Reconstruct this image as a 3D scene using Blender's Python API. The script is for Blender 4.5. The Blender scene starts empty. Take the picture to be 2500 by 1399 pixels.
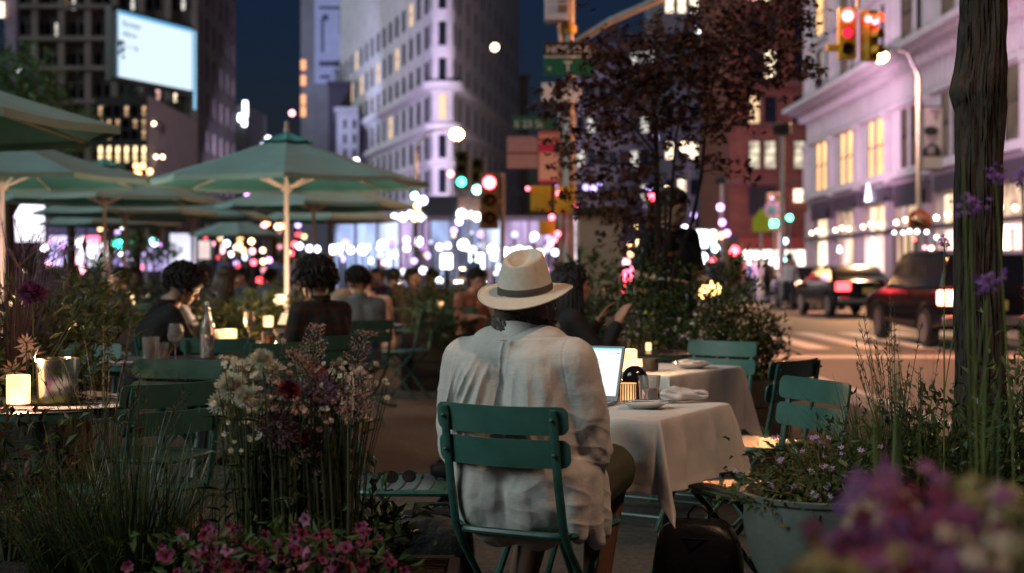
import bpy, math, random
from math import sin, cos, pi, radians, sqrt, atan2, exp, hypot
from mathutils import Vector, Matrix, noise
SC = bpy.context.scene
COL = SC.collection
R0 = random.Random(7)
F = 3472.0; CZ = 1.22; HY = 660.0
def s_at(Y): return F / Y
def P(px, py, Y): return Vector(((px - 1250) * Y / F, Y, CZ - (py - HY) * Y / F))
def PX(px, Y): return (px - 1250) * Y / F
def PZ(py, Y): return CZ - (py - HY) * Y / F

# ---------------------------------------------------------------- materials
MATS = {}
def mat(name, col, rough=0.6, metal=0.0, var=0.0, vscale=8.0, bump=0.0, bscale=40.0, spec=0.5, coat=0.0, trans=0.0,
        col2=None, sheen=0.0, subsurf=0.0, ior=1.45, transl=0.0, rvar=0.0, stretch=None):
    if name in MATS: return MATS[name]
    m = bpy.data.materials.new(name); m.use_nodes = True
    nt = m.node_tree; b = nt.nodes['Principled BSDF']
    c = (*col, 1.0)
    b.inputs['Base Color'].default_value = c
    b.inputs['Roughness'].default_value = rough
    b.inputs['Metallic'].default_value = metal
    b.inputs['Specular IOR Level'].default_value = spec
    b.inputs['Coat Weight'].default_value = coat
    b.inputs['Coat Roughness'].default_value = 0.08
    b.inputs['Transmission Weight'].default_value = trans
    b.inputs['IOR'].default_value = ior
    b.inputs['Sheen Weight'].default_value = sheen
    tc = None
    def coords():
        nonlocal tc
        if tc is None:
            t = nt.nodes.new('ShaderNodeTexCoord'); tc = t.outputs['Object']
            if stretch:
                mp = nt.nodes.new('ShaderNodeMapping'); mp.inputs['Scale'].default_value = stretch
                nt.links.new(tc, mp.inputs['Vector']); tc = mp.outputs['Vector']
        return tc
    if var > 0 or col2:
        n = nt.nodes.new('ShaderNodeTexNoise'); n.inputs['Scale'].default_value = vscale
        n.inputs['Detail'].default_value = 5.0; n.inputs['Roughness'].default_value = 0.62
        nt.links.new(coords(), n.inputs['Vector'])
        r = nt.nodes.new('ShaderNodeValToRGB')
        r.color_ramp.elements[0].position = 0.3; r.color_ramp.elements[1].position = 0.7
        lo = col if col2 else tuple(x * (1 - var) for x in col)
        hi = col2 if col2 else tuple(min(1, x * (1 + var)) for x in col)
        r.color_ramp.elements[0].color = (*lo, 1); r.color_ramp.elements[1].color = (*hi, 1)
        nt.links.new(n.outputs['Fac'], r.inputs['Fac'])
        nt.links.new(r.outputs['Color'], b.inputs['Base Color'])
        if rvar > 0:
            mr = nt.nodes.new('ShaderNodeMapRange')
            mr.inputs['To Min'].default_value = max(0.02, rough - rvar); mr.inputs['To Max'].default_value = min(1, rough + rvar)
            nt.links.new(n.outputs['Fac'], mr.inputs['Value']); nt.links.new(mr.outputs['Result'], b.inputs['Roughness'])
    if bump > 0:
        n2 = nt.nodes.new('ShaderNodeTexNoise'); n2.inputs['Scale'].default_value = bscale; n2.inputs['Detail'].default_value = 4.0
        nt.links.new(coords(), n2.inputs['Vector'])
        bp = nt.nodes.new('ShaderNodeBump'); bp.inputs['Strength'].default_value = bump; bp.inputs['Distance'].default_value = 0.02
        nt.links.new(n2.outputs['Fac'], bp.inputs['Height']); nt.links.new(bp.outputs['Normal'], b.inputs['Normal'])
    if transl > 0:
        tr = nt.nodes.new('ShaderNodeBsdfTranslucent'); tr.inputs['Color'].default_value = c
        mx = nt.nodes.new('ShaderNodeMixShader'); mx.inputs['Fac'].default_value = transl
        out = nt.nodes['Material Output']
        nt.links.new(b.outputs[0], mx.inputs[1]); nt.links.new(tr.outputs[0], mx.inputs[2]); nt.links.new(mx.outputs[0], out.inputs['Surface'])
        for l in list(nt.links):
            if l.to_socket == b.inputs['Base Color']: nt.links.new(l.from_socket, tr.inputs['Color'])
    MATS[name] = m
    return m

def em(name, col, strength, sample=False, var=0.0, vscale=1.0, stretch=None, lo=0.15):
    """light giving surface; var > 0 varies its brightness (things inside a lit room, a flame behind frosted glass)"""
    if name in MATS: return MATS[name]
    m = bpy.data.materials.new(name); m.use_nodes = True
    nt = m.node_tree; b = nt.nodes['Principled BSDF']
    b.inputs['Base Color'].default_value = (*[min(1, c * 0.06) for c in col], 1); b.inputs['Roughness'].default_value = 0.4
    b.inputs['Emission Color'].default_value = (*col, 1); b.inputs['Emission Strength'].default_value = strength
    if var > 0:
        t = nt.nodes.new('ShaderNodeTexCoord'); v = t.outputs['Object']
        if stretch:
            mp = nt.nodes.new('ShaderNodeMapping'); mp.inputs['Scale'].default_value = stretch
            nt.links.new(v, mp.inputs['Vector']); v = mp.outputs['Vector']
        n = nt.nodes.new('ShaderNodeTexNoise'); n.inputs['Scale'].default_value = vscale; n.inputs['Detail'].default_value = 3
        nt.links.new(v, n.inputs['Vector'])
        mr = nt.nodes.new('ShaderNodeMapRange'); mr.inputs['From Min'].default_value = 0.35; mr.inputs['From Max'].default_value = 0.65
        mr.inputs['To Min'].default_value = strength * (1 - var); mr.inputs['To Max'].default_value = strength * (1 + var)
        nt.links.new(n.outputs['Fac'], mr.inputs['Value']); nt.links.new(mr.outputs['Result'], b.inputs['Emission Strength'])
    m.cycles.emission_sampling = 'FRONT_BACK' if sample else 'NONE'
    MATS[name] = m
    return m

def glass(name, col=(1, 1, 1), rough=0.0, ior=1.45):
    return mat(name, col, rough=rough, trans=1.0, ior=ior)

# ---------------------------------------------------------------- mesh builder
class MB:
    def __init__(s): s.v = []; s.f = []; s.m = []
    def add(s, vs, fs, mi=0):
        o = len(s.v); s.v.extend([tuple(p) for p in vs])
        s.f.extend([tuple(i + o for i in f) for f in fs]); s.m.extend([mi] * len(fs)); return s
    def box(s, c, d, rz=0.0, mi=0, M=None):
        x, y, z = d[0] / 2, d[1] / 2, d[2] / 2
        vs = [Vector((i * x, j * y, k * z)) for k in (-1, 1) for j in (-1, 1) for i in (-1, 1)]
        if rz: Mr = Matrix.Rotation(rz, 3, 'Z'); vs = [Mr @ p for p in vs]
        vs = [p + Vector(c) for p in vs]
        if M: vs = [M @ p for p in vs]
        return s.add(vs, [(0, 2, 3, 1), (4, 5, 7, 6), (0, 1, 5, 4), (2, 6, 7, 3), (0, 4, 6, 2), (1, 3, 7, 5)], mi)
    def tube(s, pts, rad, n=8, cap=True, mi=0, flat=1.0, up=None):
        pts = [Vector(p) for p in pts]
        if not hasattr(rad, '__len__'): rad = [rad] * len(pts)
        N = len(pts); o = len(s.v); prev = None
        for i, p in enumerate(pts):
            t = (pts[min(i + 1, N - 1)] - pts[max(i - 1, 0)])
            if t.length < 1e-9: t = Vector((0, 0, 1))
            t.normalize()
            if prev is None:
                a = Vector(up) if up else (Vector((0, 0, 1)) if abs(t.z) < 0.9 else Vector((1, 0, 0)))
            else: a = prev
            b = t.cross(a)
            if b.length < 1e-6: b = t.cross(Vector((0.3, 1, 0.2)))
            b.normalize(); a = b.cross(t).normalized(); prev = a
            for k in range(n):
                th = 2 * pi * k / n
                s.v.append(tuple(p + (a * cos(th) * flat + b * sin(th)) * rad[i]))
        for i in range(N - 1):
            for k in range(n):
                k2 = (k + 1) % n
                s.f.append((o + i * n + k, o + i * n + k2, o + (i + 1) * n + k2, o + (i + 1) * n + k)); s.m.append(mi)
        if cap:
            s.f.append(tuple(o + k for k in range(n))[::-1]); s.m.append(mi)
            s.f.append(tuple(o + (N - 1) * n + k for k in range(n))); s.m.append(mi)
        return s
    def lathe(s, prof, n=24, c=(0, 0, 0), mi=0, M=None, sx=1.0, sy=1.0):
        o = len(s.v); c = Vector(c)
        for (r, z) in prof:
            for k in range(n):
                p = Vector((r * cos(2 * pi * k / n) * sx, r * sin(2 * pi * k / n) * sy, z)) + c
                if M: p = M @ p
                s.v.append(tuple(p))
        for i in range(len(prof) - 1):
            for k in range(n):
                k2 = (k + 1) % n
                s.f.append((o + i * n + k, o + i * n + k2, o + (i + 1) * n + k2, o + (i + 1) * n + k)); s.m.append(mi)
        if prof[0][0] > 1e-5: s.f.append(tuple(o + k for k in range(n))[::-1]); s.m.append(mi)
        if prof[-1][0] > 1e-5: s.f.append(tuple(o + (len(prof) - 1) * n + k for k in range(n))); s.m.append(mi)
        return s
    def ball(s, c, r, nu=16, nv=10, mi=0, M=None):
        if not hasattr(r, '__len__'): r = (r, r, r)
        o = len(s.v); c = Vector(c)
        for j in range(1, nv):
            a = pi * j / nv
            for k in range(nu):
                p = Vector((r[0] * sin(a) * cos(2 * pi * k / nu), r[1] * sin(a) * sin(2 * pi * k / nu), r[2] * cos(a)))
                s.v.append(tuple((M @ p if M else p) + c))
        t = Vector((0, 0, r[2])); s.v.append(tuple((M @ t if M else t) + c)); s.v.append(tuple((M @ -t if M else -t) + c))
        T = len(s.v) - 2
        for j in range(nv - 2):
            for k in range(nu):
                k2 = (k + 1) % nu
                s.f.append((o + j * nu + k, o + (j + 1) * nu + k, o + (j + 1) * nu + k2, o + j * nu + k2)); s.m.append(mi)
        for k in range(nu):
            k2 = (k + 1) % nu
            s.f.append((T, o + k, o + k2)); s.m.append(mi)
            s.f.append((T + 1, o + (nv - 2) * nu + k2, o + (nv - 2) * nu + k)); s.m.append(mi)
        return s
    def grid(s, fn, nu, nv, mi=0, closed=False):
        o = len(s.v)
        for j in range(nv + 1):
            for i in range(nu if closed else nu + 1): s.v.append(tuple(fn(i / nu, j / nv)))
        w = nu if closed else nu + 1
        for j in range(nv):
            for i in range(nu):
                i2 = (i + 1) % w
                s.f.append((o + j * w + i, o + j * w + i2, o + (j + 1) * w + i2, o + (j + 1) * w + i)); s.m.append(mi)
        return s
    def prism(s, poly, a, b, axis='y', mi=0):
        """polygon (p,q) extruded along axis from a to b"""
        def v3(p, t):
            return (p[0], t, p[1]) if axis == 'y' else ((t, p[0], p[1]) if axis == 'x' else (p[0], p[1], t))
        n = len(poly); vs = [v3(p, a) for p in poly] + [v3(p, b) for p in poly]
        fs = [tuple(range(n))[::-1], tuple(range(n, 2 * n))] + [(i, (i + 1) % n, n + (i + 1) % n, n + i) for i in range(n)]
        return s.add(vs, fs, mi)
    def leaf(s, p, d, nrm, L, W, mi=0, bend=0.25, pts=4):
        d = Vector(d).normalized(); side = d.cross(Vector(nrm))
        if side.length < 1e-5: side = d.cross(Vector((0.2, 0.3, 1)))
        side.normalize(); up = side.cross(d).normalized(); p = Vector(p)
        m = p + d * L * 0.45 + up * L * bend * 0.25; e = p + d * L - up * L * bend * 0.4
        return s.add([p, m + side * W / 2, e, m - side * W / 2, p + d * L * 0.45 - up * W * 0.12], [(0, 1, 4), (1, 2, 4), (2, 3, 4), (3, 0, 4)], mi)
    def blade(s, p, d, L, W, droop, seg=5, mi=0):
        """grass blade: starts at p in direction d, bends down"""
        p = Vector(p); d = Vector(d).normalized(); side = d.cross(Vector((0, 0, 1)))
        if side.length < 1e-3: side = Vector((cos(p.x * 91), sin(p.y * 77), 0))
        side.normalize(); o = len(s.v); q = p.copy(); dd = d.copy()
        for i in range(seg + 1):
            t = i / seg; w = W * (1 - t ** 1.6) * 0.5 + 0.0003
            s.v.append(tuple(q - side * w)); s.v.append(tuple(q + side * w))
            dd = (dd + Vector((0, 0, -droop * (0.3 + t)))).normalized(); q = q + dd * L / seg
        for i in range(seg):
            s.f.append((o + 2 * i, o + 2 * i + 1, o + 2 * i + 3, o + 2 * i + 2)); s.m.append(mi)
        return s
    def mesh(s, name):
        me = bpy.data.meshes.new(name); me.from_pydata(s.v, [], s.f); me.update(); return me
    def build(s, name, mats, parent=None, smooth=True, angle=38, loc=None, bevel=0.0, bseg=2, normals=True):
        me = s.mesh(name)
        if not isinstance(mats, (list, tuple)): mats = [mats]
        for m in mats: me.materials.append(m)
        if len(mats) > 1: me.polygons.foreach_set('material_index', s.m)
        if smooth:
            me.shade_smooth(); me.set_sharp_from_angle(angle=radians(angle))
        o = bpy.data.objects.new(name, me); COL.objects.link(o)
        if parent is not None: o.parent = parent
        if loc is not None: o.location = loc
        if bevel > 0:
            b = o.modifiers.new('bevel', 'BEVEL'); b.width = bevel; b.segments = bseg; b.limit_method = 'ANGLE'; b.angle_limit = radians(40)
        return o

def thing(name, label, cat, loc=(0, 0, 0), rz=0.0, group=None):
    o = bpy.data.objects.new(name, None); COL.objects.link(o); o.location = loc; o.rotation_euler = (0, 0, rz)
    o.empty_display_size = 0.1
    o['label'] = label; o['category'] = cat
    if group: o['group'] = group
    return o
def tag(o, label, cat, group=None):
    o['label'] = label; o['category'] = cat
    if group: o['group'] = group
    return o
def struct(o, kind='structure'): o['kind'] = kind; return o
def kids(o): return [c for c in bpy.data.objects if c.parent == o]
KIDS = {}
def dup(root, loc, rz=0.0, label=None, group=None, scale=None):
    if root.name not in KIDS: KIDS[root.name] = [(c, kids(c)) for c in kids(root)]
    r = root.copy(); COL.objects.link(r); r.location = loc; r.rotation_euler = (0, 0, rz)
    if scale is not None: r.scale = scale if hasattr(scale, '__len__') else (scale,) * 3
    if label: r['label'] = label
    if group: r['group'] = group
    for ch, gr in KIDS[root.name]:
        c = ch.copy(); COL.objects.link(c); c.parent = r
        for g in gr:
            d = g.copy(); COL.objects.link(d); d.parent = c
    return r
def part(parent, name, mats, fn=None, mb=None, **k):
    b = mb or MB()
    if fn: fn(b)
    return b.build(name, mats, parent, **k)
def rounded_slab(mb, w, h, t, r, curve=0.0, n=14, M=None, mi=0):
    """upright slat in the local XZ plane, rounded corners, bowed backwards at its middle"""
    cols = []
    for i in range(n + 1):
        x = -w / 2 + w * i / n
        cols.append(x)
    e = [-w / 2 + r * (1 - cos(a * pi / 8)) for a in range(0, 4)]
    xs = sorted(set([round(q, 5) for q in cols[1:-1] if abs(q) < w / 2 - r] + [round(q, 5) for q in e] + [round(-q, 5) for q in e]))
    vs = []
    for x in xs:
        dx = abs(x) - (w / 2 - r)
        hh = h / 2 - (r - sqrt(max(0, r * r - dx * dx)) if dx > 0 else 0)
        y = -curve * (1 - (2 * x / w) ** 2)
        vs += [Vector((x, y - t / 2, -hh)), Vector((x, y - t / 2, hh)), Vector((x, y + t / 2, hh)), Vector((x, y + t / 2, -hh))]
    fs = []
    for i in range(len(xs) - 1):
        for k in range(4):
            k2 = (k + 1) % 4
            fs.append((4 * i + k, 4 * i + k2, 4 * i + 4 + k2, 4 * i + 4 + k))
    fs.append((3, 2, 1, 0)); L = 4 * (len(xs) - 1); fs.append((L, L + 1, L + 2, L + 3))
    if M: vs = [M @ p for p in vs]
    return mb.add(vs, fs, mi)
def fbm(p, sc, oct=3):
    return noise.fractal(Vector(p) * sc, 1.0, 2.0, oct)
def text(name, body, size, m, parent, M, ext=0.002, align='LEFT'):
    cu = bpy.data.curves.new(name, 'FONT'); cu.body = body; cu.size = size; cu.extrude = ext; cu.align_x = align
    cu.materials.append(m)
    tmp = bpy.data.objects.new(name, cu); COL.objects.link(tmp); bpy.context.view_layer.update()
    me = bpy.data.meshes.new_from_object(tmp.evaluated_get(bpy.context.evaluated_depsgraph_get())); bpy.data.objects.remove(tmp)
    if not me.materials: me.materials.append(m)
    o = bpy.data.objects.new(name, me); COL.objects.link(o); o.parent = parent; o.matrix_local = M
    return o
def facing(loc, rz=0.0):  # text/panel upright in XZ plane, read from -Y side, turned by rz
    return Matrix.Translation(Vector(loc)) @ Matrix.Rotation(rz, 4, 'Z') @ Matrix.Rotation(pi / 2, 4, 'X')
def lamp(kind, name, parent, loc, col, energy, size=0.1, rot=None, spot=None, blend=0.6):
    l = bpy.data.lights.new(name, kind); l.color = col; l.energy = energy
    if kind in ('POINT', 'SPOT'): l.shadow_soft_size = size
    if kind == 'SPOT': l.spot_size = radians(spot or 90); l.spot_blend = blend
    o = bpy.data.objects.new(name, l); COL.objects.link(o); o.location = loc
    if parent is not None: o.parent = parent
    if rot is not None: o.rotation_euler = rot
    return o
def aim(frm, to):
    return (Vector(to) - Vector(frm)).to_track_quat('-Z', 'Y').to_euler()
# ---------------------------------------------------------------- camera, world, render
cam_d = bpy.data.cameras.new('camera'); cam = bpy.data.objects.new('camera', cam_d); COL.objects.link(cam)
cam.location = (0, 0, CZ); cam.rotation_euler = (pi / 2, 0, 0)
cam_d.lens = 50.0; cam_d.sensor_width = 36.0; cam_d.shift_y = -39.5 / 2500
cam_d.clip_start = 0.05; cam_d.clip_end = 3000
cam_d.dof.use_dof = True; cam_d.dof.focus_distance = 4.5; cam_d.dof.aperture_fstop = 2.8
SC.camera = cam
W = bpy.data.worlds.new('World'); SC.world = W; W.use_nodes = True
wn = W.node_tree; bg = wn.nodes['Background']
sky = wn.nodes.new('ShaderNodeTexSky'); sky.sky_type = 'NISHITA'; sky.sun_disc = False
sky.sun_elevation = radians(1.0); sky.sun_rotation = radians(200); sky.altitude = 0; sky.dust_density = 0.3; sky.ozone_density = 4.0
tint = wn.nodes.new('ShaderNodeMix'); tint.data_type = 'RGBA'; tint.blend_type = 'MULTIPLY'
tint.inputs['Factor'].default_value = 1.0
tint.inputs[7].default_value = (0.84, 0.72, 0.90, 1)
wn.links.new(sky.outputs[0], tint.inputs[6]); wn.links.new(tint.outputs[2], bg.inputs['Color'])
bg.inputs['Strength'].default_value = 0.028
sun_d = bpy.data.lights.new('fill_sun', 'SUN'); sun_d.energy = 1.0; sun_d.angle = radians(34); sun_d.color = (0.86, 1.0, 0.98)  # soft fill added for city light coming from behind the camera
sun = bpy.data.objects.new('fill_sun', sun_d); COL.objects.link(sun)
sun.rotation_euler = aim((-6.0, -2.9, 3.9), (0, 0, 0))
SC.render.engine = 'CYCLES'
cy = SC.cycles
cy.use_denoising = True; cy.max_bounces = 7; cy.diffuse_bounces = 2; cy.glossy_bounces = 3; cy.transmission_bounces = 6
cy.transparent_max_bounces = 8; cy.sample_clamp_indirect = 1.5; cy.sample_clamp_direct = 0; cy.use_light_tree = True
cy.caustics_reflective = False; cy.caustics_refractive = False; cy.blur_glossy = 0.6
SC.view_settings.view_transform = 'Standard'; SC.view_settings.look = 'None'
SC.view_settings.exposure = 0.66; SC.view_settings.gamma = 1

# ---------------------------------------------------------------- ground
m_plaza = mat('gravel_plaza', (0.030, 0.027, 0.023), 0.85, col2=(0.11, 0.095, 0.078), vscale=26, bump=0.6, bscale=120)
m_road = mat('asphalt', (0.11, 0.098, 0.09), 0.6, col2=(0.18, 0.165, 0.15), vscale=1.3, bump=0.25, bscale=90, rvar=0.15)
m_walk = mat('pavement_concrete', (0.20, 0.19, 0.18), 0.75, var=0.25, vscale=2.0, bump=0.2, bscale=60)
m_line = mat('road_paint', (0.72, 0.68, 0.62), 0.6, var=0.3, vscale=6)
m_kerb = mat('granite_kerb', (0.22, 0.21, 0.2), 0.7, var=0.3, vscale=20)
def sheet(name, x0, y0, x1, y1, z, m):
    b = MB(); b.add([(x0, y0, z), (x1, y0, z), (x1, y1, z), (x0, y1, z)], [(0, 1, 2, 3)])
    return struct(b.build(name, m, smooth=False))
sheet('ground', -900, -60, 900, 1500, -0.13, m_walk)
KX = 3.25; RX = 14.6
struct(MB().box((-58.4, 46, -0.06), (123.3, 212, 0.12)).build('plaza', m_plaza, smooth=False))
struct(MB().box((KX + 0.0, 46, -0.055), (0.28, 212, 0.116)).build('kerb', m_kerb, smooth=False))
sheet('road', KX + 0.05, -60, RX, 900, -0.12, m_road)
struct(MB().box((RX + 6, 150, -0.06), (12, 420, 0.12)).build('pavement', m_walk, smooth=False))
struct(MB().box((RX - 0.14, 150, -0.055), (0.28, 420, 0.118)).build('kerb', m_kerb, smooth=False))
lines = MB()
def ln(x0, y0, x1, y1):
    z = -0.114; lines.add([(x0, y0, z), (x1, y0, z), (x1, y1, z), (x0, y1, z)], [(0, 1, 2, 3)])
ln(3.75, 2, 3.87, 20.6)
ln(3.9, 21.6, RX - 0.5, 22.3)
x = 4.1
while x < RX - 0.6:
    ln(x, 24.2, x + 0.42, 30.5); x += 0.95
for yy in range(36, 200, 9):
    ln(7.0, yy, 7.14, yy + 4); ln(10.8, yy, 10.94, yy + 4)
struct(lines.build('road_markings', m_line, smooth=False))
# ================================================================ cafe furniture
m_green = mat('green_enamel', (0.034, 0.102, 0.082), 0.34, col2=(0.052, 0.136, 0.112), vscale=9, bump=0.08, bscale=160, rvar=0.16)
m_green_d = mat('green_enamel_tube', (0.032, 0.098, 0.078), 0.34, var=0.25, vscale=30, rvar=0.1)
m_steel = mat('brushed_steel', (0.62, 0.6, 0.57), 0.22, 1.0, var=0.1, vscale=30)
m_dsteel = mat('dark_steel', (0.05, 0.05, 0.05), 0.35, 0.8)
m_bolt = mat('painted_bolt', (0.03, 0.10, 0.08), 0.4)

CH = 'green metal folding bistro chairs'
def make_chair(label, loc, rz):
    t = thing('bistro_chair', label, 'chair', loc, rz, CH)
    zs = 0.462
    # seat: bent slats inside a tube frame
    b = MB()
    for k in range(7):
        y = -0.155 + k * 0.052
        b.grid(lambda u, v, y=y: (-0.19 + 0.38 * u, y - 0.021 + 0.042 * v, zs + 0.006 - 0.012 * (1 - (2 * u - 1) ** 2) - (0.012 if False else 0)), 10, 1)
        b.grid(lambda u, v, y=y: (-0.19 + 0.38 * u, y + 0.021 - 0.042 * v, zs + 0.002 - 0.012 * (1 - (2 * u - 1) ** 2)), 10, 1)
    b.build('seat', m_green, t)
    fr = []
    for k in range(33):
        a = 2 * pi * k / 32
        c, s_ = cos(a), sin(a)
        fr.append((0.2 * (abs(c) ** 0.35) * (1 if c >= 0 else -1), 0.005 + 0.19 * (abs(s_) ** 0.35) * (1 if s_ >= 0 else -1), zs - 0.004))
    MB().tube(fr, 0.0115, 8, cap=False).build('seat_frame', m_green_d, t)
    tilt = radians(-9)
    for zc_, in ((0.797,), (0.702,)):
        M = Matrix.Translation((0, -0.235 - (zc_ - 0.8) * 0.16, zc_)) @ Matrix.Rotation(-tilt * 0 + radians(8), 4, 'X')
        b = MB(); rounded_slab(b, 0.425, 0.082, 0.005, 0.024, 0.028, M=M)
        b.build('backrest_slat', m_green, t, angle=50)
    for sx in (-1, 1):
        MB().tube([(sx * 0.176, -0.262, 0.828), (sx * 0.176, -0.256, 0.80), (sx * 0.176, -0.225, 0.62), (sx * 0.177, -0.19, 0.47), (sx * 0.178, -0.15, 0.41), (sx * 0.18, 0.2, 0.012), (sx * 0.18, 0.21, 0.0)],
                  [0.010, 0.0135, 0.0135, 0.0135, 0.0125, 0.0115, 0.0115], 9, flat=0.75, up=(0, 1, 0)).build('front_leg', m_green_d, t)
        MB().tube([(sx * 0.15, 0.165, 0.45), (sx * 0.15, 0.1, 0.38), (sx * 0.15, -0.2, 0.01), (sx * 0.15, -0.205, 0.0)], 0.0115, 8).build('rear_leg', m_green_d, t)
        b = MB()
        for zc_ in (0.80, 0.70):
            b.ball((sx * 0.176, -0.272 - (zc_ - 0.8) * 0.16, zc_), (0.006, 0.004, 0.006), 8, 6)
        b.build('bolt', m_bolt, t)
    MB().tube([(-0.18, 0.165, 0.05), (0.18, 0.165, 0.05)], 0.008, 8).tube([(-0.15, -0.165, 0.05), (0.15, -0.165, 0.05)], 0.008, 8).build('stretcher', m_green_d, t)
    return t

TH = radians(-28)
CHAIR0 = make_chair('green folding chair carrying the man in the straw hat', (0.08, 4.29, 0), TH)
def chair(loc, rz, label): return dup(CHAIR0, loc, rz, label, CH)
def chair_at_back(px, Y, rz, label):
    """chair whose back slats' middle shows at px, at depth Y; facing +Y turned by rz"""
    fx, fy = -sin(rz), cos(rz)
    x = PX(px, Y) + 0.235 * fx; y = Y + 0.235 * fy
    return chair((x, y, 0), rz, label)
side_chair = chair((-0.36, 5.06, 0), radians(-92), 'green chair beside the man with sunglasses and black bag on its seat')
chair_at_back(425, 4.88, radians(48), 'green chair seen from behind at the table with the steel ice bucket')
chair_at_back(432, 6.1, radians(180 - 15), 'bright green chair facing the camera behind the ice bucket table')
chair_at_back(532, 8.07, radians(4), 'green chair whose top slat shows above the round table with wine glass')
chair_at_back(690, 7.6, radians(28), 'green chair back showing over the white flowers')
chair_at_back(832, 8.43, radians(62), 'green chair under the man in the plaid jacket')
chair_at_back(905, 11.0, radians(38), 'green chair under the man in the blue grey shirt')
chair_at_back(1762, 7.72, radians(142), 'green chair behind the far white tablecloth, against the bushes')
chair_at_back(1938, 6.12, radians(50), 'dark green chair turned sideways with candlelight on its seat')
B_chair = chair((0.845, 4.93, 0), radians(90 + 22), 'bright teal lit chair between backpack and white flower pot')
chair((PX(320, 17), 17.0, 0), radians(20), 'green chair far behind the man in black, by the table lamp')
chair((PX(240, 15.5), 15.5, 0), radians(-60), 'green chair by the hedge beyond the round tables')
chair((PX(985, 13.6), 13.5, 0), radians(70), 'green chair with pale cloth hanging over its back')
chair((PX(150, 7.2), 7.2, 0), radians(170), 'green chair hidden by tall grass behind the ice bucket')
chair((PX(1400, 8.3), 8.32, 0), radians(-110), 'green chair under the woman with long black hair')
chair((PX(770, 17.5), 17.5, 0), radians(10), 'green chair under the person in the cream top')
chair((PX(1010, 18.2), 18.2, 0), radians(150), 'green chair near the tall box planter')
chair((PX(430, 8.65), 8.72, 0), radians(-75), 'green chair under the man dressed in black')
chair((PX(1140, 15.0), 15.0, 0), radians(-20), 'green chair under the person in salmon shirt')

# ---------------------------------------------------------------- tables
m_cloth = mat('white_linen', (0.74, 0.71, 0.67), 0.85, var=0.06, vscale=5, bump=0.12, bscale=260, sheen=0.2, transl=0.12)
m_tt = mat('zinc_table_top', (0.16, 0.15, 0.15), 0.28, 0.6, var=0.2, vscale=12, rvar=0.1)
def cloth_mesh(b, wx, wy, over, top, seed, flare=0.16, tip=1.0, n=46, fk=1.0):
    rr = random.Random(seed); ph = [rr.uniform(0, 6.28) for _ in range(6)]
    ex, ey = wx / 2 + over, wy / 2 + over
    def fn(u, v):
        x = -ex + 2 * ex * u; y = -ey + 2 * ey * v
        cx = max(-wx / 2, min(wx / 2, x)); cy_ = max(-wy / 2, min(wy / 2, y))
        dx, dy = x - cx, y - cy_; L = hypot(dx, dy)
        if L < 1e-6:
            return (x, y, top + 0.0012 * sin(x * 31 + ph[0]) * sin(y * 27 + ph[1]) + 0.002 * fbm((x, y, seed), 9))
        nx, ny = dx / L, dy / L
        corner = min(abs(dx), abs(dy)) / (max(abs(dx), abs(dy)) + 1e-9)
        ang = atan2(abs(dy), abs(dx))
        out = 0.012 * (1 - exp(-L / 0.02)) + flare * L * (0.35 + 1.25 * corner)
        t = (y if abs(dx) > abs(dy) else x)
        fold = (0.010 * sin(t * 23 + ph[2]) + 0.007 * sin(t * 41 + ph[3])) * min(1, L / 0.12) * (1 - corner)
        fold += 0.028 * cos(ang * 4 - pi) * (L / 0.22) * (1 if corner > 0.05 else corner * 20) * 0.7
        fold += 0.006 * fbm((x, y, seed * 3.1), 6) * min(1, L / 0.08)
        out += fold * fk
        mx_ = max(abs(dx), abs(dy)) / over
        if mx_ > 0.93: out += 0.0022
        out -= 0.003 * exp(-((t - 0.11) / 0.006) ** 2) * (1 - corner) + 0.0025 * exp(-((t + 0.13) / 0.006) ** 2) * (1 - corner)
        drop = max(0.0, L - 0.012) * tip
        return (cx + nx * out, cy_ + ny * out, top - 0.004 * min(1, L / 0.01) - drop * (1 - 0.04 * corner))
    b.grid(fn, n, n)

def folding_table(name, label, cx, cy_, w, d, rz, h, group):
    t = thing(name, label, 'table', (cx, cy_, 0), rz, group)
    MB().box((0, 0, h - 0.012), (w, d, 0.022)).build('table_top', m_green, t, bevel=0.004)
    for sx in (-1, 1):
        MB().tube([(sx * w * 0.40, -d * 0.38, h - 0.03), (sx * w * 0.40, d * 0.36, 0.0)], 0.011, 8).build('leg', m_green_d, t)
        MB().tube([(sx * w * 0.33, d * 0.38, h - 0.03), (sx * w * 0.33, -d * 0.36, 0.0)], 0.011, 8).build('leg', m_green_d, t)
    MB().tube([(-w * 0.4, d * 0.3, 0.06), (w * 0.4, d * 0.3, 0.06)], 0.008, 8).tube([(-w * 0.33, -d * 0.3, 0.06), (w * 0.33, -d * 0.3, 0.06)], 0.008, 8).build('stretcher', m_green_d, t)
    return t
Fv = Vector((0.469, 0.883, 0)); Rv = Vector((0.883, -0.469, 0))
corner1 = Vector((0.468, 4.556, 0)); T1 = corner1 - Rv * 0.30 + Fv * 0.32; TZ = 0.74
folding_table('folding_table', 'square folding table in front of the man, under a white cloth', T1.x, T1.y, 0.59, 0.63, TH, TZ - 0.006, 'tables under white cloths')
tc_ = MB(); cloth_mesh(tc_, 0.610, 0.650, 0.225, TZ + 0.003, 11, flare=0.17, tip=1.10, n=110)
o = tag(tc_.build('tablecloth', m_cloth, angle=180, loc=(T1.x, T1.y, 0)), 'creased white top cloth carrying the laptop', 'tablecloth'); o.rotation_euler.z = TH
def T1p(px, Y, z=TZ + 0.004): return Vector((PX(px, Y), Y, z))
TH2 = radians(-33); F2 = Vector((-sin(TH2), cos(TH2), 0)); R2 = Vector((cos(TH2), sin(TH2), 0))
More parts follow.
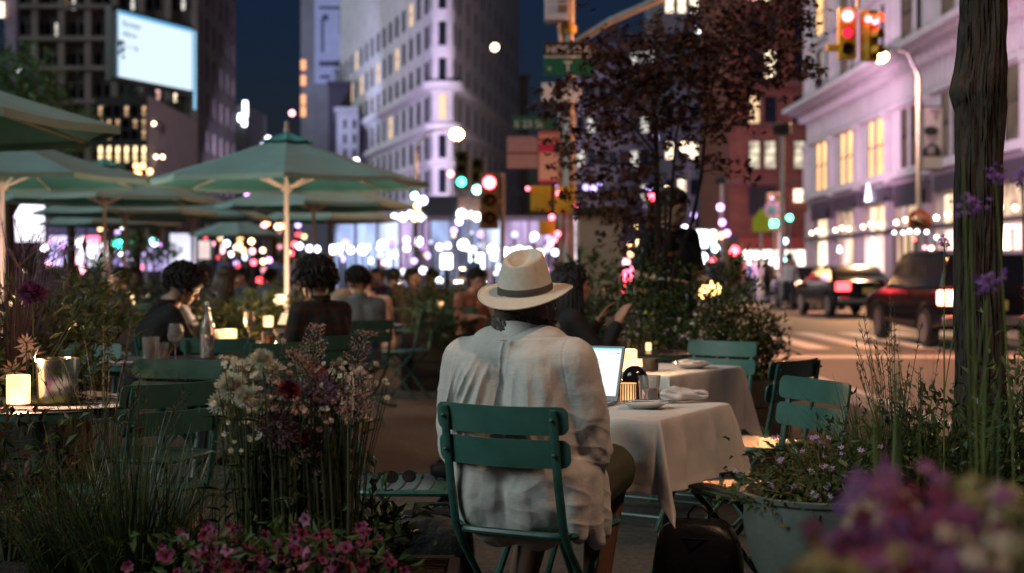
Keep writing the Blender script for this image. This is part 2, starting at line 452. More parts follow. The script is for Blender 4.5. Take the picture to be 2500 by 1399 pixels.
corner2 = Vector((0.71, 6.46, 0)); T2 = corner2 - R2 * 0.35 + F2 * 0.40
folding_table('folding_table', 'square folding table nearer the bushes, under a white cloth', T2.x, T2.y, 0.69, 0.79, TH2, TZ - 0.006, 'tables under white cloths')
c2 = MB(); cloth_mesh(c2, 0.70, 0.80, 0.32, TZ, 21, flare=0.13, n=80)
o = tag(c2.build('tablecloth', m_cloth, angle=180, loc=(T2.x, T2.y, 0)), 'white cloth of the second table, behind the napkin roll', 'tablecloth'); o.rotation_euler.z = TH2

def round_table(cx, cy_, r, label, h=0.74):
    t = thing('round_table', label, 'table', (cx, cy_, 0), 0, 'round metal cafe tables')
    MB().lathe([(0.0, h - 0.006), (r - 0.01, h - 0.006), (r, h - 0.002), (r, h + 0.018 - 0.02), (r - 0.006, h), (0.0, h)], 48).build('table_top', m_tt, t)
    MB().lathe([(r - 0.03, h - 0.03), (r - 0.004, h - 0.03), (r - 0.004, h - 0.007), (r - 0.03, h - 0.007)], 40).build('rim', m_green_d, t)
    MB().lathe([(0.03, h - 0.03), (0.028, 0.03), (0.05, 0.02)], 16).build('pedestal', m_green_d, t)
    b = MB()
    for k in range(3):
        a = 2 * pi * k / 3 + 0.4
        b.tube([(0.03 * cos(a), 0.03 * sin(a), 0.12), (0.2 * cos(a), 0.2 * sin(a), 0.03), (0.3 * cos(a), 0.3 * sin(a), 0.012)], 0.014, 8)
    b.build('foot', m_green_d, t)
    return t
round_table(-1.70, 5.13, 0.36, 'round dark table with steel ice bucket and lit lantern')
round_table(-1.87, 7.58, 0.43, 'round dark table with wine glass and water bottle')
round_table(-1.72, 9.25, 0.40, 'round table between the man in black and the plaid jacket')
round_table(0.80, 8.35, 0.33, 'small round table by the woman with long black hair')
round_table(PX(900, 13.0), 12.6, 0.36, 'round table beside the man in the blue grey shirt')
round_table(PX(318, 16), 16.0, 0.36, 'round table with small glowing lamp near the hedge')
round_table(PX(190, 12), 12.0, 0.36, 'round table in the dark behind the purple plumes')
round_table(PX(930, 18), 18.4, 0.36, 'round table far back beside the tall box planter')

# ---------------------------------------------------------------- things on tables
m_lant = em('frosted_lantern', (1.0, 0.56, 0.24), 1.9, sample=True, var=0.35, vscale=9)
m_glassc = mat('hazed_glass', (1.0, 0.93, 0.88), rough=0.04, trans=0.86, ior=1.5)  # warm tint and partial diffuse stand in for glints on the glass
m_water = glass('water', (0.95, 0.98, 1.0), ior=1.33)
m_china = mat('white_china', (0.68, 0.66, 0.63), 0.18, coat=0.5)
m_black = mat('black_gloss', (0.012, 0.013, 0.014), 0.15, coat=0.6)
m_blackm = mat('black_matt', (0.012, 0.012, 0.013), 0.6)
m_nap = mat('napkin_linen', (0.60, 0.55, 0.54), 0.9, var=0.1, vscale=20, bump=0.2, bscale=150)
m_paper = mat('menu_paper', (0.7, 0.66, 0.62), 0.7, var=0.05)
m_amber = glass('amber_drink', (0.9, 0.42, 0.12), ior=1.34)
def lantern(loc, label, r=0.035, h=0.09, square=False, glow=None, pw=0.0):
    t = thing('candle_lantern', label, 'lantern', loc)
    pr = [(0.0, 0.004), (r * 0.96, 0.004), (r, 0.012), (r, h - 0.008), (r * 0.97, h)]
    if square:
        MB().box((0, 0, h / 2 + 0.004), (2 * r, 2 * r, h)).build('glass_shade', glow or m_lant, t, bevel=0.006)
    else:
        MB().lathe(pr, 28).lathe([(r * 0.97, h), (r * 0.84, h), (r * 0.84, h * 0.5)], 28).build('glass_shade', glow or m_lant, t)
    MB().lathe([(0.0, 0), (r * 0.9, 0), (r * 0.9, 0.004), (0, 0.004)], 24).build('base', m_blackm, t)
    if pw: lamp('POINT', 'candle_light', t, (0, 0, h + 0.05), (1.0, 0.56, 0.28), pw, 0.03)
    return t
def tumbler(loc, label, r=0.038, h=0.095, fill=0.55, liquid=None, group=None):
    t = thing('tumbler', label, 'glass', loc, 0, group)
    MB().lathe([(0.0, 0.0), (r * 0.82, 0.0), (r * 0.84, 0.004), (r * 0.9, h * 0.6), (r, h), (r - 0.0022, h), (r * 0.9 - 0.0022, h * 0.6), (r * 0.84 - 0.003, 0.012), (0.0, 0.011)], 32).build('glass_body', m_glassc, t)
    if fill:
        MB().lathe([(0.0, 0.0125), (r * 0.84 - 0.004, 0.0135), (r * 0.90 - 0.0032, h * fill), (0.0, h * fill)], 28).build('drink', liquid or m_water, t)
    return t
def wine_glass(loc, label, h=0.2, group=None):
    t = thing('wine_glass', label, 'glass', loc, 0, group)
    MB().lathe([(0.0, 0.0), (0.034, 0.0), (0.034, 0.002), (0.006, 0.006), (0.0038, 0.012), (0.0038, h * 0.44), (0.012, h * 0.47), (0.036, h * 0.58), (0.041, h * 0.68), (0.036, h * 0.86), (0.031, h), (0.030, h), (0.035, h * 0.86), (0.0395, h * 0.68), (0.0345, h * 0.59), (0.008, h * 0.48), (0.0, h * 0.475)], 28).build('bowl', m_glassc, t)
    return t
def plate(loc, label, r=0.075, name='plate'):
    return tag(MB().lathe([(0, 0.003), (r * 0.55, 0.002), (r * 0.62, 0.006), (r * 0.95, 0.019), (r, 0.021), (r, 0.0235), (r * 0.94, 0.0225), (r * 0.62, 0.0105), (r * 0.55, 0.0075), (0, 0.007)], 44, c=(0, 0, 0)).build(name, m_china, loc=loc), label, 'plate')
def napkin(loc, rz, L, w, h, label, m=None, name='napkin'):
    b = MB()
    def fn(u, v):
        a = 2 * pi * u
        prof = (sin(pi * min(1, max(0, v * 0.94 + 0.03))) ** 0.35) * (0.85 + 0.2 * sin(v * 5 + 1))
        y = (v - 0.5) * L
        rad = 1 + 0.14 * sin(a * 3 + v * 9) + 0.10 * sin(a * 7 - v * 12) + 0.12 * fbm((cos(a), sin(a), v * 4), 1.5)
        return (y, cos(a) * w / 2 * prof * rad, max(0.001, h / 2 + sin(a) * h / 2 * prof * rad))
    b.grid(fn, 40, 30, closed=True)
    o = b.build(name, m or m_nap, angle=180, loc=loc); o.rotation_euler.z = rz
    return tag(o, label, 'napkin')

# laptop
HL = T1p(1508, 5.05); lap = thing('laptop', 'open laptop with glowing white page on the man\'s table', 'laptop', HL, TH)
m_alu = mat('laptop_aluminium', (0.36, 0.37, 0.39), 0.35, 0.9)
m_page = em('laptop_page', (0.86, 0.95, 1.0), 0.65, sample=True)
m_bar = em('page_blue_bar', (0.12, 0.62, 0.86), 1.0)
m_ink = mat('page_ink', (0.30, 0.36, 0.42), 0.6); m_ink.node_tree.nodes['Principled BSDF'].inputs['Emission Color'].default_value = (0.45, 0.55, 0.65, 1); m_ink.node_tree.nodes['Principled BSDF'].inputs['Emission Strength'].default_value = 0.42
m_ink2 = mat('page_dark_ink', (0.05, 0.12, 0.2), 0.6)
LW, LD, LH = 0.305, 0.212, 0.208
MB().box((-LW / 2, -LD / 2, 0.0065), (LW, LD, 0.011)).build('base', m_alu, lap, bevel=0.004)
kb = MB()
for r_ in range(5):
    for c_ in range(13):
        kb.box((-LW / 2 + (c_ - 6) * 0.0205, -0.028 - r_ * 0.0195, 0.0128), (0.0175, 0.0165, 0.0018))
kb.build('keyboard', m_blackm, lap, smooth=False)
MB().box((-LW / 2, -0.165, 0.0122), (0.1, 0.062, 0.0008)).build('trackpad', m_alu, lap, smooth=False)
lid = MB().box((-LW / 2, 0.003, LH / 2), (LW, 0.006, LH)).build('screen', mat('laptop_bezel', (0.008, 0.009, 0.01), 0.2), lap, bevel=0.003)
lid.location = (0, 0.002, 0.008); lid.rotation_euler.x = radians(-19)
pg = MB().add([(-LW + 0.012, -0.0008, 0.021), (-0.012, -0.0008, 0.021), (-0.012, -0.0008, LH - 0.011), (-LW + 0.012, -0.0008, LH - 0.011)], [(0, 1, 2, 3)]).build('page', m_page, lid, smooth=False)
tb = MB()
tb.box((-LW / 2, -0.0012, LH - 0.0142), (LW - 0.024, 0.0004, 0.0050)); tb.build('toolbar', m_bar, lid, smooth=False)
il = MB(); rr = random.Random(3)
for k in range(15):
    z = LH - 0.055 - k * 0.0092
    if k in (3, 9): continue
    L = rr.uniform(0.075, 0.10) if k not in (5, 12) else 0.05
    il.box((-LW + 0.085 + L / 2 + 0.05, -0.0011, z), (L, 0.0003, 0.0023))
for k in range(3): il.box((-0.058 + k * 0.011, -0.0011, LH - 0.030), (0.0075, 0.0003, 0.0018))
il.build('text_lines', m_ink, lid, smooth=False)
MB().box((-0.0235, -0.0011, LH - 0.030), (0.009, 0.0003, 0.0032)).box((-0.150, -0.0011, LH - 0.044), (0.012, 0.0003, 0.0024)).build('buttons', m_ink2, lid, smooth=False)

tumbler(T1p(1585, 5.11), 'water tumbler beside the laptop, half full', 0.041, 0.098, 0.52)
plate(T1p(1574, 4.90), 'small white plate with cutlery at the table corner', 0.083)
m_cut = mat('cutlery_blue_steel', (0.4, 0.47, 0.6), 0.2, 1.0)
b = MB(); b.box((0, 0, 0), (0.15, 0.008, 0.003)).box((-0.095, 0, 0), (0.05, 0.018, 0.0025)); o = tag(b.build('butter_knife', m_cut, loc=T1p(1600, 4.88, TZ + 0.031), bevel=0.001), 'steel knife laid across the small white plate', 'knife'); o.rotation_euler.z = radians(10)
b = MB(); b.box((0, 0, 0), (0.12, 0.007, 0.003)).box((0.075, 0, 0), (0.03, 0.02, 0.003)); o = tag(b.build('fork', m_steel, loc=T1p(1590, 4.93, TZ + 0.031), bevel=0.001), 'steel fork on the plate behind the knife', 'fork'); o.rotation_euler.z = radians(-8)
napkin(T1p(1668, 5.11, TZ + 0.006), radians(4), 0.178, 0.085, 0.056, 'rolled pale linen napkin beside the water tumbler')
# striped candle holder
t = thing('striped_candle_holder', 'candle holder with vertical amber ribs behind the laptop', 'candle holder', T1p(1532, 5.22))
m_rib = em('amber_glow', (1.0, 0.50, 0.20), 0.95, sample=True, var=0.25, vscale=20)
MB().lathe([(0, 0.002), (0.032, 0.002), (0.034, 0.01), (0.034, 0.062), (0.0, 0.062)], 24).build('glow_glass', m_rib, t)
b = MB()
for k in range(22):
    a = 2 * pi * k / 22
    b.box((0.0355 * cos(a), 0.0355 * sin(a), 0.031), (0.0026, 0.0042, 0.062), rz=a)
b.build('rib', mat('rib_wood', (0.12, 0.05, 0.02), 0.5), t, smooth=False)
# dark cloche
t = thing('dark_cloche', 'glossy black domed cloche behind the striped candle holder', 'cloche', T1p(1550, 5.30))
MB().lathe([(0.052, 0.0), (0.052, 0.05), (0.050, 0.075), (0.043, 0.097), (0.03, 0.112), (0.013, 0.12), (0.0, 0.121)], 32).build('dome', m_black, t)
MB().lathe([(0.056, 0.0), (0.056, 0.006), (0.0, 0.006)], 28).build('base', m_blackm, t)
lantern((PX(1536, 6.62), 6.62, TZ + 0.004), 'square lit lantern on the second white table', 0.034, 0.105, True, pw=4)
lantern((PX(1562, 7.0), 6.98, TZ + 0.004), 'tiny tea light glowing beyond the square lantern', 0.018, 0.04)
t = thing('black_cup', 'matt black cup on the second white table', 'cup', (PX(1588, 6.75), 6.75, TZ + 0.004))
MB().lathe([(0.0, 0), (0.036, 0), (0.038, 0.01), (0.04, 0.058), (0.037, 0.058), (0.034, 0.01), (0, 0.008)], 24).build('bowl', m_blackm, t)
plate((PX(1690, 6.95), 6.95, TZ + 0.005), 'white plate with folded napkin on the second table', 0.10)
napkin((PX(1688, 6.95), 6.94, TZ + 0.016), radians(15), 0.15, 0.09, 0.03, 'crumpled napkin lying on the second table\'s plate')
wine_glass((PX(1490, 8.3), 8.25, 0.742), 'wine glass in front of the woman with long black hair', 0.21)
tumbler((PX(1520, 8.35), 8.35, 0.742), 'red drink in a low glass near the bushes', 0.045, 0.08, 0.8, mat('red_drink', (0.5, 0.02, 0.03), 0.1, coat=0.5))
lantern((PX(1583, 8.4), 8.4, 0.742), 'small warm candle at the edge of the bushes', 0.016, 0.05)
# chair seat light: candle near the right hand plants
t = lantern((PX(1872, 6.0), 6.0, 0.47), 'round glowing candle bowl standing on a green chair seat', 0.034, 0.042, glow=em('dim_candle_bowl', (1.0, 0.55, 0.22), 0.9))

# left table with the bucket
L0 = lambda px, Y, z=0.743: Vector((PX(px, Y), Y, z))
lantern(L0(45, 5.05), 'tall lit cylinder lantern on the ice bucket table', 0.041, 0.105, pw=4)
t = thing('ice_bucket', 'polished steel ice bucket on the round table', 'ice bucket', L0(140, 5.12))
MB().lathe([(0.0, 0.003), (0.066, 0.003), (0.07, 0.008), (0.0735, 0.155), (0.0765, 0.158), (0.0765, 0.162), (0.072, 0.162), (0.0685, 0.012), (0.0, 0.01)], 40).build('bucket_body', m_steel, t)
b = MB(); b.tube([(-0.074, 0, 0.14), (-0.082, 0.004, 0.165), (-0.07, 0.01, 0.20)], 0.003, 6); b.build('handle', m_steel, t)
tag(MB().lathe([(0, 0), (0.085, 0), (0.1, 0.006), (0.1, 0.008), (0.085, 0.003), (0, 0.003)], 36).build('coaster_tray', mat('olive_tray', (0.09, 0.1, 0.03), 0.35), loc=L0(140, 5.12, 0.7405)), 'dark olive tray under the steel bucket', 'tray')
def menu(loc, rz, w, d, label, m=m_paper, curl=0.01):
    b = MB()
    b.grid(lambda u, v: ((u - 0.5) * w, (v - 0.5) * d, 0.001 + curl * max(0, u - 0.6) ** 1.2 + 0.002 * sin(v * 3 + u * 2)), 8, 6)
    b.grid(lambda u, v: ((u - 0.5) * w, (0.5 - v) * d, 0.0 + curl * max(0, u - 0.6) ** 1.2 + 0.002 * sin((1 - v) * 3 + u * 2) - 0.0006), 8, 6)
    o = b.build('menu_card', m, loc=loc); o.rotation_euler.z = rz
    return tag(o, label, 'menu')
menu(L0(180, 4.93), radians(14), 0.3, 0.14, 'pale paper menu lying by the steel bucket')
menu(L0(75, 4.92), radians(-20), 0.2, 0.12, 'pink card under the tall lit lantern', mat('pink_card', (0.55, 0.16, 0.34), 0.6))
napkin(L0(245, 5.2), radians(-10), 0.19, 0.1, 0.035, 'crumpled lilac tinted napkin beside the steel bucket')
menu(L0(290, 5.05), radians(30), 0.12, 0.1, 'small folded card at the edge of the bucket table')
b = MB(); b.tube([(-0.08, 0, 0.004), (0.08, 0.01, 0.004)], 0.003, 6); tag(b.build('spoon', m_steel, loc=L0(262, 5.06, 0.746)), 'steel spoon beside the crumpled napkin', 'spoon')
# mid table
L1 = lambda px, Y, z=0.742: Vector((PX(px, Y), Y, z))
wine_glass(L1(428, 7.42), 'wine glass in front of the man in black', 0.2)
tumbler(L1(368, 7.35), 'tall empty tumbler on the round table', 0.046, 0.135, 0)
tumbler(L1(397, 7.45), 'short tumbler with amber drink next to the wine glass', 0.034, 0.1, 0.55, m_amber)
t = thing('water_bottle', 'clear swing top water bottle on the round table', 'bottle', L1(506, 7.72))
MB().lathe([(0, 0), (0.036, 0), (0.039, 0.004), (0.039, 0.15), (0.034, 0.185), (0.016, 0.225), (0.013, 0.275), (0.015, 0.278), (0.015, 0.29), (0.011, 0.29), (0.011, 0.225), (0.03, 0.185), (0.036, 0.15), (0.036, 0.006), (0, 0.005)], 28).build('glass_body', m_glassc, t)
MB().lathe([(0, 0.007), (0.0345, 0.007), (0.0345, 0.13), (0, 0.13)], 24).build('water', m_water, t)
MB().lathe([(0.0, 0.291), (0.013, 0.291), (0.013, 0.305), (0.006, 0.31), (0, 0.31)], 16).build('stopper', m_china, t)
menu(L1(470, 7.3), radians(8), 0.32, 0.2, 'large pale menu sheet on the round table with the bottle')
menu(L1(300, 7.4), radians(-12), 0.22, 0.2, 'pale sheet near the empty tumbler')
napkin(L1(262, 7.7), radians(5), 0.26, 0.14, 0.045, 'grey folded cloth bag lying on the round table', mat('grey_cloth', (0.2, 0.24, 0.27), 0.9, bump=0.3, bscale=80))
# next table
L2 = lambda px, Y, z=0.742: Vector((PX(px, Y), Y, z))
lantern(L2(557, 9.15), 'square lit lantern between man in black and plaid jacket', 0.048, 0.095, True, pw=9)
wine_glass(L2(609, 9.2), 'wine glass beside the square lantern', 0.21)
tumbler(L2(655, 9.1), 'amber cocktail near the plaid jacket', 0.045, 0.085, 0.7, m_amber)
tumbler(L2(530, 9.3), 'pale drink left of the square lantern', 0.04, 0.09, 0.7, m_amber)
t = thing('phone', 'glowing phone held by the man in the plaid jacket', 'phone', (PX(694, 8.75), 8.75, 0.92), radians(-25))
MB().box((0, 0, 0), (0.07, 0.008, 0.10)).build('case', m_blackm, t, bevel=0.004)
MB().box((0, -0.0045, 0), (0.06, 0.001, 0.085)).build('screen', em('phone_screen', (1.0, 0.66, 0.36), 0.8), t, smooth=False)
t.rotation_euler.x = radians(-35)
# table lamp
t = thing('table_lamp', 'small cone shaded lamp glowing on the far table', 'lamp', (PX(318, 16), 15.9, 0.742))
MB().lathe([(0, 0), (0.045, 0), (0.045, 0.01), (0.008, 0.014), (0.008, 0.11), (0, 0.11)], 16).build('stem', m_dsteel, t)
MB().lathe([(0.075, 0.1), (0.05, 0.22), (0.0, 0.222)], 20).build('lamp_shade', em('lamp_shade_glow', (1.0, 0.66, 0.32), 4.0, sample=True), t)
for (px, Y, lb) in ((684, 14.6, 'warm table lamp under the large strutted umbrella'), (40, 14.2, 'warm table lamp under the second umbrella at the left edge')):
    round_table(PX(px, Y), Y + 0.1, 0.36, lb.replace('warm table lamp', 'round table'))
    t = thing('table_lamp', lb, 'lamp', (PX(px, Y), Y, 0.742))
    MB().lathe([(0, 0), (0.045, 0), (0.045, 0.01), (0.008, 0.014), (0.008, 0.14), (0, 0.14)], 16).build('stem', m_dsteel, t)
    MB().lathe([(0.07, 0.13), (0.05, 0.22)], 20).build('lamp_shade', em('table_lamp_glow', (1.0, 0.62, 0.30), 3.0), t)
    lamp('POINT', 'bulb_light', t, (0, 0, 0.26), (1.0, 0.72, 0.55), 42, 0.05)
for (px, Y, lb) in ((172, 12.0, 'candle flicker behind the purple plumes'), (655, 12.0, 'candle on the far table past the plaid jacket'), (905, 12.6, 'candle beside the blue grey shirt'), (590, 14.5, 'little candle amid the seated crowd'), (1075, 18, 'little candle near the box planter')):
    lantern((PX(px, Y), Y, 0.742), lb, 0.04, 0.09, pw=10)

# sunglasses + bags
sg = thing('sunglasses', 'black sunglasses resting on the green chair beside the man', 'sunglasses', (-0.39, 4.97, 0.475), radians(20))
for sx in (-1, 1):
    b = MB(); b.lathe([(0.0, -0.002), (0.024, -0.002), (0.026, 0), (0.024, 0.002), (0, 0.002)], 20, M=Matrix.Translation((sx * 0.032, 0, 0.024)) @ Matrix.Rotation(radians(80), 4, 'X'), sy=0.85)
    b.build('lens', m_black, sg)
    MB().tube([(sx * 0.058, 0, 0.034), (sx * 0.062, 0.07, 0.03), (sx * 0.058, 0.13, 0.008)], 0.003, 6).build('temple', m_black, sg)
MB().tube([(-0.01, 0, 0.03), (0, -0.003, 0.034), (0.01, 0, 0.03)], 0.002, 6).build('bridge', m_black, sg)
m_bag = mat('black_nylon', (0.010, 0.010, 0.012), 0.55, var=0.4, vscale=9, bump=0.5, bscale=22)
def soft_box(b, c, d, seed, pw=0.35, n=22, wob=0.06):
    def fn(u, v):
        a = 2 * pi * u; h = v * pi - pi / 2
        def sg_(x, p): return (abs(x) ** p) * (1 if x >= 0 else -1)
        x = sg_(cos(a), pw) * sg_(cos(h), pw); y = sg_(sin(a), pw) * sg_(cos(h), pw); z = sg_(sin(h), pw)
        k = 1 + wob * fbm((x + seed, y, z), 1.6)
        return (c[0] + x * d[0] / 2 * k, c[1] + y * d[1] / 2 * k, c[2] + z * d[2] / 2 * k)
    b.grid(fn, n * 2, n, closed=True)
t = thing('shoulder_bag', 'small black shoulder bag slumped on the seat beside the man', 'bag', (-0.215, 5.18, 0.47))
b = MB(); soft_box(b, (0, 0, 0.025), (0.17, 0.12, 0.055), 2.0, 0.6); b.build('bag_body', m_bag, t, angle=180)
MB().tube([(-0.08, 0, 0.03), (-0.05, 0.03, 0.055), (0.02, 0.03, 0.06), (0.08, 0, 0.03)], 0.006, 6).build('strap', m_bag, t)
t = thing('tote_bag', 'black tote bag standing under the chair beside the man', 'bag', (-0.26, 4.75, 0))
b = MB(); soft_box(b, (0, 0, 0.21), (0.27, 0.16, 0.42), 5.0, 0.45); b.build('bag_body', m_bag, t, angle=180)
MB().tube([(-0.07, -0.05, 0.40), (-0.06, -0.06, 0.45), (0.05, -0.06, 0.45), (0.07, -0.05, 0.40)], 0.007, 6).build('handle', m_bag, t)
t = thing('backpack', 'black leather backpack on the ground beside the white tablecloth', 'backpack', (0.61, 4.66, 0), radians(-14))
m_lea = mat('black_leather', (0.007, 0.0065, 0.0065), 0.42, var=0.5, vscale=5, bump=0.12, bscale=60)
b = MB(); soft_box(b, (0, 0, 0.19), (0.30, 0.18, 0.43), 9.0, 0.5, 26, 0.04); b.v = [(x * (1.0 - 0.42 * max(0, z - 0.2)), y * (1 - 0.8 * max(0, z - 0.22)), z) for x, y, z in b.v]; b.build('bag_body', m_lea, t, angle=180)
b = MB(); soft_box(b, (0.03, -0.085, 0.13), (0.2, 0.07, 0.2), 3.0, 0.45); b.build('front_pocket', m_lea, t, angle=180)
MB().tube([(-0.035, 0.02, 0.375), (-0.035, 0.02, 0.42), (-0.015, 0.02, 0.445), (0.015, 0.02, 0.445), (0.035, 0.02, 0.42), (0.035, 0.02, 0.375)], 0.011, 8, flat=0.5).build('handle', m_lea, t)
for sx in (-1, 1):
    MB().tube([(sx * 0.06, 0.08, 0.37), (sx * 0.1, 0.13, 0.3), (sx * 0.13, 0.13, 0.15), (sx * 0.14, 0.08, 0.02)], 0.017, 8, flat=0.35).build('shoulder_strap', m_lea, t)
MB().tube([(-0.13, -0.03, 0.345), (0, -0.09, 0.355), (0.13, -0.03, 0.345)], 0.004, 6).build('zip', m_dsteel, t)

# ---------------------------------------------------------------- umbrellas
m_canT = mat('umbrella_canvas', (0.25, 0.385, 0.36), 0.9, var=0.10, vscale=3, bump=0.1, bscale=60)
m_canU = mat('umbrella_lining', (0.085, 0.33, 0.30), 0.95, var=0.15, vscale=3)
m_wood = mat('pale_ash_wood', (0.70, 0.56, 0.46), 0.55, var=0.2, vscale=6, stretch=(1, 1, 0.1))
m_teal = mat('teal_vent_canvas', (0.10, 0.36, 0.34), 0.85, var=0.1)
def canopy(b, R, zr, za, up, n=8, seg=7, sag=0.018, rot=0.0):
    def fn(u, v):
        a = 2 * pi * u + rot
        k = (u * n) % 1.0
        rad = R * (1 - v)
        # straight panels between ribs, hem curved inwards
        half = pi / n
        w = cos(half) / cos((k - 0.5) * 2 * half)
        rr = rad * w * (1 - 0.035 * sin(pi * k) * (1 - v))
        z = zr + (za - zr) * v - sag * sin(pi * v) * 1.0 - 0.045 * sin(pi * k) * (1 - v) * (0.3 + v)
        return (rr * cos(a), rr * sin(a), z + up)
    b.grid(fn, n * 6, seg, closed=True)
def make_umbrella(label, loc, rz, R=1.55, rim=2.18, apex=2.68):
    t = thing('market_umbrella', label, 'umbrella', loc, rz, 'green market umbrellas over the tables')
    b = MB(); canopy(b, R, rim, apex, 0.0); b.build('canopy', m_canT, t, angle=14)
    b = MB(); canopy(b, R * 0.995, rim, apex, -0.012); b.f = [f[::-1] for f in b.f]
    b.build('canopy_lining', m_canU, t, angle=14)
    b = MB(); canopy(b, R, rim - 0.07, rim - 0.001, 0, seg=1, sag=0.0)
    vb = MB()
    for k in range(48):
        a0 = 2 * pi * k / 48; a1 = 2 * pi * (k + 1) / 48
        def rr(u):
            kk = (u * 8) % 1.0
            return R * cos(pi / 8) / cos((kk - 0.5) * pi / 4) * (1 - 0.035 * sin(pi * kk)) + 0.004
        def zz(u):
            kk = (u * 8) % 1.0
            return rim - 0.0135 * sin(pi * kk)
        u0, u1 = k / 48, (k + 1) / 48 - 1e-6
        vb.add([(rr(u0) * cos(a0), rr(u0) * sin(a0), zz(u0) - 0.05), (rr(u1) * cos(a1), rr(u1) * sin(a1), zz(u1) - 0.05), (rr(u1) * cos(a1), rr(u1) * sin(a1), zz(u1) + 0.004), (rr(u0) * cos(a0), rr(u0) * sin(a0), zz(u0) + 0.004)], [(0, 1, 2, 3)])
    vb.build('hem', m_canT, t)
    b = MB(); canopy(b, 0.30, apex - 0.085, apex + 0.02, 0.018, seg=3, sag=0.0); b.build('vent_cap', m_teal, t, angle=14)
    MB().tube([(0, 0, 0), (0, 0, apex - 0.02)], 0.027, 12).build('pole', m_wood, t)
    MB().lathe([(0.0, apex), (0.03, apex + 0.04), (0.028, apex + 0.07), (0.02, apex + 0.11), (0.026, apex + 0.14), (0, apex + 0.16)], 14).build('finial', m_wood, t)
    MB().lathe([(0.029, rim - 0.11), (0.06, rim - 0.1), (0.06, rim - 0.02), (0.029, rim)], 14).build('hub', m_wood, t)
    for k in range(8):
        a = 2 * pi * k / 8
        c, s_ = cos(a), sin(a)
        rb = MB().tube([(0.03 * c, 0.03 * s_, apex - 0.06), (R * 0.5 * c, R * 0.5 * s_, (rim + apex) / 2 - 0.085), (R * c, R * s_, rim - 0.02)], [0.013, 0.013, 0.009], 6).build('rib', m_wood, t)
        MB().tube([(0.06 * c, 0.06 * s_, rim - 0.06), (R * 0.42 * c, R * 0.42 * s_, rim + 0.58 * (apex - rim) - 0.1)], 0.012, 6).build('strut', m_wood, rb)
    MB().lathe([(0.0, 0), (0.26, 0), (0.26, 0.05), (0.05, 0.09), (0.045, 0.3), (0.0, 0.3)], 24).build('base', m_dsteel, t)
    return t
ud = [(700, 15.4, 8, 'large umbrella with wooden struts nearest the sky gap', 1.54), (5, 15.0, 0, 'second umbrella from the top at the photo\'s left edge', 1.55), (-290, 9.4, 4, 'nearest umbrella, only its dark green corner in view', 1.55),
      (255, 19, 12, 'umbrella with pole at the white lit shop', 1.45), (305, 23.5, 5, 'umbrella half hidden behind the white shop\'s umbrella', 1.5), (766, 21, 3, 'umbrella directly behind the large strutted one', 1.45),
      (803, 26.5, 9, 'third umbrella in line behind the large strutted one', 1.3), (577, 38, 14, 'most distant umbrella, small and low', 1.25), (268, 29, 2, 'thin poled umbrella behind the others, near the trees', 1.45), (470, 25.5, 6, 'umbrella seen past the man in black, no pole visible', 1.4)]
U0 = None
for i, (px, Y, rz, lb, R) in enumerate(ud):
    loc = (PX(px, Y), Y, 0)
    if U0 is None: U0 = make_umbrella(lb, loc, radians(rz), R)
    else: dup(U0, loc, radians(rz), lb, scale=(R / 1.54, R / 1.54, 1.0))
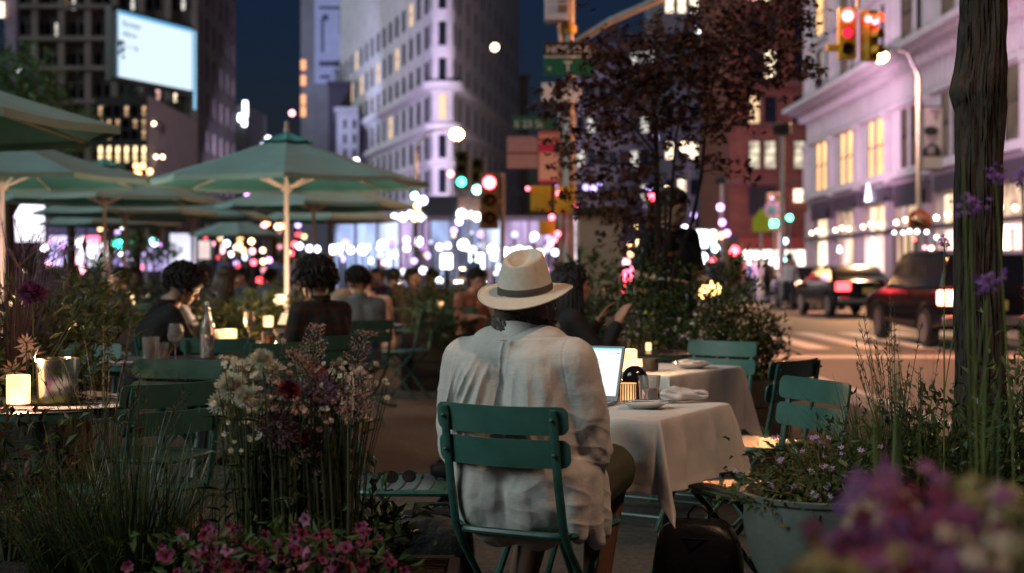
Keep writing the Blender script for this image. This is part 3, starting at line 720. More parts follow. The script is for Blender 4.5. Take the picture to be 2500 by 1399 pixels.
# ================================================================ buildings
m_wdark = mat('dark_window', (0.010, 0.013, 0.018), 0.1, spec=0.25)
m_wblue = mat('blue_grey_window', (0.018, 0.024, 0.035), 0.1, spec=0.3)
WIN = {}
def winmesh(w, h, m, sash=True):
    k = (round(w, 2), round(h, 2), m.name)
    if k not in WIN:
        b = MB(); b.add([(0, 0, 0), (w, 0, 0), (w, 0, h), (0, 0, h)], [(0, 1, 2, 3)])
        b.box((w / 2, -0.04, h * 0.52), (w - 0.02, 0.06, 0.09), mi=1)
        b.box((0.05, -0.03, h / 2), (0.1, 0.05, h - 0.02), mi=1); b.box((w - 0.05, -0.03, h / 2), (0.1, 0.05, h - 0.02), mi=1)
        me = b.mesh('window'); me.materials.append(m); me.materials.append(m_wdark)
        me.polygons.foreach_set('material_index', b.m); WIN[k] = me
    return WIN[k]
def facade(b, t, A, B, z0, z1, cols, rows, pick, depth=0.35, mi=0, limit=None, skip=None):
    """wall from A to B (seen from the left hand side of A->B turned -90) with real openings; panes are parts of t"""
    A, B = Vector((A[0], A[1], 0)), Vector((B[0], B[1], 0)); U = B - A; L = U.length; U.normalize()
    N = Vector((U.y, -U.x, 0)); rz = atan2(U.y, U.x)
    us = sorted(set([0.0, L] + [x for c in cols for x in c])); zs = sorted(set([z0, z1] + [z for r in rows for z in r]))
    def pt(u, z, d=0.0): return A + U * u - N * d + Vector((0, 0, z))
    cs = {tuple(c) for c in cols}; rs = {tuple(r) for r in rows}
    # plain strips between window rows
    zz = z0
    rsort = sorted(rs)
    for (r0, r1) in rsort:
        if r0 > zz + 1e-6: b.add([pt(0, zz), pt(L, zz), pt(L, r0), pt(0, r0)], [(0, 1, 2, 3)], mi)
        uu = 0.0
        for (c0, c1) in sorted(cs):
            if c0 > uu + 1e-6: b.add([pt(uu, r0), pt(c0, r0), pt(c0, r1), pt(uu, r1)], [(0, 1, 2, 3)], mi)
            b.add([pt(c0, r0), pt(c1, r0), pt(c1, r1), pt(c0, r1), pt(c0, r0, depth), pt(c1, r0, depth), pt(c1, r1, depth), pt(c0, r1, depth)],
                  [(0, 4, 5, 1), (1, 5, 6, 2), (2, 6, 7, 3), (3, 7, 4, 0)], mi)
            uu = c1
        if L > uu + 1e-6: b.add([pt(uu, r0), pt(L, r0), pt(L, r1), pt(uu, r1)], [(0, 1, 2, 3)], mi)
        zz = r1
    if z1 > zz + 1e-6: b.add([pt(0, zz), pt(L, zz), pt(L, z1), pt(0, z1)], [(0, 1, 2, 3)], mi)
    cnt = 0
    for j, (r0, r1) in enumerate(rsort):
        for i, (c0, c1) in enumerate(sorted(cs)):
            m = pick(i, j)
            if m is None: continue
            me = winmesh(c1 - c0, r1 - r0, m)
            o = bpy.data.objects.new('window', me); COL.objects.link(o); o.parent = t
            o.location = pt(c0, r0, depth - 0.02); o.rotation_euler.z = rz
def core(b, pts, z0, z1, mi=0):
    b.prism(pts, z0, z1, 'z', mi)
def evenly(L, n, w, m0=None):
    p = L / n
    return [(p * i + (p - w) / 2, p * i + (p + w) / 2) for i in range(n)]
def floors(z0, n, pitch, h, sill=1.0): return [(z0 + pitch * i + sill, z0 + pitch * i + sill + h) for i in range(n)]

# ---- wedge building (flat iron shaped)
m_lime = mat('pale_limestone', (0.46, 0.43, 0.45), 0.85, var=0.16, vscale=0.5, bump=0.3, bscale=1.5)
t = thing('wedge_building', 'pale wedge shaped tower with rounded prow, washed in purple light', 'building', (0, 0, 0))
prow_c = Vector((PX(1079, 153), 155.0)); pr = 1.45
Lf = Vector((-12.6, 44)).normalized(); Rf = Vector((5.2, 44)).normalized()
A_l = prow_c + Vector((-pr * 0.93, 0.1)); A_r = prow_c + Vector((pr * 0.95, 0.1))
B_l = A_l + Lf * 62; B_r = A_r + Rf * 62
b = MB(); ZT = 62
fl = [(5.6, 8.2), (9.6, 12.2), (13.4, 15.9), (17.6, 20.3)] + [(21.6 + 3.95 * k, 24.2 + 3.95 * k) for k in range(10)]
rr = random.Random(4)
m_wl_a = em('warm_window', (1.0, 0.66, 0.36), 0.75); m_wl_b = em('pale_window', (0.95, 0.9, 0.8), 0.55)
def pickf(i, j): return m_wblue if rr.random() < 0.93 else m_wl_a
facade(b, t, B_l, A_l, 0, ZT, evenly(62, 15, 2.0), fl[:7], pickf, 0.09)
b2cols = evenly(62, 15, 1.7)
facade(b, t, A_r, B_r, 0, ZT, evenly(62, 10, 1.6), fl[:8], lambda i, j: m_wdark, 0.09)
# rounded prow, with windows
N = 10
zrows = [0.0]
for (z0, z1) in fl: zrows += [z0, z1]
zrows.append(ZT)
def pp(k, rad=pr): a = pi + pi * k / N; return (prow_c.x + rad * cos(a), prow_c.y + 0.1 + rad * sin(a))
for zi in range(len(zrows) - 1):
    z0, z1 = zrows[zi], zrows[zi + 1]
    isw = zi % 2 == 1
    for k in range(N):
        x0, y0 = pp(k); x1, y1 = pp(k + 1)
        if isw and k in (1, 4, 5, 8): continue
        b.add([(x0, y0, z0), (x1, y1, z0), (x1, y1, z1), (x0, y0, z1)], [(0, 1, 2, 3)])
for j, (z0, z1) in enumerate(fl):
    for ks in ((1, 2), (4, 6), (8, 9)):
        w = MB(); x0, y0 = pp(ks[0], pr - 0.2); x1, y1 = pp(ks[1], pr - 0.2)
        w.add([(x0, y0, z0), (x1, y1, z0), (x1, y1, z1), (x0, y0, z1)], [(0, 1, 2, 3)])
        w.build('window', m_wl_a if (ks[0] == 4 and j == 3) else m_wdark, t, smooth=False)
# belt courses
def belt(z, h, out):
    pts_o = [B_l + Vector((-out, 0)), A_l + Vector((-out, 0))] + [Vector(pp(k, pr + out)) for k in range(N + 1)] + [A_r + Vector((out, 0)), B_r + Vector((out, 0))]
    vs = []; n = len(pts_o)
    pts_i = [B_l, A_l] + [Vector(pp(k, pr - 0.02)) for k in range(N + 1)] + [A_r, B_r]
    for q, i_ in zip(pts_o, pts_i):
        vs += [(q.x, q.y, z), (q.x, q.y, z + h), (i_.x, i_.y, z + h + 0.05), (i_.x, i_.y, z - 0.25)]
    fs = []
    for k in range(n - 1):
        for e in range(4):
            e2 = (e + 1) % 4
            fs.append((4 * k + e, 4 * k + 4 + e, 4 * k + 4 + e2, 4 * k + e2))
    b.add(vs, fs)
for z, h, out in ((4.7, 0.5, 0.5), (12.7, 0.35, 0.35), (16.5, 0.6, 0.7), (20.9, 0.7, 0.9)): belt(z, h, out)
core(b, [tuple(B_l + Vector((0.8, 0))), tuple(A_l + Vector((0.7, 1.6))), tuple(A_r + Vector((-0.7, 1.6))), tuple(B_r + Vector((-0.8, 0)))], 0, ZT - 0.1)
b.build('wall', m_lime, t, smooth=False)

# ---- slab with faded wall mural, left of the wedge building
m_conc = mat('grey_concrete_wall', (0.12, 0.125, 0.14), 0.9, var=0.2, vscale=0.3)
m_dk = mat('dark_brick_wall', (0.055, 0.05, 0.06), 0.9, var=0.25, vscale=0.5)
m_mural = mat('faded_mural_paint', (0.27, 0.30, 0.42), 0.9, var=0.10, vscale=0.4)
m_muralk = mat('mural_dark_paint', (0.035, 0.05, 0.075), 0.9)
m_muralo = mat('mural_ochre_paint', (0.22, 0.12, 0.05), 0.9)
Ym = 215.0
t = thing('mural_building', 'grey slab tower with a faded pale blue wall mural', 'building', (0, 0, 0))
x0, x1, x2 = PX(733, Ym), PX(765, Ym), PX(885, Ym)
b = MB(); core(b, [(x0, Ym + 0.5), (x1, Ym), (x2, Ym), (x2, Ym + 25), (x0, Ym + 25)], 0, 66)
b.build('wall', m_conc, t, smooth=False)
b = MB(); b.box(((PX(768, Ym) + PX(874, Ym)) / 2, Ym - 0.1, (PZ(205, Ym) + 66) / 2), (PX(874, Ym) - PX(768, Ym), 0.15, 66 - PZ(205, Ym)))
mu = b.build('mural', m_mural, t, smooth=False)
def mr(px0, py0, px1, py1, m, nm='mural_mark'):
    MB().box(((PX(px0, Ym) + PX(px1, Ym)) / 2, Ym - 0.2, (PZ(py0, Ym) + PZ(py1, Ym)) / 2), (PX(px1, Ym) - PX(px0, Ym), 0.04, PZ(py0, Ym) - PZ(py1, Ym))).build(nm, m, mu, smooth=False)
mr(779, 16, 872, 23, m_muralk); mr(785, 44, 791, 128, m_muralk); mr(788, 36, 802, 50, m_muralk); mr(829, 22, 841, 82, m_muralk); mr(832, 84, 837, 140, m_muralk)
mr(840, 46, 852, 58, m_muralo); mr(852, 52, 860, 62, m_muralo); mr(860, 30, 868, 92, m_muralo); mr(779, 150, 874, 162, m_muralk); mr(782, 184, 806, 192, m_muralk); mr(812, 172, 866, 176, m_muralk)
m_orwin = em('orange_window', (1.0, 0.42, 0.2), 1.0)
for py in (158, 196, 243, 272): 
    MB().box((PX(740, Ym) , Ym + 0.3, PZ(py, Ym)), (0.7, 0.3, 1.5)).build('window', m_orwin, t, smooth=False)
t = thing('dark_backdrop_building', 'dark purple windowless block under the wall mural', 'building', (0, 0, 0))
b = MB(); core(b, [(PX(802, 205), 205), (PX(872, 205), 205), (PX(872, 205), 212), (PX(802, 205), 212)], 0, PZ(206, 205)); b.box((PX(837, 205), 205, PZ(206, 205) + 0.2), (PX(872, 205) - PX(802, 205) + 0.4, 1, 0.5))
b.build('wall', mat('purple_black_wall', (0.028, 0.024, 0.04), 0.9, var=0.2, vscale=0.4), t, smooth=False)
t = thing('cornice_building', 'low grey block with corner cornice between mural and wedge tower', 'building', (0, 0, 0))
Yc = 190
cA = (PX(792, Yc), Yc + 14); cB = (PX(822, Yc), Yc); cC = (PX(875, Yc), Yc)
b = MB(); core(b, [(cA[0] + 0.4, cA[1] + 0.4), (cB[0] + 0.4, cB[1] + 0.5), (cC[0], cC[1] + 0.5), (cC[0], Yc + 14)], 0, PZ(268, Yc))
rows = [(PZ(py + 22, Yc), PZ(py, Yc)) for py in (292, 328, 364, 400)]
facade(b, t, cB, cC, 0, PZ(266, Yc), [(0.9, 1.3), (2.15, 2.6)], rows, lambda i, j: m_wdark, 0.2)
facade(b, t, cA, cB, 0, PZ(266, Yc), [(3, 4.2), (8, 9.2)], rows, lambda i, j: m_wdark, 0.2)
b.prism([(cA[0] - 0.5, cA[1]), (cB[0] - 0.3, cB[1] - 0.5), (cC[0], cC[1] - 0.5), (cC[0], cC[1] + 2), (cA[0], cA[1] + 2)], PZ(273, Yc), PZ(262, Yc), 'z')
b.build('wall', mat('mid_grey_stone', (0.17, 0.165, 0.18), 0.9, var=0.15, vscale=0.5), t, smooth=False)

# ---- left tower
m_tow = mat('dark_tower_masonry', (0.11, 0.095, 0.09), 0.85, var=0.3, vscale=0.25)
m_towp = mat('tower_pier_masonry', (0.20, 0.165, 0.155), 0.85, var=0.3, vscale=0.25)
Yt = 120
t = thing('office_tower', 'dark piered office tower rising behind the bright screen', 'building', (0, 0, 0))
xa, xb = PX(25, Yt), PX(478, Yt); xc, yc = PX(575, Yt + 22), Yt + 22
L = xb - xa
b = MB(); rr = random.Random(12)
wl = [em('warm_window', (1, .66, .36), .75), em('pale_window', (1, .9, .7), .8), em('bright_warm_window', (1.0, 0.8, 0.55), 1.6), em('rose_window', (1.0, 0.55, 0.5), 1.0)]
def pickt(i, j):
    r = rr.random()
    return m_wdark if r < 0.5 else (m_wblue if r < 0.72 else rr.choice(wl))
rowst = floors(6.5, 5, 3.6, 2.3)
facade(b, t, (xa, Yt), (xb, Yt), 0, 48, evenly(L, 22, 0.50), floors(4.0, 15, 2.6, 1.5), lambda i, j: ((m_wdark if rr.random() < 0.62 else rr.choice(wl)) if i > 12 else (m_wdark if rr.random() < 0.93 else rr.choice(wl[:2]))), 0.12)
facade(b, t, (xb, Yt), (xc, yc), 0, 48, evenly(hypot(xc - xb, 22), 6, 1.5), floors(4.0, 12, 3.25, 2.1), lambda i, j: m_wdark if rr.random() < 0.90 else rr.choice(wl), 0.35)
for k in range(8):
    x = xa + L * k / 7
    b.box((x, Yt - 0.3, 24), (0.55, 0.6, 47.8), mi=1)
for z in (7.2, 10.3, 15.4, 18.2, 20.7, 23.4, 26.0): b.box(((xa + xb) / 2 - L * 0.22, Yt - 0.5, z), (L * 0.52, 0.5, 0.4), mi=1)
core(b, [(xa + 0.2, Yt + 0.6), (xb - 0.1, Yt + 0.6), (xc - 0.5, yc), (xa, yc + 6)], 0, 47.8)
b.build('wall', [m_tow, m_towp], t, smooth=False)
t = thing('distant_tower', 'dark narrow tower edge with cool lights right of the screen tower', 'building', (0, 0, 0))
Yd = 165
b = MB(); core(b, [(PX(560, Yd), Yd), (PX(600, Yd), Yd), (PX(606, Yd), Yd + 12), (PX(560, Yd), Yd + 12)], 0, PZ(255, Yd)); b.build('wall', m_dk, t, smooth=False)
m_cool = em('cool_white_lamp', (0.75, 0.9, 1.0), 5.0)
for px, py, h in ((600, 267, 1.8), (588, 288, 0.8), (598, 300, 0.8)):
    MB().box((PX(px, Yd), Yd - 0.3, PZ(py, Yd)), (0.45, 0.3, h)).build('rooftop_light', m_cool, t, smooth=False)
t = thing('lilac_slab', 'narrow lilac lit building edge in the photo\'s top corner', 'building', (0, 0, 0))
Yl = 95
b = MB(); core(b, [(PX(13, Yl), Yl), (PX(39, Yl), Yl), (PX(39, Yl), Yl + 0.6), (PX(13, Yl), Yl + 0.6)], 0, 26); b.build('wall', mat('lilac_render', (0.32, 0.25, 0.36), 0.9), t, smooth=False)  # lilac is the wall's even base colour
MB().box((PX(3, Yl), Yl - 0.2, PZ(25, Yl)), (0.5, 0.2, 1.0)).build('window', wl[2], t, smooth=False)

# ---- low building with lit floors and grey flank, billboard on its roof
Yb = 82
t = thing('glass_corner_building', 'low corner block with warm lit glass floors and plain grey flank', 'building', (0, 0, 0))
b = MB(); xg0, xg1 = PX(232, Yb), PX(360, Yb); xg2 = PX(483, Yb + 14)
rr = random.Random(5)
m_shopw = em('warm_lit_interior', (1.0, 0.70, 0.36), 1.5, var=0.95, vscale=2.6, stretch=(1, 1, 0.6))
m_shopd = em('dim_lit_interior', (1.0, 0.62, 0.36), 0.45, var=1.0, vscale=2.4)
zr = [(PZ(py1, Yb), PZ(py0, Yb)) for py0, py1 in ((258, 284), (292, 312), (318, 340), (356, 396), (404, 430))]
facade(b, t, (xg0, Yb), (xg1, Yb), 0, PZ(236, Yb), evenly(xg1 - xg0, 6, (xg1 - xg0) / 6 - 0.1), zr, lambda i, j: (m_shopw if j in (1,) else (m_shopd if rr.random() < 0.55 else m_wdark)), 0.25, mi=0)
gz = [(PZ(py1, Yb + 1), PZ(py0, Yb + 1)) for py0, py1 in ((288, 318), (358, 390))]
facade(b, t, (xg1, Yb), (xg2, Yb + 14), 0, PZ(232, Yb), [(1.1, 4.4)], gz, lambda i, j: m_wdark, 0.3, mi=1)
for k, (px, py) in enumerate(((376, 302), (381, 383), (397, 383))):
    b3 = MB(); b3.ball((PX(px, Yb + 1.5), Yb + 1.5, PZ(py, Yb + 1.5)), 0.11, 10, 8); b3.build('ceiling_lamp', em('warm_globe', (1.0, 0.7, 0.4), 7), t)
core(b, [(xg0, Yb + 0.4), (xg1 - 0.2, Yb + 0.5), (xg2 - 0.3, Yb + 14), (xg0, Yb + 14)], 0, PZ(236, Yb) - 0.05, mi=1)
b.build('wall', [mat('black_mullion_wall', (0.02, 0.02, 0.022), 0.5), mat('flank_render', (0.36, 0.33, 0.38), 0.9, var=0.1, vscale=0.6)], t, smooth=False)
# roof plants lit by the screen, one thing
t = thing('billboard', 'huge glowing white and blue advertising screen on the roof', 'billboard', (0, 0, 0))
Bs = 86
c00 = Vector((PX(287, Bs), Bs, PZ(186, Bs))); c10 = Vector((PX(470, Bs + 7), Bs + 7, PZ(210, Bs + 7)))
c01 = Vector((PX(293, Bs), Bs, PZ(24, Bs))); c11 = Vector((PX(470, Bs + 7), Bs + 7, PZ(46, Bs + 7)))
U_ = (c10 - c00); U_.z = 0; wB = U_.length; U_.normalize(); nB = Vector((U_.y, -U_.x, 0))
hB = c01.z - c00.z; rzB = atan2(U_.y, U_.x)
m_scr = em('screen_white', (0.72, 0.88, 1.0), 0.72, sample=True)
def bq(b, u0, v0, u1, v1, off, mi=0):
    b.add([c00 + U_ * u + Vector((0, 0, v)) + nB * off for u, v in ((u0, v0), (u1, v0), (u1, v1), (u0, v1))], [(0, 1, 2, 3)], mi)
b = MB(); bq(b, 0, 0, wB, hB, 0.0); b.build('screen', m_scr, t, smooth=False)
b = MB(); bq(b, 0, hB - 0.22, wB, hB, 0.02); bq(b, 0, 0, 0.1, hB - 0.22, 0.02); b.build('screen_blue_border', em('screen_blue', (0.15, 0.50, 0.85), 0.6), t, smooth=False)
b = MB(); bq(b, wB + 0.05, -1.2, wB + 0.32, hB - 0.1, 0.05); b.build('edge_light', em('screen_edge', (0.30, 0.68, 1.0), 0.7), t, smooth=False)
b = MB(); b.box((0, 0, 0), (wB + 0.7, 0.5, hB + 0.5)); fo = b.build('frame', m_dsteel, t, smooth=False); ctr = c00 + U_ * (wB / 2) + Vector((0, 0, hB / 2)) - nB * 0.4; fo.location = ctr; fo.rotation_euler.z = rzB
for k in (0.2, 0.5, 0.8):
    q = c00 + U_ * wB * k - nB * 0.5
    MB().tube([(q.x, q.y, PZ(236, Yb)), (q.x, q.y, c00.z + 1)], 0.12, 8).build('support_leg', m_dsteel, t)
m_mark = mat('billboard_ink', (0.02, 0.05, 0.09), 0.6); m_faint = em('billboard_faint_ink', (0.16, 0.42, 0.65), 0.34)
def bt(nm, body, u, v, size, m): text(nm, body, size, m, t, Matrix.Translation(c00 + U_ * u + Vector((0, 0, v)) + nB * 0.05) @ Matrix.Rotation(rzB, 4, 'Z') @ Matrix.Rotation(pi / 2, 4, 'X'), 0.01)
bt('lettering', 'former', 0.42, hB * 0.77, 0.62, m_faint); bt('lettering', 'silence', 0.42, hB * 0.63, 0.5, m_faint)
b = MB()
for (u0, v0, u1, v1) in ((0.0, .49, .36, .55), (0.0, .44, .16, .49), (.16, .38, .37, .45), (0, .33, .16, .40), (.22, .28, .37, .33)): bq(b, u0 * 1.7, hB * v0, u1 * 1.7, hB * v1, 0.04)
b.build('dark_mark', m_mark, t, smooth=False)
b = MB(); bq(b, 0.4, hB * .487, 1.75, hB * .493, 0.04); bq(b, 0.5, hB * .455, 1.7, hB * .460, 0.04); bq(b, 1.68, hB * .435, 1.86, hB * .50, 0.04); b.build('thin_mark', em('billboard_blue_ink', (0.1, 0.25, 0.4), 0.5), t, smooth=False)
m_leafcool = mat('roof_leaf', (0.06, 0.10, 0.06), 0.7)
t = thing('roof_hedge', 'row of rooftop shrubs lit blue by the bright screen', 'hedge', (0, 0, 0))
b = MB(); rr = random.Random(9)
for k in range(700):
    u = rr.random(); q = Vector((PX(300 + 165 * u, Bs - 2 + 8 * u), Bs - 2.5 + 7 * u, PZ(238, Yb))) + Vector((rr.gauss(0, .2), rr.gauss(0, .3), rr.random() * (0.4 + 0.5 * abs(sin(u * 9)))))
    b.leaf(q, (rr.gauss(0, 1), rr.gauss(0, 1), rr.random()), (rr.gauss(0, 1), 0, 1), 0.28, 0.12)
b.build('foliage', m_leafcool, t, smooth=False)

# ---- dark slab right of the wedge building, and hazy blocks behind the maple
def block(label, px0, px1, ptop, Y, m, depth=14, cols=0, rows=0, pick=None, ww=0.9, wh=1.6, pitch=3.6, name='office_block', z0=4.0):
    t = thing(name, label, 'building', (0, 0, 0)); b = MB()
    xa, xb = PX(px0, Y), PX(px1, Y); zt = PZ(ptop, Y)
    if cols:
        facade(b, t, (xa, Y), (xb, Y), 0, zt, evenly(xb - xa, cols, ww), floors(z0, rows, pitch, wh), pick, 0.3)
        core(b, [(xa, Y + 0.5), (xb, Y + 0.5), (xb, Y + depth), (xa, Y + depth)], 0, zt - 0.1)
    else: core(b, [(xa, Y), (xb, Y), (xb, Y + depth), (xa, Y + depth)], 0, zt)
    b.box(((xa + xb) / 2, Y - 0.1, zt + 0.2), (xb - xa + 0.5, 1.0, 0.6))
    b.build('wall', m, t, smooth=False); return t
block('near black tower slab right of the purple wedge tower', 1212, 1262, -300, 225, mat('near_black_wall', (0.05, 0.045, 0.04), 0.9, var=0.3, vscale=0.3))  # one dark base tone with random variation
block('grey ornamented tower beside the strip of night sky', 1240, 1290, 190, 240, mat('grey_olive_stone', (0.13, 0.125, 0.11), 0.9, var=0.3, vscale=0.3))
rr = random.Random(31)
block('dusky lilac office block behind the dark maple tree', 1405, 1640, 120, 150, mat('dusk_lilac_stone', (0.11, 0.10, 0.145), 0.9, var=0.2, vscale=0.3), 20, 9, 6, lambda i, j: m_wblue if rr.random() < 0.9 else wl[1])
block('tall grey block with bright top windows above the maple', 1620, 1800, -160, 140, mat('steel_grey_stone', (0.15, 0.145, 0.17), 0.9, var=0.2, vscale=0.3), 20, 6, 9, lambda i, j: (m_wblue if rr.random() < 0.85 else wl[2]) if j < 6 else wl[2])
# ---- red brick building
m_brick = mat('red_brick', (0.15, 0.045, 0.026), 0.9, var=0.3, vscale=1.2, bump=0.3, bscale=12)
Yr = 112
t = thing('red_brick_building', 'red brick building with arched lit windows next to the white one', 'building', (0, 0, 0))
xa, xb = PX(1782, Yr), PX(1990, Yr)
def pz(p): return PZ(p, Yr)
b = MB()
wcols = [(PX(a, Yr) - xa, PX(c, Yr) - xa) for a, c in ((1828, 1858), (1866, 1897), (1938, 1968))]
wr = [(pz(410), pz(345)), (pz(300), pz(235)), (pz(190), pz(125)), (pz(90), pz(28)), (pz(0), pz(-60))]
rr = random.Random(2)
facade(b, t, (xa, Yr), (xb, Yr), pz(575), pz(-120), wcols, wr, lambda i, j: em('pale_arch_window', (1.0, 0.88, 0.62), 0.5, var=0.9, vscale=0.9) if j == 0 else (m_wdark if rr.random() < 0.7 else rr.choice(wl)), 0.3)
for c0, c1 in wcols:   # arched heads
    for (r0, r1) in wr[:3]:
        cx = xa + (c0 + c1) / 2; rd = (c1 - c0) / 2
        pts = [(cx + (rd + 0.18) * cos(a * pi / 10), r1 - 0.15 + (rd * 0.75 + 0.18) * sin(a * pi / 10)) for a in range(11)]
        pts += [(cx + rd * cos(a * pi / 10), r1 - 0.15 + rd * 0.75 * sin(a * pi / 10)) for a in range(10, -1, -1)]
        b.prism(pts, Yr - 0.1, Yr - 0.01, 'y', 1)
        b.box((cx, Yr - 0.08, r0 - 0.12), (2 * rd + 0.4, 0.16, 0.22), mi=1)
for p in (445, 205, 110, 15): b.box(((xa + xb) / 2, Yr - 0.2, pz(p)), (xb - xa + 0.2, 0.38, 0.35), mi=1)
core(b, [(xa, Yr + 0.5), (xb, Yr + 0.5), (xb, Yr + 18), (xa, Yr + 18)], 0, pz(-118), 0)
b.box(((xa + xb) / 2, Yr - 0.15, pz(578) / 2), (xb - xa, 0.7, pz(578)), mi=2)
b.build('wall', [m_brick, mat('brownstone_trim', (0.13, 0.055, 0.04), 0.9), mat('charcoal_shopfront', (0.02, 0.02, 0.025), 0.5)], t, smooth=False)
MB().box((PX(1860, Yr), Yr - 0.3, pz(490)), (2.2, 0.1, 2.2)).build('window', m_wdark, t, smooth=False)
MB().box((PX(1955, Yr), Yr - 0.3, pz(478)), (1.2, 0.1, 1.0)).build('window', wl[2], t, smooth=False)
m_shopbright = em('bright_shop_interior', (1.0, 0.90, 0.78), 2.0, var=0.8, vscale=0.8)
MB().box((PX(1885, Yr), Yr - 0.55, pz(642)), (PX(1970, Yr) - PX(1800, Yr), 0.1, 2.4)).build('shop_window', m_shopbright, t, smooth=False)
b = MB(); b.prism([(Yr - 0.5, pz(578)), (Yr - 2.0, pz(606)), (Yr - 2.0, pz(612)), (Yr - 0.5, pz(600))], PX(1800, Yr), PX(1968, Yr), 'x'); b.build('awning', mat('red_awning', (0.30, 0.05, 0.04), 0.8), t, smooth=False)

# ---- long white building along the street
m_white = mat('white_painted_iron', (0.52, 0.47, 0.48), 0.7, var=0.10, vscale=0.7, bump=0.15, bscale=3)
XW = 22.5
t = thing('white_cornice_building', 'long white cast iron building with lit shopfronts and heavy cornice', 'building', (0, 0, 0))
b = MB(); Yend = 108.6
def wy(px): return XW * F / (px - 1250)
bays = [(105.4, 99.6), (97.7, 91.9), (90.1, 84.3), (82.4, 76.6), (74.7, 68.9), (67.0, 61.2), (59.3, 53.5), (51.6, 45.8)]
cols = []
for (y0, y1) in bays: cols.append((Yend - y0, Yend - y1))
m_lit_curtain = em('lit_curtain_window', (1.0, 0.50, 0.19), 1.5, var=0.6, vscale=0.9, stretch=(0.2, 2.2, 0.12))
m_dimwin = em('dim_tan_window', (0.6, 0.42, 0.28), 0.075, var=0.6, vscale=0.8)
# second floor windows: three lights per bay
c3 = []
for (u0, u1) in cols:
    w = (u1 - u0)
    c3 += [(u0, u0 + w * 0.27), (u0 + w * 0.33, u0 + w * 0.67), (u0 + w * 0.73, u1)]
rr = random.Random(6)
def pick2(i, j):
    bay = i // 3
    return m_lit_curtain if bay in (0, 1, 2) else (m_dimwin if bay in (3, 4) else (m_lit_curtain if bay == 6 else m_dimwin))
facade(b, t, (XW, Yend), (XW, 40), 6.6, 10.7, c3, [(7.1, 10.5)], pick2, 0.12)
facade(b, t, (XW, Yend), (XW, 40), 13.4, 34, [(u0 + k * (u1 - u0) * 0.55, u0 + k * (u1 - u0) * 0.55 + (u1 - u0) * 0.42) for (u0, u1) in cols for k in (0, 1)],
       [(14.4, 17.4), (18.5, 21.6), (22.7, 25.7)], lambda i, j: (m_lit_curtain if (j == 1 and i in (0, 1)) or (j == 2 and i in (6, 7)) else (m_dimwin if rr.random() < 0.5 else m_wdark)), 0.12)
b.add([(XW, Yend, 10.7), (XW, 40, 10.7), (XW, 40, 13.4), (XW, Yend, 13.4)], [(0, 1, 2, 3)])
# frieze panels
y = Yend - 0.9
while y > 41:
    b.box((XW - 0.06, y, 11.65), (0.14, 0.55, 1.25)); y -= 0.98
b.box((XW - 0.12, (Yend + 40) / 2, 10.75), (0.3, Yend - 40 + 0.4, 0.28))
# cornice in three steps, with brackets
for z, h, out in ((12.7, 0.3, 0.5), (13.0, 0.25, 1.0), (13.25, 0.35, 1.45)):
    b.box((XW + 0.3 - out / 2 - 0.15, (Yend + 40) / 2 + out / 2, z + h / 2), (out + 0.6, Yend - 40 + out, h))
y = Yend - 0.6
while y > 41:
    b.box((XW - 0.35, y, 12.55), (0.7, 0.28, 0.42)); y -= 1.2
# piers
for k in range(9):
    yy = 107.6 - 7.7 * k + (0.55 if k == 0 else 0)
    b.box((XW - 0.16, min(yy, Yend - 0.55), 8.5), (0.32, 0.95, 4.2)); b.box((XW - 0.22, min(yy, Yend - 0.55), 10.45), (0.5, 1.15, 0.3))
    b.box((XW - 0.14, min(yy, Yend - 0.5), 23.8), (0.28, 0.8, 20.4))
b.box((XW - 0.15, (Yend + 40) / 2, 6.75), (0.4, Yend - 40, 0.4)); b.box((XW - 0.1, (Yend + 40) / 2, 18.0), (0.3, Yend - 40, 0.25)); b.box((XW - 0.1, (Yend + 40) / 2, 22.1), (0.3, Yend - 40, 0.25))
core(b, [(XW + 0.6, 40), (XW + 20, 40), (XW + 20, Yend), (XW + 0.6, Yend)], 0, 33.9)
b.add([(XW, Yend, 6.6), (XW + 0.6, Yend, 6.6), (XW + 0.6, Yend, 34), (XW, Yend, 34)], [(0, 1, 2, 3)])
b.build('wall', m_white, t, smooth=False)
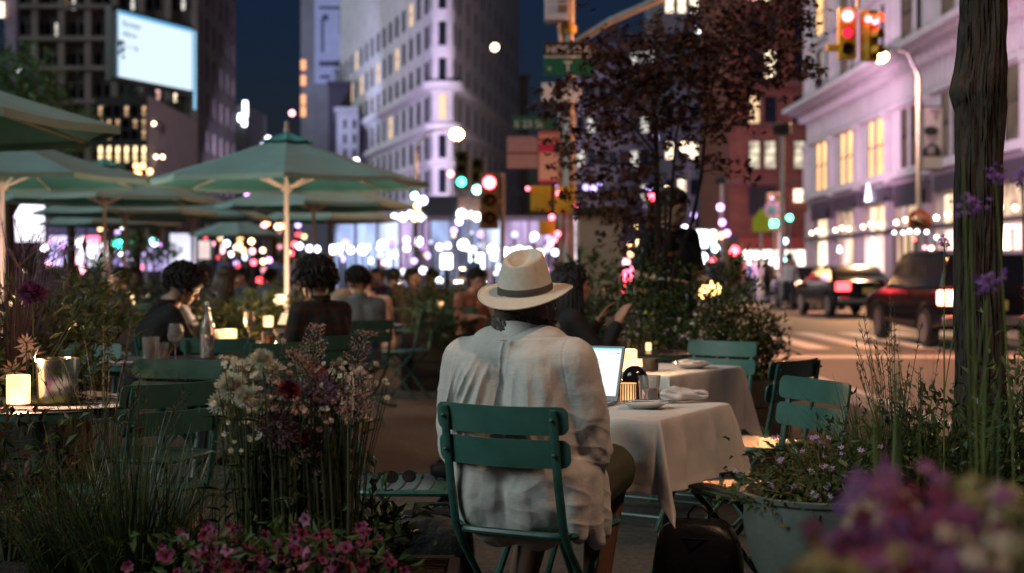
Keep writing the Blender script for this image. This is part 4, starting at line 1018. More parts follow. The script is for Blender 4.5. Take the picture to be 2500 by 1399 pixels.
# shopfront
sb = MB()
sb.box((XW + 0.3, (Yend + 40) / 2, 6.1), (0.55, Yend - 40, 1.0)); 
for k in range(9): sb.box((XW + 0.0, min(107.6 - 7.7 * k, Yend - 0.4), 2.8), (0.6, 0.7, 5.6))
sb.build('shopfront_frame', mat('shopfront_mauve_paint', (0.30, 0.25, 0.27), 0.5), t, smooth=False)
m_fascia = mat('navy_fascia', (0.06, 0.045, 0.06), 0.5)
sh = [em('warm_shop_window', (1.0, 0.66, 0.38), 1.0, var=0.85, vscale=1.0, stretch=(1, 1.5, 0.18)), em('white_shop_window', (1.0, 0.80, 0.68), 1.4, var=0.85, vscale=1.1, stretch=(1, 1.5, 0.15)), em('rosy_shop_window', (1.0, 0.60, 0.52), 0.9, var=0.9, vscale=1.3, stretch=(1, 1.5, 0.2))]
for k, (y0, y1) in enumerate(bays):
    for q in range(3):
        a_ = y0 + (y1 - y0) * q / 3 - 0.1; c_ = y0 + (y1 - y0) * (q + 1) / 3 + 0.1
        MB().box((XW + 0.25, (a_ + c_) / 2, 1.75), (0.1, abs(a_ - c_), 3.1)).build('shop_window', sh[(k * 2 + q) % 3], t, smooth=False)
    MB().box((XW + 0.25, (y0 + y1) / 2, 4.4), (0.1, abs(y1 - y0) - 0.3, 1.5)).build('transom_window', sh[0] if k % 2 == 0 else em('dim_transom', (0.9, 0.6, 0.4), 0.5, var=0.8, vscale=1.2), t, smooth=False)
    MB().box((XW - 0.15, (y0 + y1) / 2, 5.75 if k % 3 else 5.5), (0.3, abs(y1 - y0) + 0.6, 0.9 if k % 3 else 1.3)).build('fascia', m_fascia, t, smooth=False)
    MB().box((XW - 0.45, (y0 + y1) / 2, 3.5), (0.9, abs(y1 - y0) + 0.4, 0.18)).build('canopy', m_dk, t, smooth=False)
    for q in range(3):
        yl = y0 + (y1 - y0) * (q + 0.5) / 3
        MB().ball((XW - 0.5, yl, 3.95 + 0.1 * (q % 2)), 0.115, 10, 8).build('wall_lamp', em('warm_shop_lamp', (1.0, 0.72, 0.45), 9.0), t)
m_sign = em('white_sign_glow', (0.85, 0.85, 1.0), 2.6)
b = MB(); b.prism([(-0.6, 0), (0.6, 0), (0.35, 0.5), (0, 1.1), (-0.35, 0.5)], -0.05, 0.05, 'y')
o = b.build('lit_emblem', m_sign, t, smooth=False); o.location = (XW - 0.45, wy(2137), 5.5); o.rotation_euler.z = radians(-90)

# ---- glass pavilion at the foot of the wedge building
t = thing('glass_pavilion', 'blue white lit glass pavilion at the foot of the wedge tower', 'building', (0, 0, 0))
Yp = 96
m_pav = em('pavilion_glass', (0.42, 0.54, 0.92), 0.62, sample=True, var=0.8, vscale=0.35, stretch=(2.2, 1, 0.5))
m_pavb = em('pavilion_bright_glass', (0.60, 0.70, 1.0), 0.85, sample=True, var=0.7, vscale=0.4, stretch=(2.5, 1, 0.4))
m_pavl = em('pavilion_lilac_glass', (0.62, 0.46, 0.80), 0.5, var=0.7, vscale=0.5, stretch=(3, 1, 0.4))
zt = PZ(540, Yp)
def pv(px): return PX(px, Yp)
edges = [815, 868, 921, 975, 1028, 1050, 1110, 1170, 1230, 1290, 1350]
for k in range(len(edges) - 1):
    a_, c_ = pv(edges[k]), pv(edges[k + 1])
    MB().box(((a_ + c_) / 2, Yp, zt / 2), (c_ - a_ - 0.12, 0.1, zt)).build('glass_panel', [m_pav, m_pavb, m_pavl, m_pav, m_pavl][(k * 3) % 5], t, smooth=False)
b = MB()
for e in edges: b.box((pv(e), Yp - 0.06, zt / 2), (0.14, 0.24, zt + 0.1))
b.box(((pv(815) + pv(1350)) / 2, Yp + 0.1, zt + 0.18), (pv(1350) - pv(815) + 0.6, 1.2, 0.3)); b.box(((pv(815) + pv(1350)) / 2, Yp - 0.05, zt * 0.62), (pv(1350) - pv(815), 0.2, 0.1))
b.box(((pv(815) + pv(1350)) / 2, Yp + 4, zt / 2), (pv(1350) - pv(815), 6, zt - 0.2))
b.build('frame', mat('pavilion_steel', (0.2, 0.2, 0.24), 0.5, 0.5), t, smooth=False)
MB().box((pv(1085), Yp - 0.2, PZ(506, Yp)), (3.4, 0.4, 1.5)).build('sign_band', mat('teal_black_sign', (0.012, 0.03, 0.04), 0.5), t, smooth=False)
MB().box((pv(1166), Yp - 0.35, PZ(498, Yp)), (2.6, 0.3, 0.95)).build('sign_board', mat('tan_sign_board', (0.42, 0.27, 0.22), 0.8), t, smooth=False)
m_bulb = em('white_hot_lamp', (0.92, 0.92, 1.0), 5.0)
for px, py, r in ((965, 532, .26), (985, 531, .26), (1003, 524, .22), (1030, 531, .24), (1127, 523, .30), (1146, 525, .26), (1165, 530, .28), (1186, 531, .26), (1205, 533, .2)):
    MB().ball((pv(px), Yp - 0.5, PZ(py, Yp)), r, 12, 8).build('soffit_lamp', m_bulb, t)

# left lit shops beneath the umbrellas
t = thing('lit_shop_row', 'row of glaring white and pink lit shops beneath the left umbrellas', 'building', (0, 0, 0))
Ys = 62
b = MB(); b.box(((PX(-200, Ys) + PX(420, Ys)) / 2, Ys + 3, 2.6), (PX(420, Ys) - PX(-200, Ys), 5, 5.2)); b.build('wall', m_dk, t, smooth=False)
m_shA = em('glaring_white_shop', (0.88, 0.84, 1.0), 1.1, var=0.8, vscale=0.9); m_shP = em('pink_shop', (1.0, 0.45, 0.8), 0.9, var=0.8, vscale=1.0); m_shB = em('violet_shop', (0.62, 0.5, 1.0), 1.0, var=0.9, vscale=1.1)
for px0, px1, py0, py1, m in ((-60, 30, 490, 660, m_shP), (115, 160, 560, 650, m_shB), (160, 218, 572, 650, m_shA), (225, 262, 590, 648, m_shA), (275, 310, 600, 655, m_shB), (330, 400, 600, 660, m_shB)):
    MB().box(((PX(px0, Ys) + PX(px1, Ys)) / 2, Ys + 0.4, (PZ(py0, Ys) + PZ(py1, Ys)) / 2), (PX(px1, Ys) - PX(px0, Ys), 0.1, PZ(py0, Ys) - PZ(py1, Ys))).build('shop_window', m, t, smooth=False)
b = MB(); b.prism([(Ys + 0.5, PZ(550, Ys)), (Ys - 1.2, PZ(572, Ys)), (Ys - 1.2, PZ(578, Ys)), (Ys + 0.5, PZ(566, Ys))], PX(115, Ys), PX(262, Ys), 'x'); b.build('awning', mat('lilac_awning', (0.25, 0.2, 0.45), 0.8), t, smooth=False)
MB().box((PX(242, Ys), Ys - 0.9, PZ(584, Ys)), (0.7, 0.1, 0.22)).build('neon_sign', em('red_neon', (1.0, 0.12, 0.2), 3.0), t, smooth=False)

def screen(label, px0, px1, py0, py1, Y, m, name='advertising_screen', post=True):
    t = thing(name, label, 'screen', (PX((px0 + px1) / 2, Y), Y, 0)); w = PX(px1, Y) - PX(px0, Y); z0, z1 = PZ(py1, Y), PZ(py0, Y)
    MB().box((0, 0.15, (z0 + z1) / 2), (w + 0.12, 0.2, z1 - z0 + 0.12)).build('housing', m_dsteel, t, bevel=0.03)
    MB().box((0, 0.03, (z0 + z1) / 2), (w, 0.06, z1 - z0)).build('display', m, t, smooth=False)
    if z0 > 0.1: MB().box((0, 0.15, z0 / 2), (w * 0.5, 0.14, z0)).build('plinth', m_dsteel, t, smooth=False)
    return t
screen('glaring white screen under the left umbrella, behind purple plumes', 34, 107, 495, 590, 40, em('glaring_screen', (0.86, 0.80, 1.0), 1.6, sample=True, var=0.5, vscale=0.8))
screen('red edged tall screen at the far left behind the plumes', 2, 30, 490, 620, 44, em('red_screen', (1.0, 0.25, 0.4), 1.6, var=0.9, vscale=1.2))
screen('large pale lilac lit panel above the man in black', 415, 476, 570, 650, 42, em('lilac_panel', (0.80, 0.80, 1.0), 0.8, sample=True, var=0.15, vscale=0.6))
screen('smaller pale pink lit panel next to the lilac one', 482, 512, 588, 632, 44, em('pink_panel', (1.0, 0.80, 0.76), 0.7, var=0.2, vscale=0.8))
screen('tall rounded white and cyan kiosk screen left of the straw hat', 1146, 1182, 618, 682, 46, em('cyan_kiosk', (0.75, 0.95, 1.0), 3.4))
screen('white lit kiosk panel between the coffee crowd and the hat', 1076, 1104, 620, 656, 52, em('white_kiosk', (1.0, 0.97, 0.95), 3.4))
screen('mint lit sign panel right of the standing man', 1700, 1728, 562, 604, 70, em('mint_panel', (0.8, 1.0, 0.93), 3.2))
screen('narrow mint lit sign beside the larger mint one', 1734, 1748, 562, 596, 70, em('mint_panel', (0.8, 1.0, 0.93), 3.2))
# ================================================================ street furniture, signals, cars, lamps
m_pole = mat('galvanised_pole', (0.34, 0.32, 0.31), 0.45, 0.5, var=0.25, vscale=5)
m_yel = mat('signal_yellow', (0.55, 0.33, 0.02), 0.45, var=0.15, vscale=8)
m_signg = mat('sign_green', (0.005, 0.10, 0.055), 0.5); m_signbr = mat('sign_dark_brown', (0.02, 0.015, 0.012), 0.5)
m_signw = mat('sign_white', (0.68, 0.62, 0.6), 0.6, var=0.08, vscale=6)
m_red = em('signal_red', (1.0, 0.06, 0.09), 9.0); m_redhot = em('signal_red_core', (1.0, 0.09, 0.13), 13.0)
m_grn = em('signal_green', (0.05, 0.95, 0.62), 9.0); m_cyn = em('signal_cyan', (0.25, 0.9, 1.0), 9.0); m_off = mat('unlit_lens', (0.03, 0.02, 0.01), 0.3)
m_sod = em('sodium_lamp', (1.0, 0.52, 0.2), 40.0)

# corner pole with signs
Y = 24.0
cp = thing('corner_signal_pole', 'tall metal corner pole carrying street signs, left of the maple tree', 'signal pole', (PX(1390, Y), Y, 0))
MB().tube([(0, 0, 0), (0, 0, 3.2), (0, 0, 7.5)], [0.13, 0.105, 0.095], 16).lathe([(0.22, 0), (0.22, 0.25), (0.15, 0.42), (0.13, 0.5)], 16).build('pole', m_pole, cp)
MB().lathe([(0.1, PZ(84, Y)), (0.14, PZ(82, Y)), (0.14, PZ(64, Y)), (0.1, PZ(60, Y))], 14).build('collar', m_yel, cp)
MB().tube([(0, 0, 5.0), (0.7, -0.1, 5.42), (1.75, -0.25, 5.86), (2.6, -0.4, 6.2), (3.1, -0.5, 6.3)], [0.07, 0.065, 0.06, 0.05, 0.045], 12).build('arm', m_pole, cp)
hd = MB().prism([(-0.35, 0.0), (0.35, 0.03), (0.3, 0.16), (-0.25, 0.15)], -0.14, 0.14, 'y').build('lamp_head', m_pole, cp); hd.location = (3.4, -0.5, 6.2)
MB().ball((3.42, -0.5, 6.17), (0.22, 0.11, 0.07), 14, 8).build('lamp_lens', m_sod, cp)
lamp('SPOT', 'street_light', cp, (3.42, -0.5, 6.05), (1.0, 0.37, 0.15), 1350, 0.14, aim((0, 0, 0), (-0.12, -0.05, -1)), 176, 0.2)
def at_pole(px, py): return (PX(px, Y) - PX(1390, Y), PZ(py, Y))
def panel(parent, name, px0, py0, px1, py1, m, y=-0.16, th=0.03, Yq=None, ox=None):
    Yq = Yq or Y; ox = PX(1390, Y) if ox is None else ox
    x0, x1 = PX(px0, Yq) - ox, PX(px1, Yq) - ox; z0, z1 = PZ(py1, Yq), PZ(py0, Yq)
    return MB().box(((x0 + x1) / 2, y, (z0 + z1) / 2), (x1 - x0, th, z1 - z0)).build(name, m, parent, bevel=min(0.008, th * 0.3))
so = PX(1390, Y)
sg = panel(cp, 'street_sign', 1327, 106, 1446, 140, m_signbr)
text('lettering', 'HOSPITAL', 0.185, m_signw, sg, facing((PX(1333, Y) - so, -0.178, PZ(134, Y))))
sg = panel(cp, 'street_sign', 1327, 145, 1448, 190, m_signg, y=-0.19)
text('lettering', 'T', 0.26, m_signw, sg, facing((PX(1374, Y) - so, -0.208, PZ(180, Y)))); text('lettering', 'e', 0.12, m_signw, sg, facing((PX(1336, Y) - so, -0.208, PZ(176, Y))))
for q in (sg,): MB().box((PX(1387, Y) - so, -0.207, PZ(143, Y)), (0.83, 0.005, 0.02)).build('border', m_signw, q, smooth=False)
panel(cp, 'traffic_sign', 1322, 205, 1418, 250, m_signw); panel(cp, 'traffic_sign', 1340, 256, 1395, 266, m_signbr)
cab = panel(cp, 'equipment_box', 1330, -40, 1388, 56, mat('pale_cabinet', (0.55, 0.5, 0.55), 0.6), y=-0.1, th=0.4)
for a_, b_ in ((8, 14), (20, 30), (32, 38)): MB().box((PX(1372, Y) - so, -0.305, PZ((a_ + b_) / 2, Y)), (0.16, 0.01, (b_ - a_) / 145)).build('vent', mat('tan_vent', (0.2, 0.13, 0.09), 0.7), cab, smooth=False)
MB().tube([(PX(1362, Y) - so, -0.1, PZ(56, Y)), (PX(1368, Y) - so, -0.1, PZ(106, Y))], 0.03, 8).build('conduit', m_pole, cp)
for px0, px1, py0, py1, f in ((1296, 1344, 456, 516, -1), (1354, 1402, 458, 520, 1)):
    h = panel(cp, 'walk_signal', px0, py0, px1, py1, m_yel, y=-0.12, th=0.26)
    MB().box((PX((px0 + px1) / 2, Y) - so, -0.26, PZ((py0 + py1) / 2, Y)), (0.24, 0.02, 0.3)).build('visor', m_yel, h, smooth=False)
panel(cp, 'button_box', 1316, 540, 1356, 574, m_yel, y=-0.1, th=0.2)
for px, py, r in ((1288, 463, .035), (1362, 474, .04), (1346, 532, .05), (1360, 572, .05), (1352, 586, .05)):
    MB().ball((PX(px, Y) - so, -0.3, PZ(py, Y)), r, 10, 8).build('indicator_lamp', em('indicator_red', (1.0, 0.16, 0.22), 4.0), cp)
for py0, py1, c in ((498, 520, (1.0, 0.1, 0.2)), (525, 660, (0.95, 0.75, 0.95))):  # glowing strips; the long pale one imitates a reflection on the pole
    MB().box((PX(1404, Y) - so, -0.05, PZ((py0 + py1) / 2, Y)), (0.10, 0.06, (py1 - py0) / 145)).build('glow_strip', em('strip_%d' % py0, c, 0.9 if py0 > 510 else 3.0, var=0.6, vscale=4), cp, smooth=False)
# second pole behind: green sign, pink boards, red banner
Y2 = 34.0
p2 = thing('sign_pole', 'thin pole with small green street sign above red and pink banner', 'sign pole', (PX(1368, Y2), Y2, 0)); so2 = PX(1368, Y2)
MB().tube([(0, 0, 0), (0, 0, 5.4)], 0.06, 10).build('pole', m_pole, p2)
sg = panel(p2, 'street_sign', 1250, 284, 1352, 316, m_signg, y=-0.1, Yq=Y2, ox=so2)
text('lettering', 'E 23 St', 0.24, m_signw, sg, facing((PX(1256, Y2) - so2, -0.12, PZ(312, Y2))))
bn = panel(p2, 'banner', 1315, 321, 1363, 446, mat('peach_banner', (0.66, 0.36, 0.27), 0.8), y=-0.1, Yq=Y2, ox=so2)
for a_, b_, c in ((321, 328, (0.5, 0.1, 0.05)), (338, 346, (0.5, 0.03, 0.07)), (352, 372, (0.55, 0.02, 0.08)), (440, 447, (0.55, 0.03, 0.1))):
    MB().box((PX(1339, Y2) - so2, -0.125, PZ((a_ + b_) / 2, Y2)), (0.465, 0.012, (b_ - a_) / 102)).build('stripe', mat('banner_red_%d' % a_, c, 0.8), bn, smooth=False)
bd = panel(p2, 'notice_board', 1238, 334, 1313, 412, mat('dusty_pink_board', (0.36, 0.2, 0.2), 0.8, var=0.1), y=-0.12, Yq=Y2, ox=so2)
MB().box((PX(1275, Y2) - so2, -0.14, PZ(374, Y2)), (0.72, 0.012, 0.03)).build('board_line', m_signbr, bd, smooth=False)

def signal(parent, loc, lit, rz=0.0, k=1.0, body=None):
    m_y = body or m_yel
    """three lens housing facing -Y"""
    h = MB().box((0, 0.0, 0), (0.34 * k, 0.24 * k, 1.0 * k)).build('signal_head', m_y, parent, bevel=0.03 * k); h.location = loc; h.rotation_euler.z = rz
    for i, z in enumerate((0.32, 0, -0.32)):
        m = lit.get(i, m_off)
        MB().lathe([(0.0, 0), (0.105 * k, 0.0), (0.10 * k, 0.03 * k), (0, 0.05 * k)], 18, M=Matrix.Translation((0, -0.121 * k, z * k)) @ Matrix.Rotation(pi / 2, 4, 'X')).build('lens', m, h)
        b = MB()
        b.grid(lambda u, v: (0.125 * k * cos(pi * u * 1.25 - 0.39), -0.12 * k - 0.16 * k * v, z * k + 0.125 * k * sin(pi * u * 1.25 - 0.39)), 14, 2)
        b.build('visor', m_y, h)
    return h
m_shade = mat('olive_signal_body', (0.10, 0.065, 0.012), 0.5)
# hanging signals, top right, on a mast arm
Yh = 22.0
t = thing('hanging_traffic_signal', 'yellow twin traffic signal glowing red, hanging before the white building', 'traffic signal', (PX(2095, Yh), Yh, 0)); ox = PX(2095, Yh)
MB().tube([(4.4, 0, 0), (4.4, 0, 5.6), (3.2, 0, 6.1), (-0.3, 0, 6.2)], [0.12, 0.1, 0.08, 0.06], 10).build('mast_arm', m_pole, t)
MB().tube([(0, 0, 6.2), (0, 0, PZ(20, Yh))], 0.03, 8).build('hanger', m_pole, t)
h = signal(t, (PX(2068, Yh) - ox, 0, PZ(82, Yh)), {0: m_redhot, 1: em('signal_red_dim', (0.9, 0.02, 0.05), 1.2)}, radians(-8), 0.8)
MB().box((PX(2036, Yh) - ox, 0, PZ(117, Yh)), (0.22, 0.12, 0.1)).build('bracket', m_yel, t, bevel=0.01)
h = signal(t, (PX(2122, Yh) - ox, 0, PZ(88, Yh)), {0: m_redhot}, radians(42), 0.78)
MB().ball((PX(2112, Yh) - ox, -0.2, PZ(52, Yh)), 0.05, 10, 8).build('glowing_reflector', m_redhot, t)  # small ball given its own red glow

def pole_signal(label, px, py, Yq, lit, k=1.0, h=None):
    t = thing('traffic_signal', label, 'traffic signal', (PX(px, Yq), Yq, 0)); z = PZ(py, Yq)
    i = list(lit)[0]
    zc = z + (i - 1) * 0.32 * k
    MB().tube([(0.3, 0.2, 0), (0.3, 0.2, zc + 0.5 * k)], 0.06, 8).tube([(0.3, 0.2, zc), (0, 0.1, zc)], 0.04, 6).build('pole', m_pole, t)
    signal(t, (0, 0, zc), lit, 0, k, m_shade)
    return t
pole_signal('big red traffic signal in front of the wedge building', 1195, 447, 33, {0: m_redhot}, 1.3)
pole_signal('green traffic signal left of the big red one', 1127, 445, 60, {2: m_grn}, 1.6)
pole_signal('cyan tinted signal just below the big red one', 1165, 464, 58, {2: m_cyn}, 1.6)
pole_signal('round green signal before the red brick building', 1887, 546, 60, {2: m_grn}, 1.6)
pole_signal('red signal at the corner of the lit pavement crowd', 1791, 612, 48, {0: m_red}, 1.5)
pole_signal('red signal seen through the maple leaves', 1592, 480, 45, {0: m_red}, 1.2)
pole_signal('green signal between the left umbrella poles', 294, 596, 55, {2: m_grn}, 1.6)
pole_signal('second green signal right of the umbrella poles', 336, 597, 58, {2: m_grn}, 1.6)
pole_signal('mint signal above the seated crowd', 379, 591, 62, {2: m_cyn}, 1.5)
# warning sign (yellow) and round sign
t = thing('crossing_sign', 'yellow green pointed crossing sign by the green signal', 'sign', (PX(1858, 52), 52, 0)); zc = PZ(542, 52)
MB().tube([(0, 0.05, 0), (0, 0.05, zc)], 0.05, 8).build('pole', m_pole, t)
b = MB(); b.prism([(-0.3, -0.35), (0.3, -0.35), (0.3, 0.1), (0, 0.52), (-0.3, 0.1)], -0.02, 0.02, 'y'); o = b.build('sign_plate', mat('fluoro_yellow_green', (0.5, 0.6, 0.03), 0.5), t, smooth=False); o.location.z = zc
t = thing('round_sign', 'round lilac and teal sign above the green signal', 'sign', (PX(1884, 53), 53, 0)); zc = PZ(512, 53)
MB().tube([(0.1, 0.05, 0), (0.1, 0.05, zc)], 0.04, 8).build('pole', m_pole, t)
o = MB().lathe([(0, 0), (0.3, 0), (0.3, 0.04), (0, 0.04)], 24, M=Matrix.Rotation(pi / 2, 4, 'X')).build('sign_plate', mat('lilac_sign', (0.4, 0.3, 0.6), 0.5), t); o.location.z = zc
o = MB().lathe([(0, 0), (0.12, 0), (0.12, 0.05), (0, 0.05)], 20, M=Matrix.Rotation(pi / 2, 4, 'X')).build('sign_centre', mat('teal_sign', (0.05, 0.4, 0.42), 0.5), t); o.location.z = zc

# ---- street lamps
def street_lamp(label, px, py, Yq, ppx, energy=900, col=(1.0, 0.5, 0.22), m=m_sod, r=0.2, soft=0.15):
    zl = PZ(py, Yq); x = PX(ppx, Yq); xl = PX(px, Yq)
    t = thing('street_lamp', label, 'street lamp', (x, Yq, 0), 0, 'arched street lamps')
    MB().tube([(0, 0, 0), (0, 0, zl - 1.6), (0.0, 0, zl - 0.7), ((xl - x) * 0.3, 0, zl + 0.15), ((xl - x) * 0.75, 0, zl + 0.32), (xl - x, 0, zl + 0.2)], [0.1, 0.085, 0.075, 0.06, 0.05, 0.05], 10).lathe([(0.2, 0), (0.2, 0.3), (0.1, 0.5)], 12).build('pole', m_pole, t)
    MB().ball((xl - x, 0, zl + 0.12), (0.36, 0.2, 0.12), 14, 8).build('lamp_head', m_pole, t)
    MB().ball((xl - x, 0, zl), (r, r, r * 0.8), 14, 10).build('lamp_lens', m, t)
    if energy: lamp('SPOT', 'street_light', t, (xl - x, 0, zl - r - 0.02), col, energy, soft, (0, 0, 0), 165, 0.5)
    return t
sl = street_lamp('lamp post with portrait banner before the white building', 2150, 138, 52, 2243, 5200, r=0.27)
Yq = 52; oxl = PX(2243, Yq)
bn = MB().box((PX(2275, Yq) - oxl, -0.02, (PZ(262, Yq) + PZ(412, Yq)) / 2), (PX(2300, Yq) - PX(2250, Yq), 0.02, PZ(262, Yq) - PZ(412, Yq))).build('banner', mat('cream_banner', (0.62, 0.50, 0.42), 0.8), sl, smooth=False)
def bxz(px, py): return (PX(px, Yq) - oxl, PZ(py, Yq))
m_bk = mat('banner_ink', (0.03, 0.025, 0.025), 0.8); m_sk = mat('banner_tone', (0.36, 0.28, 0.24), 0.8)
b = MB(); b.prism([bxz(*p) for p in ((2251, 382), (2252, 366), (2262, 357), (2268, 350), (2280, 350), (2288, 356), (2296, 368), (2297, 382))], -0.045, -0.034, 'y'); b.build('portrait_coat', m_bk, bn, smooth=False)
cx_, cz_ = bxz(2273, 330)
b = MB(); b.prism([(cx_ + 0.19 * cos(a * pi / 9), cz_ + 0.26 * sin(a * pi / 9)) for a in range(18)], -0.05, -0.036, 'y'); b.build('portrait_face', m_sk, bn, smooth=False)
cx_, cz_ = bxz(2271, 320)
b = MB(); b.prism([(cx_ + 0.25 * cos(a * pi / 9), cz_ + 0.17 * sin(a * pi / 9)) for a in range(18)], -0.056, -0.05, 'y'); b.build('portrait_hair', m_bk, bn, smooth=False)
b = MB(); b.prism([bxz(*p) for p in ((2264, 358), (2282, 356), (2280, 376), (2262, 376))], -0.056, -0.046, 'y'); b.build('portrait_shirt', m_sk, bn, smooth=False)
b = MB(); b.box((bxz(2282, 272)[0], -0.04, bxz(2282, 272)[1]), (0.36, 0.01, 0.14)); b.box((bxz(2283, 284)[0], -0.04, bxz(2283, 284)[1]), (0.12, 0.01, 0.26)); b.build('banner_emblem', m_sk, bn, smooth=False)
MB().tube([(0, 0, PZ(260, Yq)), (PX(2302, Yq) - oxl, 0, PZ(260, Yq))], 0.03, 6).tube([(0, 0, PZ(414, Yq)), (PX(2302, Yq) - oxl, 0, PZ(414, Yq))], 0.03, 6).build('banner_bracket', m_dsteel, sl)
hb = thing('hanging_basket', 'round flower basket hanging from the banner lamp post', 'flower basket', (PX(2243, 51.5), 51.4, PZ(545, 51.5)))
MB().ball((0, 0, 0), (0.34, 0.34, 0.2), 14, 8).build('basket', m_signbr, hb)
b = MB(); rr = random.Random(8)
for k in range(220):
    d = Vector((rr.gauss(0, 1), rr.gauss(0, 1), rr.gauss(0.2, .7))).normalized(); b.leaf(d * 0.32 + Vector((0, 0, .08)), d, (rr.random(), 1, 0), 0.14, 0.1)
b.build('flowers', mat('rust_flowers', (0.28, 0.09, 0.03), 0.8), hb, smooth=False)
street_lamp('amber street lamp hanging in front of the wedge building', 1115, 328, 81, 1016, 1500, r=0.38)
near = street_lamp('amber street lamp on the kerb lighting the laptop table from beyond the picture edge', 1250 + 2.7 / 2.2 * F, HY - 6.1 / 2.2 * F, 2.2, 1250 + 3.6 / 2.2 * F, 520, col=(1.0, 0.60, 0.38))

# ---- floodlights that wash the facades
def flood(label, loc, to, col, energy, spot):
    t = thing('floodlight', label, 'floodlight', loc, 0)
    MB().tube([(0, 0, -loc[2]), (0, 0, -0.2)], 0.08, 8).build('pole', m_pole, t)
    hd = MB().box((0, 0, 0), (0.6, 0.4, 0.4)).build('lamp_body', m_dsteel, t, bevel=0.04); hd.rotation_euler = aim(loc, to)
    lens = MB().box((0, 0, -0.21), (0.5, 0.32, 0.02)).build('lamp_lens', em('flood_lens_%d' % int(energy + spot), col, 3.0), hd, smooth=False)
    lamp('SPOT', 'flood_beam', t, tuple(0.5 * (Vector(to) - Vector(loc)).normalized()), col, energy, 0.3, aim(loc, to), spot, 0.8)
flood('violet floodlight aimed at the flank of the wedge building', (-24, 112, 5.2), (-11.5, 160, 20), (0.74, 0.64, 1.0), 85000, 62)
flood('violet floodlight aimed at the prow of the wedge building', (-11, 118, 5.0), (-8, 154, 17), (0.80, 0.66, 1.0), 21000, 34)
flood('added amber floodlight to brighten the shadowed face of the wedge building', (7, 122, 5.0), (-4.5, 168, 20), (1.0, 0.80, 0.62), 15000, 60)  # invented warm spot, lifts the tower's right face out of darkness
flood('pinkish floodlight across the street from the white building', (9.5, 50, 6.2), (22.5, 84, 13), (1.0, 0.58, 0.86), 9800, 120)
flood('lilac floodlight further up the street from the white building', (11.5, 78, 6.2), (22.5, 98, 14), (1.0, 0.58, 0.88), 6800, 120)
flood('blue floodlight under the mural', (-26, 168, 12), (-24, 215, 45), (0.55, 0.62, 1.0), 30000, 60)
flood('dim lilac floodlight on the grey blocks behind the maple', (9, 92, 6.0), (14, 145, 22), (0.5, 0.45, 1.0), 4500, 80)

# ---- globes for lamps, tail lights and added glints out of focus in the distance
BCOL = {'w': ((0.92, 0.90, 1.0), 4.5), 'b': ((0.72, 0.74, 1.0), 5), 'v': ((0.55, 0.40, 1.0), 3), 'r': ((1.0, 0.10, 0.14), 5), 'p': ((1.0, 0.38, 0.45), 4),
        'o': ((1.0, 0.45, 0.18), 5), 'y': ((1.0, 0.78, 0.30), 5), 'a': ((1.0, 0.66, 0.42), 5), 'g': ((0.10, 0.9, 0.62), 6), 'c': ((0.45, 0.9, 1.0), 7), 'm': ((0.8, 0.35, 1.0), 4)}
CN = {'w': 'white', 'b': 'pale blue', 'v': 'violet', 'r': 'red', 'p': 'pink', 'o': 'orange', 'y': 'yellow', 'a': 'amber', 'g': 'green', 'c': 'cyan', 'm': 'magenta'}
def zone(px, py):
    if py < 420: return 'high against the buildings'
    if px < 420: return 'beneath the left umbrellas'
    if px < 780: return 'above the seated diners'
    if px < 1400: return 'along the glass pavilion'
    if px < 1790: return 'around the standing man'
    return 'by the white building'
GL = {}
m_gp = mat('lamp_post_black', (0.02, 0.02, 0.022), 0.5)
def globe(px, py, c, r=9, Yq=60, k=1.0):
    z = PZ(py, Yq); rad = r / s_at(Yq); nm = CN[c]
    t = thing('globe_light', f'{nm} out of focus globe light {zone(px, py)}', 'lamp', (PX(px, Yq), Yq, z), 0, f'{nm} globe lamps {zone(px, py)}')
    key = (c, k)
    if key not in GL: GL[key] = MB().ball((0, 0, 0), 1.0, 14, 10).build('globe', em(f'globe_{c}_{k}', BCOL[c][0], BCOL[c][1] * k), t); g = GL[key]
    else: g = GL[key].copy(); COL.objects.link(g); g.parent = t
    g.scale = (rad, rad, rad)
    if z > 0.6:
        zb = -z if z < 9 else -2.0
        MB().tube([(0, rad * 0.5, zb), (0, rad * 0.5, -rad * 0.5)], 0.035, 6).build('post', m_gp, t)
    return t
